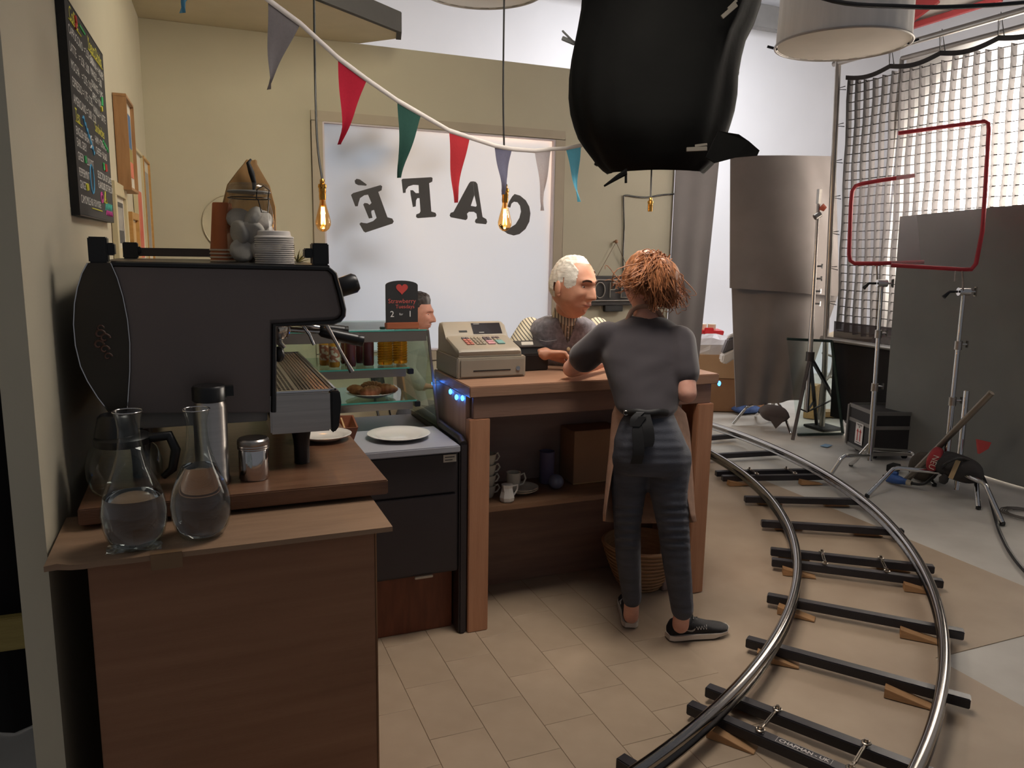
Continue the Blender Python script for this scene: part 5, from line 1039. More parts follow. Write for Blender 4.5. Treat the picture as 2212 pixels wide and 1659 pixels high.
# low chrome base of another stand, under the drape
gB = atz(1668, 905, 0); cB = thing('stand_base', 'low chrome stand base with splayed legs under the black drape', 'stand', (gB.x, gB.y, 0))
part(cB, 'column', MB().cyl(Vector((gB.x, gB.y, .10)), Vector((gB.x, gB.y, .46)), .0175, n=14), CHROME, 50)
for k_, f_ in ((atz(1612, 880, .17), atz(1583, 918, 0)), (atz(1690, 884, .17), atz(1708, 940, 0)), (atz(1640, 890, .15), atz(1632, 898, 0))):
    h_ = Vector((gB.x, gB.y, .22)); part(cB, 'leg', MB().sweep(bez([h_, h_.lerp(k_, .6), k_], 4)+[k_.lerp(f_, .15), f_+Vector((0, 0, .012))], .0125, 10), CHROME, 60)
gt = thing('glass_panel', 'leaning green edged glass panel in a dark frame beside the flight case', 'glass panel', atz(1770, 935, 0))
g4 = [atz(1723, 939, .012), atz(1821, 937, .012), at(1797, 737, 6.6), at(1700, 732, 6.6)]
m = MB(); m.add(g4, [(0, 1, 2, 3)]); part(gt, 'pane', m, thin_glass('panel_glass', (226, 238, 234), .8))
GE = mat('dark_green_edge', (36, 54, 50), .4)
for a_, b_ in ((0, 1), (1, 2), (2, 3)): part(gt, 'frame_bar', MB().bar(g4[a_], g4[b_], .022, .022), GE, bevel=.002)
# folding table behind
ft = thing('folding_table', 'folding table with grey bent legs behind the stands', 'table', atz(1800, 880, 0))
tq = [at(1770, 735, 7.3), at(1880, 740, 7.0), at(1905, 725, 7.5), at(1800, 722, 7.8)]
m = MB(); up_ = Vector((0, 0, .03)); m.add(tq+[p+up_ for p in tq], [(3, 2, 1, 0), (4, 5, 6, 7), (0, 1, 5, 4), (1, 2, 6, 5), (2, 3, 7, 6), (3, 0, 4, 7)]); part(ft, 'table_top', m, mat('tan_table_top', (190, 170, 140), .6))
for dx, dist in ((0, 7.2), (60, 7.4)): part(ft, 'leg', MB().sweep(bez([at(1798+dx, 740, dist), at(1800+dx, 780, dist), at(1794+dx, 808, dist), at(1777+dx, 830, dist), at(1773+dx, 850, dist), Vector((at(1773+dx, 850, dist).x, at(1773+dx, 850, dist).y, 0))], 4), .014, 8), mat('grey_table_leg', (140, 134, 130), .4, .7), 60)
part(ft, 'cross_bar', MB().cyl(at(1776, 762, 7.2), at(1835, 783, 7.2), .01).cyl(at(1790, 813, 7.2), at(1830, 824, 7.3), .01), mat('grey_table_leg', (140, 134, 130), .4, .7))

# flight case ---------------------------------------------------------------
th = radians(-18); Mc = Matrix.Translation((4.66, 4.16, .05)) @ Matrix.Rotation(th, 4, 'Z'); CW, CD, CH = .36, .36, .31
FCB = mat('black_laminate', (40, 37, 37), .5, var=.1); ALX = mat('aluminium_edging', (140, 136, 132), .4, .8)
fc = thing('flight_case', 'black flight case with metal edging and THIS SIDE UP label', 'flight case', M=Mc)
part(fc, 'body', MB().box(0, CW, 0, CD, .0, CH-.11), FCB, bevel=.003, local=True); part(fc, 'lid', MB().box(0, CW, 0, CD, CH-.105, CH), FCB, bevel=.003, local=True)
m = MB()
for x in (0, CW):
    for y in (0, CD): m.box(x-.014, x+.014, y-.014, y+.014, -.004, CH+.004)
part(fc, 'corner_edging', m, ALX, bevel=.003, local=True); m = MB()
for z in (0, CH-.108, CH):
    for y in (0, CD): m.box(0, CW, y-.006, y+.006, z-.014, z+.014)
    for x in (0, CW): m.box(x-.006, x+.006, 0, CD, z-.014, z+.014)
part(fc, 'edging', m, ALX, local=True)
for x, y in ((.06, .06), (CW-.06, .06), (.06, CD-.06), (CW-.06, CD-.06)): part(fc, 'caster', MB().cyl((x-.012, y, -.0255), (x+.012, y, -.0255), .0245, n=14).box(x-.02, x+.02, y-.02, y+.02, -.01, 0), BLACKM, 40, local=True)
Mlab = frame3((-.0075, CD*.5, .115) , (0, -1, 0), (0, 0, 1))
lab = part(fc, 'shipping_label', xf(MB().box(-.075, .075, -.001, .0005, -.115, .115), Mlab @ Matrix.Scale(.72, 4)), mat('white_label', (214, 206, 200), .6), local=True)
m = MB()
for dx in (-.028, .028): m.box(dx-.008, dx+.008, -.0028, -.0016, -.08, .02, M=Mlab @ Matrix.Scale(.72, 4)).prism([(dx-.022, .018), (dx+.022, .018), (dx, .055)], -.0028, -.0016, Mlab @ Matrix.Scale(.72, 4))
part(lab, 'arrow', m, mat('label_red', (176, 60, 54), .6), local=True)
m = MB()
for s_, z_ in (('THIS SIDE', .095), ('UP', .072)): m.merge(xf(text_mb(s_, .026, 0, 'CENTER', 0, .0005), Mlab @ Matrix.Scale(.72, 4) @ Matrix.Translation((0, -.0026, z_))))
m.box(-.05, .05, -.0028, -.0016, -.100, -.094, M=Mlab @ Matrix.Scale(.72, 4)); part(lab, 'lettering', m, BLACKM, local=True)

# sandbags, plug, cables, floor clutter --------------------------------------
SBK = mat('black_canvas', (46, 43, 42), .9, var=.15, sc=10, bump=.3, bsc=60)
def pillow(M_, sx, sy, sz, n=16, p=2.6):
    m = MB(); rings = []
    for i in range(n+1):
        t = -1+2*i/n; k = (1-abs(t)**p)**(1/p); kz = max(.10, (1-abs(t)**3)**.6)
        rings.append([M_ @ Vector((sx*t, sy*(.72+.28*k)*math.copysign(abs(cos(a))**.7, cos(a)), sz*kz*math.copysign(abs(sin(a))**.9, sin(a)))) for a in [2*pi*j/20 for j in range(20)]])
    m.loft(rings); return m
sbM = Matrix.Translation((4.40, 3.26, .215)) @ Matrix.Rotation(radians(-55), 4, 'Z') @ Matrix.Rotation(radians(14), 4, 'Y') @ Matrix.Scale(.78, 4)
sb = thing('sandbag', 'black sandbag with red patch slung over the legs of the right chrome stand', 'sandbag', (4.40, 3.26, .1))
part(sb, 'bag', pillow(sbM, .19, .13, .10), SBK, 50)
rp_ = part(sb, 'red_patch', xf(pillow(Matrix.Identity(4), .055, .118, .098), sbM @ Matrix.Translation((-.170, 0, 0))), mat('red_canvas', (150, 44, 48), .8), 50)
tx = xf(text_mb('NEU', .07), Matrix.Rotation(radians(90), 4, 'Y')); 
part(rp_, 'lettering', xf(text_mb('NEU', .062), sbM @ Matrix.Translation((-.172, -.123, .0)) @ Matrix.Rotation(radians(90), 4, 'Y')), mat('pale_paint', (200, 184, 168), .7))
part(sb, 'tan_tape', xf(MB().box(-.035, .0, -.1335, -.131, -.075, .085), sbM), mat('tan_tape', (170, 146, 110), .6))
part(sb, 'hanging_strap', MB().sweep([sbM @ Vector((-.05, -.1, -.07)), sbM @ Vector((-.06, -.11, -.11)), sbM @ Vector((-.06, -.11, -.14))], [.02, .03, .02], 8), SBK, 50)
s2M = Matrix.Translation(atz(1672, 893, .16)) @ Matrix.Rotation(radians(-30), 4, 'Z') @ Matrix.Rotation(radians(8), 4, 'Y') @ Matrix.Scale(.72, 4); s2 = thing('sandbag', 'grey sandbag slung over the foot of the tall stand by the black drape', 'sandbag', atz(1660, 900, .05))
part(s2, 'bag', pillow(s2M, .17, .12, .10), mat('grey_canvas', (84, 76, 74), .9, var=.1), 50)
part(s2, 'corner_flap', MB().prism([(-.10, -.02), (.12, -.02), (.03, -.16)], -.125, -.118, s2M), mat('grey_canvas', (84, 76, 74), .9))
pf_ = atz(1938, 1036, .035); pl_ = thing('power_plug', 'blue industrial power plug lying on the studio floor', 'plug', (pf_.x, pf_.y, 0)); pd = (atz(1990, 1050, .03)-atz(1915, 1030, .03)).normalized()
part(pl_, 'shell', MB().sweep([pf_-pd*.07, pf_-pd*.065, pf_-pd*.02, pf_+pd*.02, pf_+pd*.04, pf_+pd*.07], [.02, .034, .034, .028, .022, .02], 14), mat('blue_plastic', (54, 88, 150), .4), 40)
part(pl_, 'collar', MB().cyl(pf_+pd*.07, pf_+pd*.10, .021, .017), mat('pale_collar', (176, 166, 146), .5), 40); part(pl_, 'pin', MB().cyl(pf_-pd*.10, pf_-pd*.06, .010), BLACKM)
part(pl_, 'hinged_cap', MB().cyl(pf_-pd*.06+Vector((0, 0, .035)), pf_+pd*.0+Vector((0, 0, .042)), .012), mat('blue_plastic', (54, 88, 150), .4))
e0 = pf_+pd*.10
single('floor_cable', MB().sweep(bez([e0, e0+pd*.08+Vector((0, 0, .02)), atz(2022, 1025, .12), atz(2040, 1005, .25), atz(2070, 990, .30), atz(2105, 1003, .24), atz(2128, 1040, .12), atz(2142, 1090, .02), atz(2160, 1150, .012), atz(2190, 1205, .012), atz(2240, 1260, .012), atz(2320, 1330, .012)], 6), .0095, 8), CAB, 'black cable running from the blue plug over the sandbag and off to the right', 'cable', smooth=60)
c0 = atz(2212, 1113, .0); m = MB()
m.sweep([(c0.x+(.13-.012*k/14)*cos(k*.45), c0.y+(.13-.012*k/14)*sin(k*.45), .008+.0016*(k % 14)/3) for k in range(60)], .0035, 6); single('wire_coil', m, mat('thin_grey_wire', (90, 84, 78), .5), 'loose coil of thin wire on the floor at the right edge', 'wire coil', smooth=60)
single('short_chrome_pole', MB().cyl(Vector((4.55, 3.36, .02)), at(2088, 845, 5.05), .018, n=14), CHROME, 'short chrome pole standing behind the right chrome stand', 'pole', smooth=50)
p1_ = at(2142, 848, 4.66); p0_ = at(2030, 963, 4.95); p0_ = p1_+(p0_-p1_)*((p1_.z-.03)/(p1_.z-p0_.z))
single('leaning_pole', MB().cyl(p0_, p1_, .02, n=14), mat('dull_pole', (126, 118, 108), .35, .8), 'dull pole leaning diagonally against the black floppy', 'pole', smooth=50)
b0, b1 = atz(2090, 975, .03), atz(2260, 1025, .03); single('timber_plank', MB().bar(b0, b1, .09, .05), wood('dusty_plank', (130, 112, 90), (156, 136, 112)), 'timber plank on the floor below the black floppy', 'plank', bevel=.003)
q = atz(2012, 978, .05); single('cloth_bundle', pillow(Matrix.Translation((q.x, q.y, .07)), .12, .09, .07), mat('dusty_cloth', (104, 92, 80), .9, var=.2, sc=9, bump=.5, bsc=20), 'dusty bundle of cloth and cord by the foot of the leaning pole', 'bundle', smooth=60)
q = atz(1995, 1020, .06); single('black_boot_bag', pillow(Matrix.Translation((q.x, q.y, .10)) @ Matrix.Rotation(.5, 4, 'Z'), .10, .09, .098), mat('dark_olive_cloth', (64, 58, 50), .9, var=.2, sc=12, bump=.5, bsc=30), 'dark lumpy sandbag on the floor behind the blue plug', 'sandbag', smooth=60)
q = atz(1930, 1012, .02); single('small_black_block', MB().box(-.05, .05, -.03, .03, 0, .05, M=Matrix.Translation((q.x, q.y, .001)) @ Matrix.Rotation(.3, 4, 'Z')), BLACKM, 'small black block on the floor behind the blue plug', 'block', bevel=.004)
q = at(2122, 962, 4.9); m = MB(); m.prism([(-.04, .04), (.05, .02), (.035, -.02), (-.02, -.055)], -.01, .01, frame3(q, RIGHT, Vector((0, 0, 1)))); single('red_tag', m, mat('red_tag', (196, 76, 72), .6), 'red tag of cloth hanging against the black floppy', 'tag')
q = atz(1785, 963, 0); single('blue_paper_scrap', MB().box(-.05, .05, -.03, .03, .0, .003, M=Matrix.Translation((q.x, q.y, .0005)) @ Matrix.Rotation(.4, 4, 'Z')), mat('pale_blue_paper', (120, 150, 176), .7), 'small pale blue scrap lying on the studio floor', 'paper scrap')
# boxes and clutter beyond the counter
bx0 = atz(1535, 892, 0); Mx = Matrix.Translation((bx0.x+.12, bx0.y+.30, 0)) @ Matrix.Rotation(radians(-24), 4, 'Z')
single('carton', xf(MB().box(-.45, .55, -.25, .25, .001, .33), Mx), CARD, 'large cardboard carton on the floor beyond the end of the cash counter', 'box', bevel=.004)
single('carton', xf(MB().box(-.45, .56, -.26, .25, .331, .56), Mx), mat('pale_cardboard', (176, 142, 108), .85, sc=3, c2=(190, 156, 122)), 'pale cardboard carton stacked under the plastic bag', 'box', bevel=.004)
random.seed(31); rings = []
for k, (z, s_) in enumerate(((.561, 1.0), (.60, 1.05), (.66, .95), (.71, .7), (.74, .3))):
    rings.append([Mx @ Vector((.05+.34*s_*cos(a)*(1+random.uniform(-.14, .14)), -.135+.11*s_*sin(a)*(1+random.uniform(-.14, .14)), z+random.uniform(-.012, .012)+.001)) for a in [2*pi*i/18 for i in range(18)]])
m = MB(); m.loft(rings); single('plastic_bag', m, mat('white_plastic_film', (224, 222, 224), .2, var=.06, sc=8, alpha=.75), 'crinkled white plastic bag on top of the cartons', 'plastic bag')
single('red_crate', xf(MB().loft([[(x, y, .562) for x, y in ((-.30, .0), (.14, .0), (.14, .20), (-.30, .20))], [(x, y, .77) for x, y in ((-.33, -.02), (.17, -.02), (.17, .23), (-.33, .23))]]).box(-.03, .06, -.045, -.015, .74, .80), Mx), mat('red_plastic', (206, 44, 48), .35), 'red plastic crate behind the white plastic bag', 'crate', bevel=.006)
for k, px in enumerate((1547, 1558)):
    q = Mx @ Vector((-.02+.09*k, .10, .7712)); single('tape_roll', MB().lathe([(.012, 0), (.04, 0), (.04, .055), (.012, .055)], q, 20), mat('pale_tape', (222, 214, 190), .5), ['pale tape roll standing on the red crate', 'second pale tape roll on the red crate, nearer the white iron'][k], 'tape roll', smooth=40)
q = at(1578, 757, 7.2); Mi = frame3(q, RIGHT*.95+Vector((0, 0, .35)), Vector((0, 0, 1))); ir = thing('clothes_iron', 'white clothes iron lying across the plastic bag', 'iron', q)
part(ir, 'body', MB().prism([(-.12, -.06), (-.10, -.10), (.16, -.04), (.16, .02), (-.09, .0)], -.06, .06, Mi), mat('white_plastic_body', (222, 220, 218), .3), bevel=.012)
part(ir, 'shell', MB().prism([(-.09, .004), (.16, .024), (.16, .10), (.0, .115)], -.045, .045, Mi), mat('grey_plastic_body', (110, 108, 112), .35), bevel=.01)
part(ir, 'grip', MB().prism([(.0, .118), (.16, .104), (.16, .15), (.03, .15)], -.03, .03, Mi), mat('white_plastic_body', (222, 220, 218), .3), bevel=.008)
q = atz(1612, 892, 0); random.seed(8); m = MB(); m.merge(pillow(Matrix.Translation((q.x, q.y, .04)), .14, .08, .04)); single('blue_rag', m, mat('blue_rag', (70, 92, 140), .9, var=.3, sc=14, bump=.6, bsc=30), 'blue rag on the floor under the black drape', 'rag', smooth=60)
q = atz(1735, 892, 0); single('wooden_crate', xf(MB().box(-.06, .10, -.05, .05, .001, .32), Matrix.Translation((q.x-.1, q.y-.2, 0)) @ Matrix.Rotation(.5, 4, 'Z')), wood('yellow_crate', (176, 142, 92), (200, 166, 116)), 'yellow plywood crate standing behind the tall stand', 'crate', bevel=.004)
q = atz(1815, 900, 0); single('timber_offcut', MB().bar(q+Vector((-.2, .1, .03)), q+Vector((.35, -.15, .03)), .16, .05), wood('yellow_crate', (176, 142, 92), (200, 166, 116)), 'timber offcut on the floor behind the glass panel', 'offcut', bevel=.004)

# blue fairy lights ------------------------------------------------------------
fl = thing('fairy_lights', 'string of blue fairy lights pinned round the ends of the cash counter', 'fairy lights', (.94, 2.9, .93))
LEDM = mat('blue_led', (120, 190, 255), .3, emit=14, ec=(40, 120, 255)); WIREM = mat('clear_wire', (120, 130, 150), .4)
pts = [aty(936, 828, 2.985), Vector((.938, 3.02, .96)), Vector((.938, 2.92, .955)), Vector((.938, 2.84, .950)), Vector((.938, 2.79, .955)), Vector((.938, 2.73, .952))]
part(fl, 'wire', MB().sweep(bez(pts, 5), .0012, 5), WIREM, 60)
def led(p, nm='led_bulb'):
    part(fl, nm, MB().ell(p, (.007, .007, .011), n=12, m=8), LEDM, 60); l = lamp('led_glow', 'POINT', p, None, .06, (.15, .42, 1.0), .008); l.parent = fl; l.location = Vector(p)-Vector((.94, 2.9, .93))
for px, py, x in ((936, 828, .925), (973, 846, .935), (986, 858, .935), (999, 860, .935)):
    led(atx(px, py, x))
led(Vector((2.093, 2.70, .955))); part(fl, 'wire', MB().sweep(bez([Vector((2.088, 3.1, .95)), Vector((2.09, 2.9, .955)), Vector((2.093, 2.70, .962))], 5), .0012, 5), WIREM, 60)

# ------------------------------------------------------------------ people
def proj(p):
    q = Vector(p)-Vector((0, 0, EYE)); zc = q.dot(FWD); return IMG_W/2+FPX*q.dot(RIGHT)/zc, IMG_H/2-FPX*q.dot(UP)/zc
def sst(a, b, x): t = max(0, min(1, (x-a)/(b-a))); return t*t*(3-2*t)
def gs(x, z, cx, cz, sx, sz): return math.exp(-((x-cx)/sx)**2-((z-cz)/sz)**2)
def head_pt(nx, ny, nz, old=0):
    """skull and face surface; local -Y is the face, Z up, origin mid head, 25 cm tall"""
    f = sst(.05, .75, -ny)                       # 1 on the face
    x = .0765*nx; y = .099*ny; z = .125*nz
    if nz < 0:
        t = -nz
        x *= 1-.30*sst(.35, 1, t)*(1) ; y *= (1-.34*sst(.25, .95, t)) if ny > 0 else (1-.06*sst(.4, 1, t))
        if ny > 0: z *= 1-.18*sst(.3, 1, t)*ny
    else:
        x *= 1+.04*sst(.1, .6, nz); y *= 1.02 if ny > 0 else 1-.05*sst(.3, .9, nz)
    if ny < 0:
        y = -.099*(abs(ny)**.72)*(1 if nz > -.5 else 1) * ((1-.06*sst(.4, 1, -nz)) if nz < 0 else 1-.05*sst(.3, .9, nz))
        dy = 0.
        dy -= .010*gs(x, z, 0, .034, .05, .013)                                  # brow ridge
        for s_ in (-1, 1):
            dy += .0125*gs(x, z, s_*.031, .014, .017, .012)                       # sockets
            dy -= .0055*gs(x, z, s_*.030, .013, .010, .0055)                      # lids
            dy -= .006*gs(x, z, s_*.047, -.018, .018, .016)                       # cheekbones
            dy += (.004+.003*old)*gs(x, z, s_*.045, -.055, .016, .022)            # cheeks below
            dy += .0035*old*gs(x, z, s_*.030, -.048, .006, .018)
        w_ = .0085+.0045*sst(.02, -.03, z); tz = sst(.028, -.030, z)*sst(-.046, -.036, z)
        dy -= (.006+.024*tz)*math.exp(-(x/w_)**2)*sst(.045, .02, z)*sst(-.046, -.036, z)
        for s_ in (-1, 1): dy -= .009*gs(x, z, s_*.012, -.030, .007, .008)
        dy -= .0075*gs(x, z, 0, -.058, .024, .0055)+.0085*gs(x, z, 0, -.070, .021, .006); dy += .006*gs(x, z, 0, -.0640, .024, .0022)
        dy += .004*gs(x, z, 0, -.082, .02, .006); dy -= .012*gs(x, z, 0, -.102, .022, .016)
        y += dy*f
    return Vector((x, y, z))
def head_mb(M, old=0, n=120, m=84):
    mb = MB(); G = []
    for i in range(m+1):
        ph = pi*i/m; row = []
        for j in range(n):
            th = 2*pi*j/n; row.append((sin(ph)*sin(th), -sin(ph)*cos(th), cos(ph)))
        G.append(row)
    mb.loft([[M @ head_pt(*q, old) for q in row] for row in G], False)
    for s_ in (-1, 1):                         # ears
        er = MB(); er.ell((s_*.079, .012, -.006), (.010, .019, .032), Matrix.Rotation(s_*.35, 3, 'Z') @ Matrix.Rotation(-.15, 3, 'X'), 16, 12)
        er.ell((s_*.081, .004, -.030), (.007, .009, .012), None, 10, 8)
        mb.merge(xf(er, M))
    return mb
def hair_mb(M, keep, off, n=110, m=80, old=0):
    """hair shell lying on the skull where keep(n) is positive"""
    mb = MB(); idx = {}; vs = []
    def P(i, j, inner):
        j %= n; k = (i, j, inner)
        if k not in idx:
            ph = pi*i/m; th = 2*pi*j/n; q = (sin(ph)*sin(th), -sin(ph)*cos(th), cos(ph)); p = head_pt(*q, old); kk = min(1, max(0, keep(*q))*4)
            d_ = Vector(q).normalized()*((off(*q)*kk) if not inner else -.004)
            idx[k] = len(vs); vs.append(M @ (p+d_))
        return idx[k]
    for i in range(m):
        for j in range(n):
            ph = pi*(i+.5)/m; th = 2*pi*(j+.5)/n
            if keep(sin(ph)*sin(th), -sin(ph)*cos(th), cos(ph)) > 0: mb.f.append((P(i, j, 0), P(i, j+1, 0), P(i+1, j+1, 0), P(i+1, j, 0))); mb.mi.append(0)
    mb.v = vs; return mb
def hand_mb(M, s=1., curls=((.5, .7, .5),)*4, thumb=((.6, .3),), left=False):
    """wrist at origin, fingers along +X, palm facing -Z, thumb on +Y (mirrored when left)"""
    parts = []; k = -1 if left else 1
    pm = MB(); pm.loft([[(x, k*(y0+w*cos(a)), z0+h*sin(a)) for a in [2*pi*i/16 for i in range(16)]] for x, y0, w, h, z0 in ((-.03, 0, .026, .020, 0), (.0, 0, .027, .019, 0), (.03, .002, .037, .0165, .001), (.065, .0, .041, .0145, .002), (.088, -.001, .039, .012, .002))]); parts.append(pm)
    for i, (by, ln, r) in enumerate(((.0295, .078, .0088), (.0098, .086, .0090), (-.010, .080, .0086), (-.0285, .064, .0078))):
        c1, c2, c3 = curls[i if len(curls) > 1 else 0]; p = Vector((.082, k*by, .002)); a = 0.; pts = [p-Vector((.02, 0, 0)), p]; rs = [r*1.05, r*1.08]
        for cc_, seg in ((c1, .46), (c2, .30), (c3, .24)):
            a += cc_; p = p+Vector((cos(a), 0, -sin(a)))*ln*seg; pts.append(p); rs.append(r*(1.0 if seg > .25 else .80))
        parts.append(MB().sweep(pts, rs, 10)); parts.append(MB().ell(pts[-1], r*.82, None, 10, 8))
        for q, rr in zip(pts[1:-1], rs[1:-1]): parts.append(MB().ell(q, rr*1.04, None, 10, 8))
    t1, t2 = thumb[0]; p = Vector((.018, k*.024, -.004)); pts = [p, p+Vector((.028*cos(t1), k*.028*sin(t1), -.008)), p+Vector((.028*cos(t1)+.030*cos(t1-t2), k*(.028*sin(t1)+.030*sin(t1-t2)), -.016)), p+Vector((.028*cos(t1)+.052*cos(t1-t2), k*(.028*sin(t1)+.052*sin(t1-t2)), -.024))]
    parts.append(MB().sweep(pts, [.014, .0125, .0100, .0080], 10)); parts.append(MB().ell(pts[-1], .0080, None, 10, 8))
    S = Matrix.Scale(s, 4); return [xf(q, M @ S) for q in parts]
def limb(pts, rs, n=16): 
    m = [MB().sweep(pts, rs, n)]+[MB().ell(p, r, None, 14, 10) for p, r in zip(pts, rs)]; return m
def rings_mb(rows, n=28, sq=2.3):
    """rows: (py, left px, right px, distance, half depth) - closed trunk"""
    R_ = []
    for py, l, r, dist, hd in rows:
        c_ = at((l+r)/2, py, dist); hw = (r-l)/2/FPX*dist
        R_.append([c_+R0*hw*math.copysign(abs(cos(a))**(2/sq), cos(a))+Vector((sin(YAW), cos(YAW), 0))*hd*math.copysign(abs(sin(a))**(2/sq), sin(a)) for a in [2*pi*i/n for i in range(n)]])
    m = MB(); m.loft(R_); return m
def head_frame(c_, face, s=1., tilt=0.):
    f = Vector(face).normalized(); y = -f; z = Vector((0, 0, 1)); x = y.cross(z).normalized(); z = x.cross(y).normalized()
    M = Matrix((x, y, z)).transposed().to_4x4(); M = Matrix.Translation(c_) @ M @ Matrix.Rotation(tilt, 4, 'Y') @ Matrix.Scale(s, 4); return M
def skin(name, c, c2): return mat(name, c, .5, sc=18, c2=c2, sss=.12, bump=.08, bsc=220)

# shoe -----------------------------------------------------------------------
def shoe(person, M, logo_side):
    """local: heel at origin, toe along +X, up Z"""
    SEC = [(0, .022, .016, .070), (.012, .031, .014, .088), (.04, .034, .014, .096), (.075, .034, .014, .094), (.105, .036, .014, .088), (.14, .040, .014, .074), (.18, .044, .015, .060), (.215, .043, .016, .052), (.245, .034, .020, .044), (.262, .016, .024, .036)]
    m = MB(); m.loft([[M @ Vector((x, w*cos(a)*(1 if sin(a) < .2 else 1-.28*sst(.2, 1, sin(a))), zb+(zt-zb)*(.5+.5*sin(a)))) for a in [2*pi*i/20 for i in range(20)]] for x, w, zb, zt in SEC])
    up = part(person, 'shoe', m, mat('black_knit_shoe', (20, 19, 21), .75, var=.2, sc=120, bump=.3, bsc=300), 60)
    m = MB(); m.loft([[M @ Vector((x, s_*w*1.06, z)) for s_, z in ((-1, .006+(.006 if x > .2 else 0)+(.02 if x > .25 else 0)), (1, .006+(.006 if x > .2 else 0)+(.02 if x > .25 else 0)), (1, .026 if x < .2 else .024+(.012 if x > .25 else 0)), (-1, .026 if x < .2 else .024+(.012 if x > .25 else 0)))] for x, w in [(-.004, .020)]+[(x, w) for x, w, a_, b_ in SEC[1:-1]]+[(.266, .014)]])
    part(up, 'midsole', m, mat('pale_midsole', (196, 184, 170), .6), 50)
    m = MB(); m.loft([[M @ Vector((x, s_*w*1.0, z)) for s_, z in ((-1, .0005+lift), (1, .0005+lift), (1, .008+lift), (-1, .008+lift))] for x, w, lift in ((.0, .018, .004), (.02, .028, .001), (.08, .030, 0), (.15, .036, 0), (.21, .038, .002), (.255, .018, .018))])
    part(up, 'outsole', m, BLACKM, 50)
    s_ = logo_side
    def side(x, z):  # point on the side of the upper
        for (x0, w0, b0, t0), (x1, w1, b1, t1) in zip(SEC, SEC[1:]):
            if x0 <= x <= x1: k = (x-x0)/(x1-x0); w = w0+(w1-w0)*k; zb = b0+(b1-b0)*k; zt = t0+(t1-t0)*k; sa = max(-1, min(1, (z-zb)/(zt-zb)*2-1)); return M @ Vector((x, s_*(w*sqrt(max(0, 1-sa*sa))*(1 if sa < .2 else 1-.28*sst(.2, 1, sa))+.0012), z))
    lo = [(.035, .068), (.05, .055), (.065, .046), (.08, .0405), (.09, .040), (.098, .046), (.1, .056)]; hi = [(.035, .068), (.05, .0575), (.065, .051), (.08, .048), (.088, .0485), (.094, .052), (.1, .056)]
    m = MB(); m.loft([[side(*p) for p in lo], [side(*p) for p in hi]], False, False); part(up, 'logo', m, mat('silver_logo', (150, 144, 140), .4), 60, label='silver curved tick logo')
    m = MB().sweep([side(.105+.006*i, .048 if i % 2 else .060) for i in range(9)], .0011, 5); part(up, 'stitching', m, mat('white_stitch', (196, 190, 186), .7))
    m = MB()
    for k in range(4): x = .098+.02*k; zt = .088-.012*k; m.sweep([M @ Vector((x, -.018, zt-.004)), M @ Vector((x+.006, 0, zt+.006)), M @ Vector((x, .018, zt-.004))], .0028, 6)
    m.sweep([M @ Vector((.085, .0, .094)), M @ Vector((.078, .012, .108)), M @ Vector((.066, .0, .112)), M @ Vector((.07, -.012, .10))], .003, 6)
    part(up, 'laces', m, BLACKP, 60)
    return up

# ---- the woman at the counter ------------------------------------------------
wo = thing('person', 'ginger haired woman in black top, tan apron and jeans leaning on the counter', 'person', (1.62, 2.44, 0))
SKW = skin('fair_skin', (196, 142, 122), (214, 164, 144))
El, Er = Vector((1.385, 2.725, 1.046)), at(1484, 850, 2.84)
Sl, Sr = at(1312, 728, 2.95), at(1466, 738, 2.92)
HLw, HRw = Vector((1.60, 2.86, 1.045)), Vector((1.80, 2.715, 1.045))
HC = at(1396, 612, 3.0)
Mh = head_frame(HC, (-.10, 1, -.10), .93)
arms = limb([Sl, Sl.lerp(El, .5), El], [.044, .041, .036])+limb([El, El.lerp(HLw, .35), HLw], [.036, .036, .024])
arms += limb([Sr, Sr.lerp(Er, .5), Er], [.046, .043, .037])+limb([Er, Er.lerp(HRw, .35), HRw], [.037, .036, .024])
def hand_frame(w, d, palm=(0, 0, -1)):
    x = Vector(d).normalized(); z = -Vector(palm); z = (z-x*z.dot(x)).normalized(); y = z.cross(x); M = Matrix((x, y, z)).transposed().to_4x4(); M.translation = w; return M
hl_ = hand_mb(hand_frame(HLw, (1, .25, 0)), .88, ((.15, .2, .2),)*1, ((.7, .3),), True)+hand_mb(hand_frame(HRw, (-.35, 1, -.02)), .88, ((.2, .3, .2),)*1, ((.7, .3),), False)
bodyw = blob(arms+hl_+limb([at(1398, 705, 2.97), at(1392, 672, 2.985), at(1388, 640, 2.995)], [.058, .044, .046])+[rings_mb([(700, 1345, 1448, 2.96, .07), (760, 1312, 1468, 2.94, .085), (860, 1338, 1458, 2.9, .075), (960, 1340, 1470, 2.9, .075)])]+limb([at(1365, 1290, 3.09), at(1363, 1330, 3.13)], [.030, .032])+limb([at(1474, 1310, 2.99), at(1470, 1350, 3.01)], [.031, .033]), .0065, 4)
bodyw.merge(head_mb(Mh)); part(wo, 'body', bodyw, SKW, 80)
for s_ in (-1, 1): part(wo, 'eye', xf(MB().ell((s_*.031, -.0745, .013), .0115, None, 14, 10), Mh), mat('eye_white', (220, 212, 204), .25), 80)
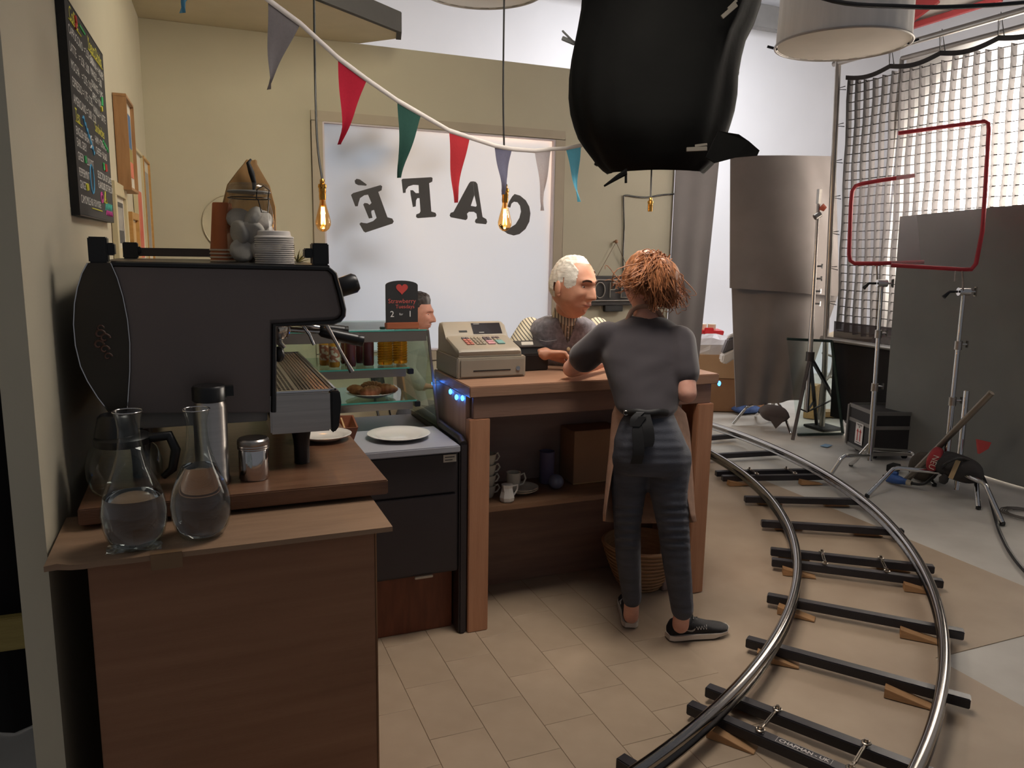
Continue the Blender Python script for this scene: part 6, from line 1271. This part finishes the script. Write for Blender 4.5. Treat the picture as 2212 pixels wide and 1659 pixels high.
# top
TEE = mat('black_cotton', (56, 50, 53), .85, var=.12, sc=3, sheen=.25, bump=.25, bsc=9)
tee = [rings_mb([(683, 1360, 1432, 2.975, .052), (690, 1350, 1446, 2.97, .068), (702, 1322, 1464, 2.96, .085), (725, 1302, 1478, 2.955, .10), (770, 1297, 1482, 2.94, .115), (820, 1312, 1474, 2.915, .115), (858, 1324, 1467, 2.895, .112), (880, 1329, 1462, 2.885, .110), (893, 1340, 1450, 2.885, .104)])]
tee += limb([Sl, Sl.lerp(El, .62)], [.062, .064])+limb([Sr, Sr.lerp(Er, .60)], [.064, .062])
tb = blob(tee, .008, 7)
tb.v = [tuple(Vector(p)+Vector((sin(YAW), cos(YAW), 0))*(.005*noise.noise(Vector((p[0]*7+p[2]*9, p[1]*7, p[2]*16-p[0]*9)))+.010*noise.noise(Vector(p)*8))) for p in tb.v]
part(wo, 'top', tb, TEE, 80)
part(wo, 'neckband', MB().sweep([at(1393, 683, 2.975)+R0*.062*cos(a)+fwdh*.054*sin(a)+Vector((0, 0, .010*sin(a))) for a in [2*pi*i/28 for i in range(28)]], .006, 8, closed=True), TEE, 60)
# jeans
JEAN = mat('dark_denim', (66, 68, 76), .8, var=.22, sc=9, stretch=(1, 1, 4), bump=.2, bsc=120)
je = [rings_mb([(880, 1345, 1450, 2.89, .10), (910, 1336, 1462, 2.88, .11), (950, 1326, 1480, 2.885, .125), (985, 1323, 1487, 2.89, .125), (1015, 1326, 1488, 2.90, .110)])]
je += limb([at(1364, 990, 2.90), at(1358, 1060, 2.93), at(1355, 1130, 2.97), at(1357, 1200, 3.02), at(1365, 1292, 3.09)], [.080, .066, .0535, .050, .0395])
je += limb([at(1446, 990, 2.88), at(1444, 1060, 2.89), at(1455, 1140, 2.91), at(1462, 1215, 2.94), at(1474, 1316, 2.99)], [.084, .072, .060, .054, .044])
jb = blob(je, .008, 6); jb.v = [tuple(Vector(p)+fwdh*.004*sin(proj(p)[1]*.35)*(1 if 1090 < proj(p)[1] < 1190 else .3)) for p in jb.v]
part(wo, 'jeans', jb, JEAN, 80)
pk = MB()
for px0, px1 in ((1338, 1376), (1420, 1460)): pk.sweep([at(px0, 935, 2.752), at(px0+2, 985, 2.752), at((px0+px1)/2, 1000, 2.755), at(px1-2, 985, 2.752), at(px1, 935, 2.752)], .002, 5)
# apron
APR = mat('tan_linen', (172, 136, 114), .85, var=.12, sc=40, bump=.35, bsc=25)
rowsA = [(876, 1344, 1328, 1466, 1450), (893, 1354, 1322, 1482, 1428), (915, 1349, 1320, 1487, 1440), (940, 1341, 1318, 1491, 1452), (980, 1330, 1315, 1494, 1465), (1030, 1320, 1310, 1497, 1476), (1080, 1312, 1306, 1500, 1486), (1108, 1308, 1303, 1502, 1491), (1126, 1307, 1303, 1505, 1496)]
R_ = []
for k, (py, il, ol, orr, ir) in enumerate(rowsA):
    v = k/8; wv = .006*sin(k*1.3); d0 = 2.80+.02*v
    R_.append([at(il, py, d0+.03+.06*v), at((il+ol)/2, py, d0+.05+.05*v), at(ol, py, d0+.12), at(ol+18, py+2, 3.01+wv), at(1380, py+4, 3.07-wv), at(1430, py+4, 3.07+wv), at(orr-14, py+3, 3.0), at(orr, py, d0+.11), at((orr+ir)/2, py+1, d0+.04+.03*v+wv), at(ir, py, d0+.01+.05*v)])
m = MB(); Rf = []
for r in R_: Rf.append(bez(r, 4))
m.loft(Rf, False, False); ap = part(wo, 'apron', m, APR, 80); sm = ap.modifiers.new('thickness', 'SOLIDIFY'); sm.thickness = .003
part(ap, 'waist_tie', MB().sweep(bez([at(1350, 892, 2.805), at(1375, 890, 2.772), at(1400, 893, 2.765), at(1425, 890, 2.772), at(1441, 892, 2.79)], 4), .009, 8, flat=1.4), BLACKM, 60)
tl = MB()
for pts_, w_ in (([(1385, 893, 2.76), (1378, 930, 2.742), (1380, 975, 2.738), (1374, 1002, 2.75)], .020), ([(1392, 893, 2.758), (1400, 925, 2.742), (1402, 950, 2.74), (1398, 965, 2.742)], .020), ([(1384, 890, 2.755), (1370, 905, 2.745), (1372, 922, 2.742), (1388, 900, 2.745)], .014)):
    P_ = bez([at(*q) for q in pts_], 5); tl.loft([[p-R0*w_, p+R0*w_, p+R0*w_+fwdh*.006, p-R0*w_+fwdh*.006] for p in P_])
part(ap, 'tie_tails', tl, BLACKM, 60)
for px in (1352, 1438): part(ap, 'eyelet', MB().sweep([at(px, 892, 2.79)+RIGHT*.008*cos(a)+UP*.008*sin(a) for a in [2*pi*i/14 for i in range(14)]], .0018, 6, closed=True), STEEL, 60)
part(ap, 'neck_strap', MB().sweep(bez([at(1352, 700, 2.96), at(1368, 668, 2.95), at(1395, 662, 2.94), at(1420, 672, 2.95), at(1436, 700, 2.96)], 5), .007, 8, flat=1.6), APR, 60)
shoe(wo, Matrix.Translation((1.577, 2.505, 0)) @ Matrix.Rotation(radians(62), 4, 'Z') @ Matrix.Scale(.98, 4), 1)
shoe(wo, Matrix.Translation((1.672, 2.375, 0)) @ Matrix.Rotation(radians(-8), 4, 'Z') @ Matrix.Scale(.98, 4), -1)
# hair: shell on the skull, loose pony tail of strands
HAIRG = mat('ginger_hair', (96, 56, 34), .42, sc=5, stretch=(14, 14, 2.5), c2=(190, 126, 82), bump=.5, bsc=30, thresh=(.3, .7))
hm = hair_mb(Mh, lambda nx, ny, nz: (nz-.02+.75*ny+.0) if ny > -.55 else nz-.55, lambda nx, ny, nz: .014+.006*noise.noise(Vector((nx*6, ny*6, nz*3))))
knot = at(1418, 566, 2.92)
pt = [MB().ell(at(1434, 607, 2.90), (.062, .062, .088), Matrix.Rotation(-.15, 3, 'Y')), MB().ell(at(1418, 572, 2.94), (.060, .062, .040)), MB().ell(at(1444, 640, 2.89), (.042, .045, .046)), MB().ell(at(1398, 600, 2.96), (.072, .078, .075)), MB().ell(at(1366, 602, 2.98), (.036, .05, .055))]
pb_ = blob(pt, .007, 8); pb_.v = [tuple(Vector(p)+(Vector(p)-HC).normalized()*(.010*noise.noise(Vector((p[0]*30, p[1]*30, p[2]*7))))) for p in pb_.v]
hm.merge(pb_); random.seed(77)
for i in range(620):
    a = random.uniform(0, 2*pi); sp = random.uniform(.3, 1); s0 = knot+Vector((random.gauss(0, .018), random.gauss(0, .02), random.gauss(.012, .010)))
    ex = (1424 if random.random() < .72 else 1385)+random.gauss(0, 26)+14*cos(a); ey = (655 if ex > 1402 else 622)+random.gauss(0, 10)-18*abs(cos(a)); dd = 2.92+.085*sin(a)
    mid = at((1412+ex)/2+random.gauss(0, 10)+24*cos(a)*sp, 600+random.gauss(0, 12), 2.90+.095*sin(a)); e = at(ex, ey, dd)
    P_ = bez([s0, mid, e, e+Vector((random.gauss(0, .012), random.gauss(0, .012), -.008+random.gauss(0, .008)))], 4); hm.sweep(P_, [.0024*(1-.75*k/len(P_))+.0003 for k in range(len(P_))], 4, caps=False)
for i in range(260):
    a = random.uniform(-2.6, .6); st = Mh @ (head_pt(.95*cos(a*.6), .3, .5).normalized()*.1); th_ = random.uniform(-1.5, 1.5)
    q = Vector((sin(th_), random.uniform(.0, .9), random.uniform(-.45, .75))).normalized(); s0 = Mh @ (head_pt(*q)+q*.014); P_ = bez([s0, s0.lerp(knot, .5)+(s0.lerp(knot, .5)-HC).normalized()*.03, knot], 4)
    hm.sweep(P_, [.0006]+[.0020]*(len(P_)-2)+[.001], 4, caps=False)
part(wo, 'hair', hm, HAIRG, 80)

# ---- the old man behind the counter --------------------------------------------
om = thing('person', 'white haired old man in grey denim waistcoat and striped shirt leaning over the counter', 'person', (1.62, 3.42, 0))
SKM = skin('tanned_skin', (178, 124, 98), (204, 152, 124))
HM = at(1237, 621, 3.32); Mm = head_frame(HM, (.40, -.92, -.08), 1.045, radians(2))
SlM, SrM = at(1146, 712, 3.52), at(1290, 712, 3.54)
ElM, WrM = at(1104, 785, 3.44), at(1178, 764, 3.32)
ErM, WlM = at(1318, 795, 3.5), at(1275, 800, 3.36)
TOR = [(672, 1196, 1248, 3.44, .055), (684, 1180, 1262, 3.46, .075), (694, 1156, 1280, 3.48, .095), (712, 1140, 1294, 3.51, .110), (745, 1140, 1300, 3.545, .120), (778, 1148, 1300, 3.59, .120), (803, 1154, 1298, 3.65, .115), (850, 1160, 1292, 3.74, .110), (950, 1160, 1290, 3.78, .11)]
bm_ = limb([SlM, ElM, WrM], [.048, .040, .028])+limb([SrM, ErM, WlM], [.048, .040, .028])+limb([at(1226, 692, 3.45), at(1228, 660, 3.40)], [.062, .056])+[rings_mb([(p_, l+14, r-14, d_, h-.03) for p_, l, r, d_, h in TOR])]
hd_ = hand_mb(hand_frame(WrM, RIGHT*1.0+Vector((0, 0, -.06)), Vector((-.2, -.3, -1))), 1.02, ((.12, .14, .10), (.75, .95, .5), (.85, 1.05, .6), (.9, 1.0, .6)), ((.35, .3),), False)
hd2 = hand_mb(hand_frame(WlM, (-.9, -.3, 0), (0, 0, -1)), 1.0, ((.25, .3, .2),), ((.5, .3),), True)
bo = blob(bm_+hd_+hd2, .005, 3); bo.merge(head_mb(Mm, 1)); part(om, 'body', bo, SKM, 80)
for s_ in (-1, 1):
    ey = part(om, 'eye', xf(MB().ell((s_*.031, -.0735, .0115), .0115, None, 16, 12), Mm), mat('eye_white', (220, 212, 204), .25), 80)
    part(ey, 'iris', xf(MB().ell((s_*.031+.001, -.0820, .0112), (.0055, .0045, .0055), None, 12, 8), Mm), mat('dark_iris', (40, 28, 22), .2), 80)
    m = MB()
    for k in range(12):
        t = k/11; c_ = head_pt(*(Vector((s_*(.014+.036*t)/.0765*.95, -.86+.1*t, .034/.125+.03*sin(t*pi))).normalized()), 1); m.sweep([c_+Vector((-s_*.002, -.003, -.003)), c_+Vector((s_*.005, -.0055, .0035))], [.0026, .0008], 5)
    part(om, 'eyebrow', xf(m, Mm), mat('grey_brow', (84, 72, 64), .8))
part(om, 'lips', xf(MB().sweep([head_pt(*Vector((x/.0765, -.9, (-.064)/.125)).normalized(), 1)+Vector((0, -.001, 0)) for x in (-.024, -.016, -.008, 0, .008, .016, .024)], [.001, .003, .0036, .0034, .0036, .003, .001], 6), Mm), mat('lip', (150, 88, 74), .5), 60)
HW = mat('white_hair', (190, 182, 168), .55, sc=8, stretch=(4, 4, 16), c2=(226, 220, 206), bump=.5, bsc=60)
def keep_m(nx, ny, nz):
    side_ = sst(.25, .7, abs(nx))
    line = .84 if ny < -.30 else (.84-(.84+.35)*sst(-.30, .25, ny))
    v = nz-line
    if -.55 < ny < -.05 and abs(nx) > .62: v = max(v, min(nz+.02-.5*abs(ny+.25), .2))
    if abs(nx) > .86 and -.05 < ny < .35 and nz < .12: v = -1
    return v
part(om, 'hair', hair_mb(Mm, keep_m, lambda nx, ny, nz: .004+.006*sst(0, .7, ny)+.004*sst(.3, .9, nz)+.003*noise.noise(Vector((nx*9, ny*9, nz*4))), 130, 96, 1), HW, 80)
# striped shirt
def stripes(name, ca, cb, period, direction):
    M = mat(name, ca, .85); nt = M.node_tree; N = nt.nodes.new; L = nt.links.new; b = nt.nodes['Principled BSDF']
    tc = N('ShaderNodeTexCoord'); dp = N('ShaderNodeVectorMath'); dp.operation = 'DOT_PRODUCT'; dp.inputs[1].default_value = direction; L(tc.outputs['Object'], dp.inputs[0])
    mu = N('ShaderNodeMath'); mu.operation = 'MULTIPLY'; mu.inputs[1].default_value = 1/period; L(dp.outputs['Value'], mu.inputs[0]); fr = N('ShaderNodeMath'); fr.operation = 'FRACT'; L(mu.outputs[0], fr.inputs[0])
    cr = N('ShaderNodeValToRGB'); cr.color_ramp.interpolation = 'CONSTANT'; cr.color_ramp.elements[0].color = (*s2l(ca), 1); cr.color_ramp.elements[1].color = (*s2l(cb), 1); cr.color_ramp.elements[1].position = .66
    L(fr.outputs[0], cr.inputs[0]); L(cr.outputs[0], b.inputs['Base Color']); return M
SHIRT = stripes('striped_shirt', (202, 192, 166), (92, 88, 82), .0135, tuple(R0))
SLEEVE = stripes('striped_sleeve', (202, 192, 166), (92, 88, 82), .0135, tuple((R0*.75+Vector((0, 0, .65))).normalized()))
part(om, 'shirt', blob([rings_mb(TOR[1:])], .008, 4), SHIRT, 80)
for S_, E_ in ((SlM, SlM.lerp(ElM, .80)), (SrM, SrM.lerp(ErM, .8))): part(om, 'sleeve', blob(limb([S_, S_.lerp(E_, .5), E_], [.058, .061, .056]), .007, 4), SLEEVE, 80)
col = [Vector(at(1224, 684, 3.43))+R0*.066*cos(a)+fwdh*.066*sin(a)+Vector((0, 0, .016*sin(a)-.020*max(0, cos(a+pi*.42))**3)) for a in [2*pi*i/32 for i in range(32)]]
m = MB(); m.loft([[p, p+Vector((0, 0, .034))-(p-at(1224, 684, 3.43)).normalized()*.010, p+Vector((0, 0, .034))-(p-at(1224, 684, 3.43)).normalized()*.014, p-(p-at(1224, 684, 3.43)).normalized()*.006] for p in col], False, True, loop=True); part(om, 'collar', m, SHIRT, 60)
m = MB()
for k in range(3): m.ell(at(1227, 706+12*k, 3.385+.010*k), (.0045, .003, .0045), None, 10, 6)
part(om, 'shirt_buttons', m, PORC, 60)
# waistcoat with V opening
VEST = mat('grey_blue_denim', (108, 106, 112), .85, sc=60, c2=(142, 140, 146), var=.1, bump=.4, bsc=70)
vb = blob([rings_mb([(p_, l-3, r+3, d_, h+.014) for p_, l, r, d_, h in TOR[1:-1]])], .007, 4)
def tri(p, a, b, c):
    s1 = (p[0]-b[0])*(a[1]-b[1])-(a[0]-b[0])*(p[1]-b[1]); s2 = (p[0]-c[0])*(b[1]-c[1])-(b[0]-c[0])*(p[1]-c[1]); s3 = (p[0]-a[0])*(c[1]-a[1])-(c[0]-a[0])*(p[1]-a[1]); return (s1 > 0) == (s2 > 0) == (s3 > 0)
cT = at(1225, 700, 3.50); kf = []
for f in vb.f:
    c_ = sum((Vector(vb.v[i]) for i in f), Vector())/len(f); pp_ = proj(c_); front = (c_-cT).dot(fwdh) < .03
    if front and tri(pp_, (1184, 640), (1264, 640), (1227, 743)): continue
    if pp_[1] < 672: continue
    kf.append(f)
vb.f = kf; vb.mi = [0]*len(kf); vs_ = part(om, 'waistcoat', vb, VEST, 80); sm = vs_.modifiers.new('thickness', 'SOLIDIFY'); sm.thickness = .004
part(vs_, 'button', MB().ell(at(1228, 754, 3.40), (.009, .004, .009), None, 14, 8), mat('pale_button', (196, 186, 150), .4), 60)
part(vs_, 'pocket_seam', MB().sweep([at(1166, 735, 3.415), at(1180, 738, 3.402), at(1203, 735, 3.398)], .0018, 5), mat('pale_seam', (140, 138, 140), .8))
part(vs_, 'pocket_seam', MB().sweep([at(1257, 760, 3.42), at(1256, 733, 3.412), at(1272, 731, 3.42)], .0018, 5), mat('pale_seam', (140, 138, 140), .8))
part(om, 'trousers', blob([rings_mb([(840, 1160, 1292, 3.76, .11), (950, 1158, 1292, 3.80, .125), (1000, 1160, 1290, 3.80, .12)])]+limb([Vector((1.56, 3.46, .80)), Vector((1.56, 3.48, .45)), Vector((1.56, 3.50, .09))], [.09, .062, .05])+limb([Vector((1.74, 3.42, .80)), Vector((1.76, 3.44, .45)), Vector((1.76, 3.46, .09))], [.09, .062, .05]), .012, 4), JEAN, 80)
for fx_, fy_ in ((1.56, 3.53), (1.76, 3.49)): part(om, 'shoe', pillow(Matrix.Translation((fx_, fy_-.06, .042)) @ Matrix.Rotation(radians(-90), 4, 'Z'), .13, .045, .040), BLACKP, 60)

# ---- the man seated beyond the display cabinet ------------------------------------
bmn = thing('person', 'dark haired man in profile seated before the window behind the display cabinet', 'person', (1.28, 4.5, 0))
DB = 4.75; HB = at(901, 680, DB); fB = (RIGHT*.97-fwdh*.22).normalized(); Mbm = head_frame(HB, fB+Vector((0, 0, -.06)), .97)
SKB = skin('pale_skin', (186, 128, 108), (208, 152, 132))
tor2 = [(716, 880, 912, DB, .05), (728, 864, 922, DB, .12), (750, 856, 926, DB, .18), (800, 858, 920, DB+.02, .17), (850, 860, 918, DB+.03, .15), (895, 858, 930, DB+.04, .16)]
nb = at(893, 722, DB)
bb_ = blob(limb([nb, at(897, 700, DB)], [.055, .052])+[rings_mb([(p_, l+5, r-5, d_, h-.03) for p_, l, r, d_, h in tor2])]+limb([at(886, 738, DB-.18), at(880, 800, DB-.22), at(915, 835, DB-.20)], [.04, .036, .026])+hand_mb(hand_frame(at(915, 835, DB-.20), RIGHT, (0, 0, -1)), .95, ((.3, .4, .3),)), .007, 4)
bb_.merge(head_mb(Mbm)); part(bmn, 'body', bb_, SKB, 80)
for s_ in (-1, 1):
    ey = part(bmn, 'eye', xf(MB().ell((s_*.031, -.0735, .0115), .0115, None, 14, 10), Mbm), mat('eye_white', (220, 212, 204), .25), 80)
    part(ey, 'iris', xf(MB().ell((s_*.031, -.0820, .0112), (.0055, .0045, .0055), None, 10, 8), Mbm), mat('dark_iris', (40, 28, 22), .2), 80)
part(bmn, 'hair', hair_mb(Mbm, lambda nx, ny, nz: (nz-(.58 if ny < -.4 else .58-.95*sst(-.4, .3, ny))) if not (abs(nx) > .86 and -.05 < ny < .35 and nz < .12) else -1, lambda nx, ny, nz: .014+.010*sst(.2, .9, nz)+.006*noise.noise(Vector((nx*8, ny*8, nz*5)))), mat('dark_brown_hair', (44, 36, 34), .5, var=.2, sc=30, bump=.5, bsc=60), 80)
SHB = mat('pale_grey_jacket', (150, 146, 142), .85, var=.1, sc=14, bump=.2)
part(bmn, 'jacket', blob([rings_mb(tor2[1:])]+limb([at(886, 738, DB-.18), at(880, 800, DB-.22), at(906, 830, DB-.205)], [.058, .052, .042])+limb([at(886, 740, DB+.16), at(882, 800, DB+.2), at(906, 830, DB+.19)], [.058, .052, .042]), .010, 5), SHB, 80)
part(bmn, 'collar', MB().sweep([nb+R0*.062*cos(a)+fwdh*.066*sin(a)+Vector((0, 0, .014*cos(a)*-1+.012)) for a in [2*pi*i/24 for i in range(24)]], .012, 8, closed=True), mat('white_collar', (206, 200, 192), .8), 60)
hip = at(888, 895, DB+.03); hip.z = .50
lg_ = []
for s_ in (-.09, .09):
    h0 = hip+fwdh*s_; kn_ = h0+RIGHT*.40; kn_.z = .48; an = kn_+RIGHT*.03; an.z = .10; lg_ += limb([h0, kn_], [.085, .062])+limb([kn_, an], [.060, .045])
    part(bmn, 'shoe', pillow(hand_frame(Vector((an.x, an.y, .041))+RIGHT*.05, RIGHT-Vector((0, 0, RIGHT.z))), .13, .045, .040), BLACKP, 60)
part(bmn, 'trousers', blob(lg_, .012, 3), JEAN, 80)
ch = thing('cafe_chair', 'metal framed cafe chair under the man seated by the window', 'chair', (hip.x, hip.y, 0))
Rx = Vector((cos(YAW), -sin(YAW), 0)); c0 = Vector((hip.x, hip.y, 0))+Rx*.06
def cp(u, v, z): p = c0+Rx*u+fwdh*v; return Vector((p.x, p.y, z))
m = MB(); vs8 = [cp(u, v, z) for z in (.385, .41) for v in (-.2, .2) for u in (-.22, .2)]; m.add(vs8, [(0, 2, 3, 1), (4, 5, 7, 6), (0, 1, 5, 4), (2, 6, 7, 3), (0, 4, 6, 2), (1, 3, 7, 5)]); part(ch, 'seat', m, BLACKP, bevel=.006)
for u, v in ((-.2, -.18), (-.2, .18), (.18, -.18), (.18, .18)): part(ch, 'leg', MB().sweep([cp(u, v, .385), cp(u*1.12, v*1.08, .001)], .011, 8), CHROME, 50)
for v in (-.18, .18): part(ch, 'back_post', MB().sweep(bez([cp(-.21, v, .40), cp(-.25, v, .60), cp(-.28, v*.9, .80)], 5), .011, 8), CHROME, 50)
m = MB(); m.loft([[cp(-.268-.004*cos(t), v, .66+.13*i) for i in range(2)] for t, v in [(k, -.18+.36*k/8) for k in range(9)]], False, False); bk2 = part(ch, 'backrest', m, BLACKP, 60); sm = bk2.modifiers.new('thickness', 'SOLIDIFY'); sm.thickness = .012
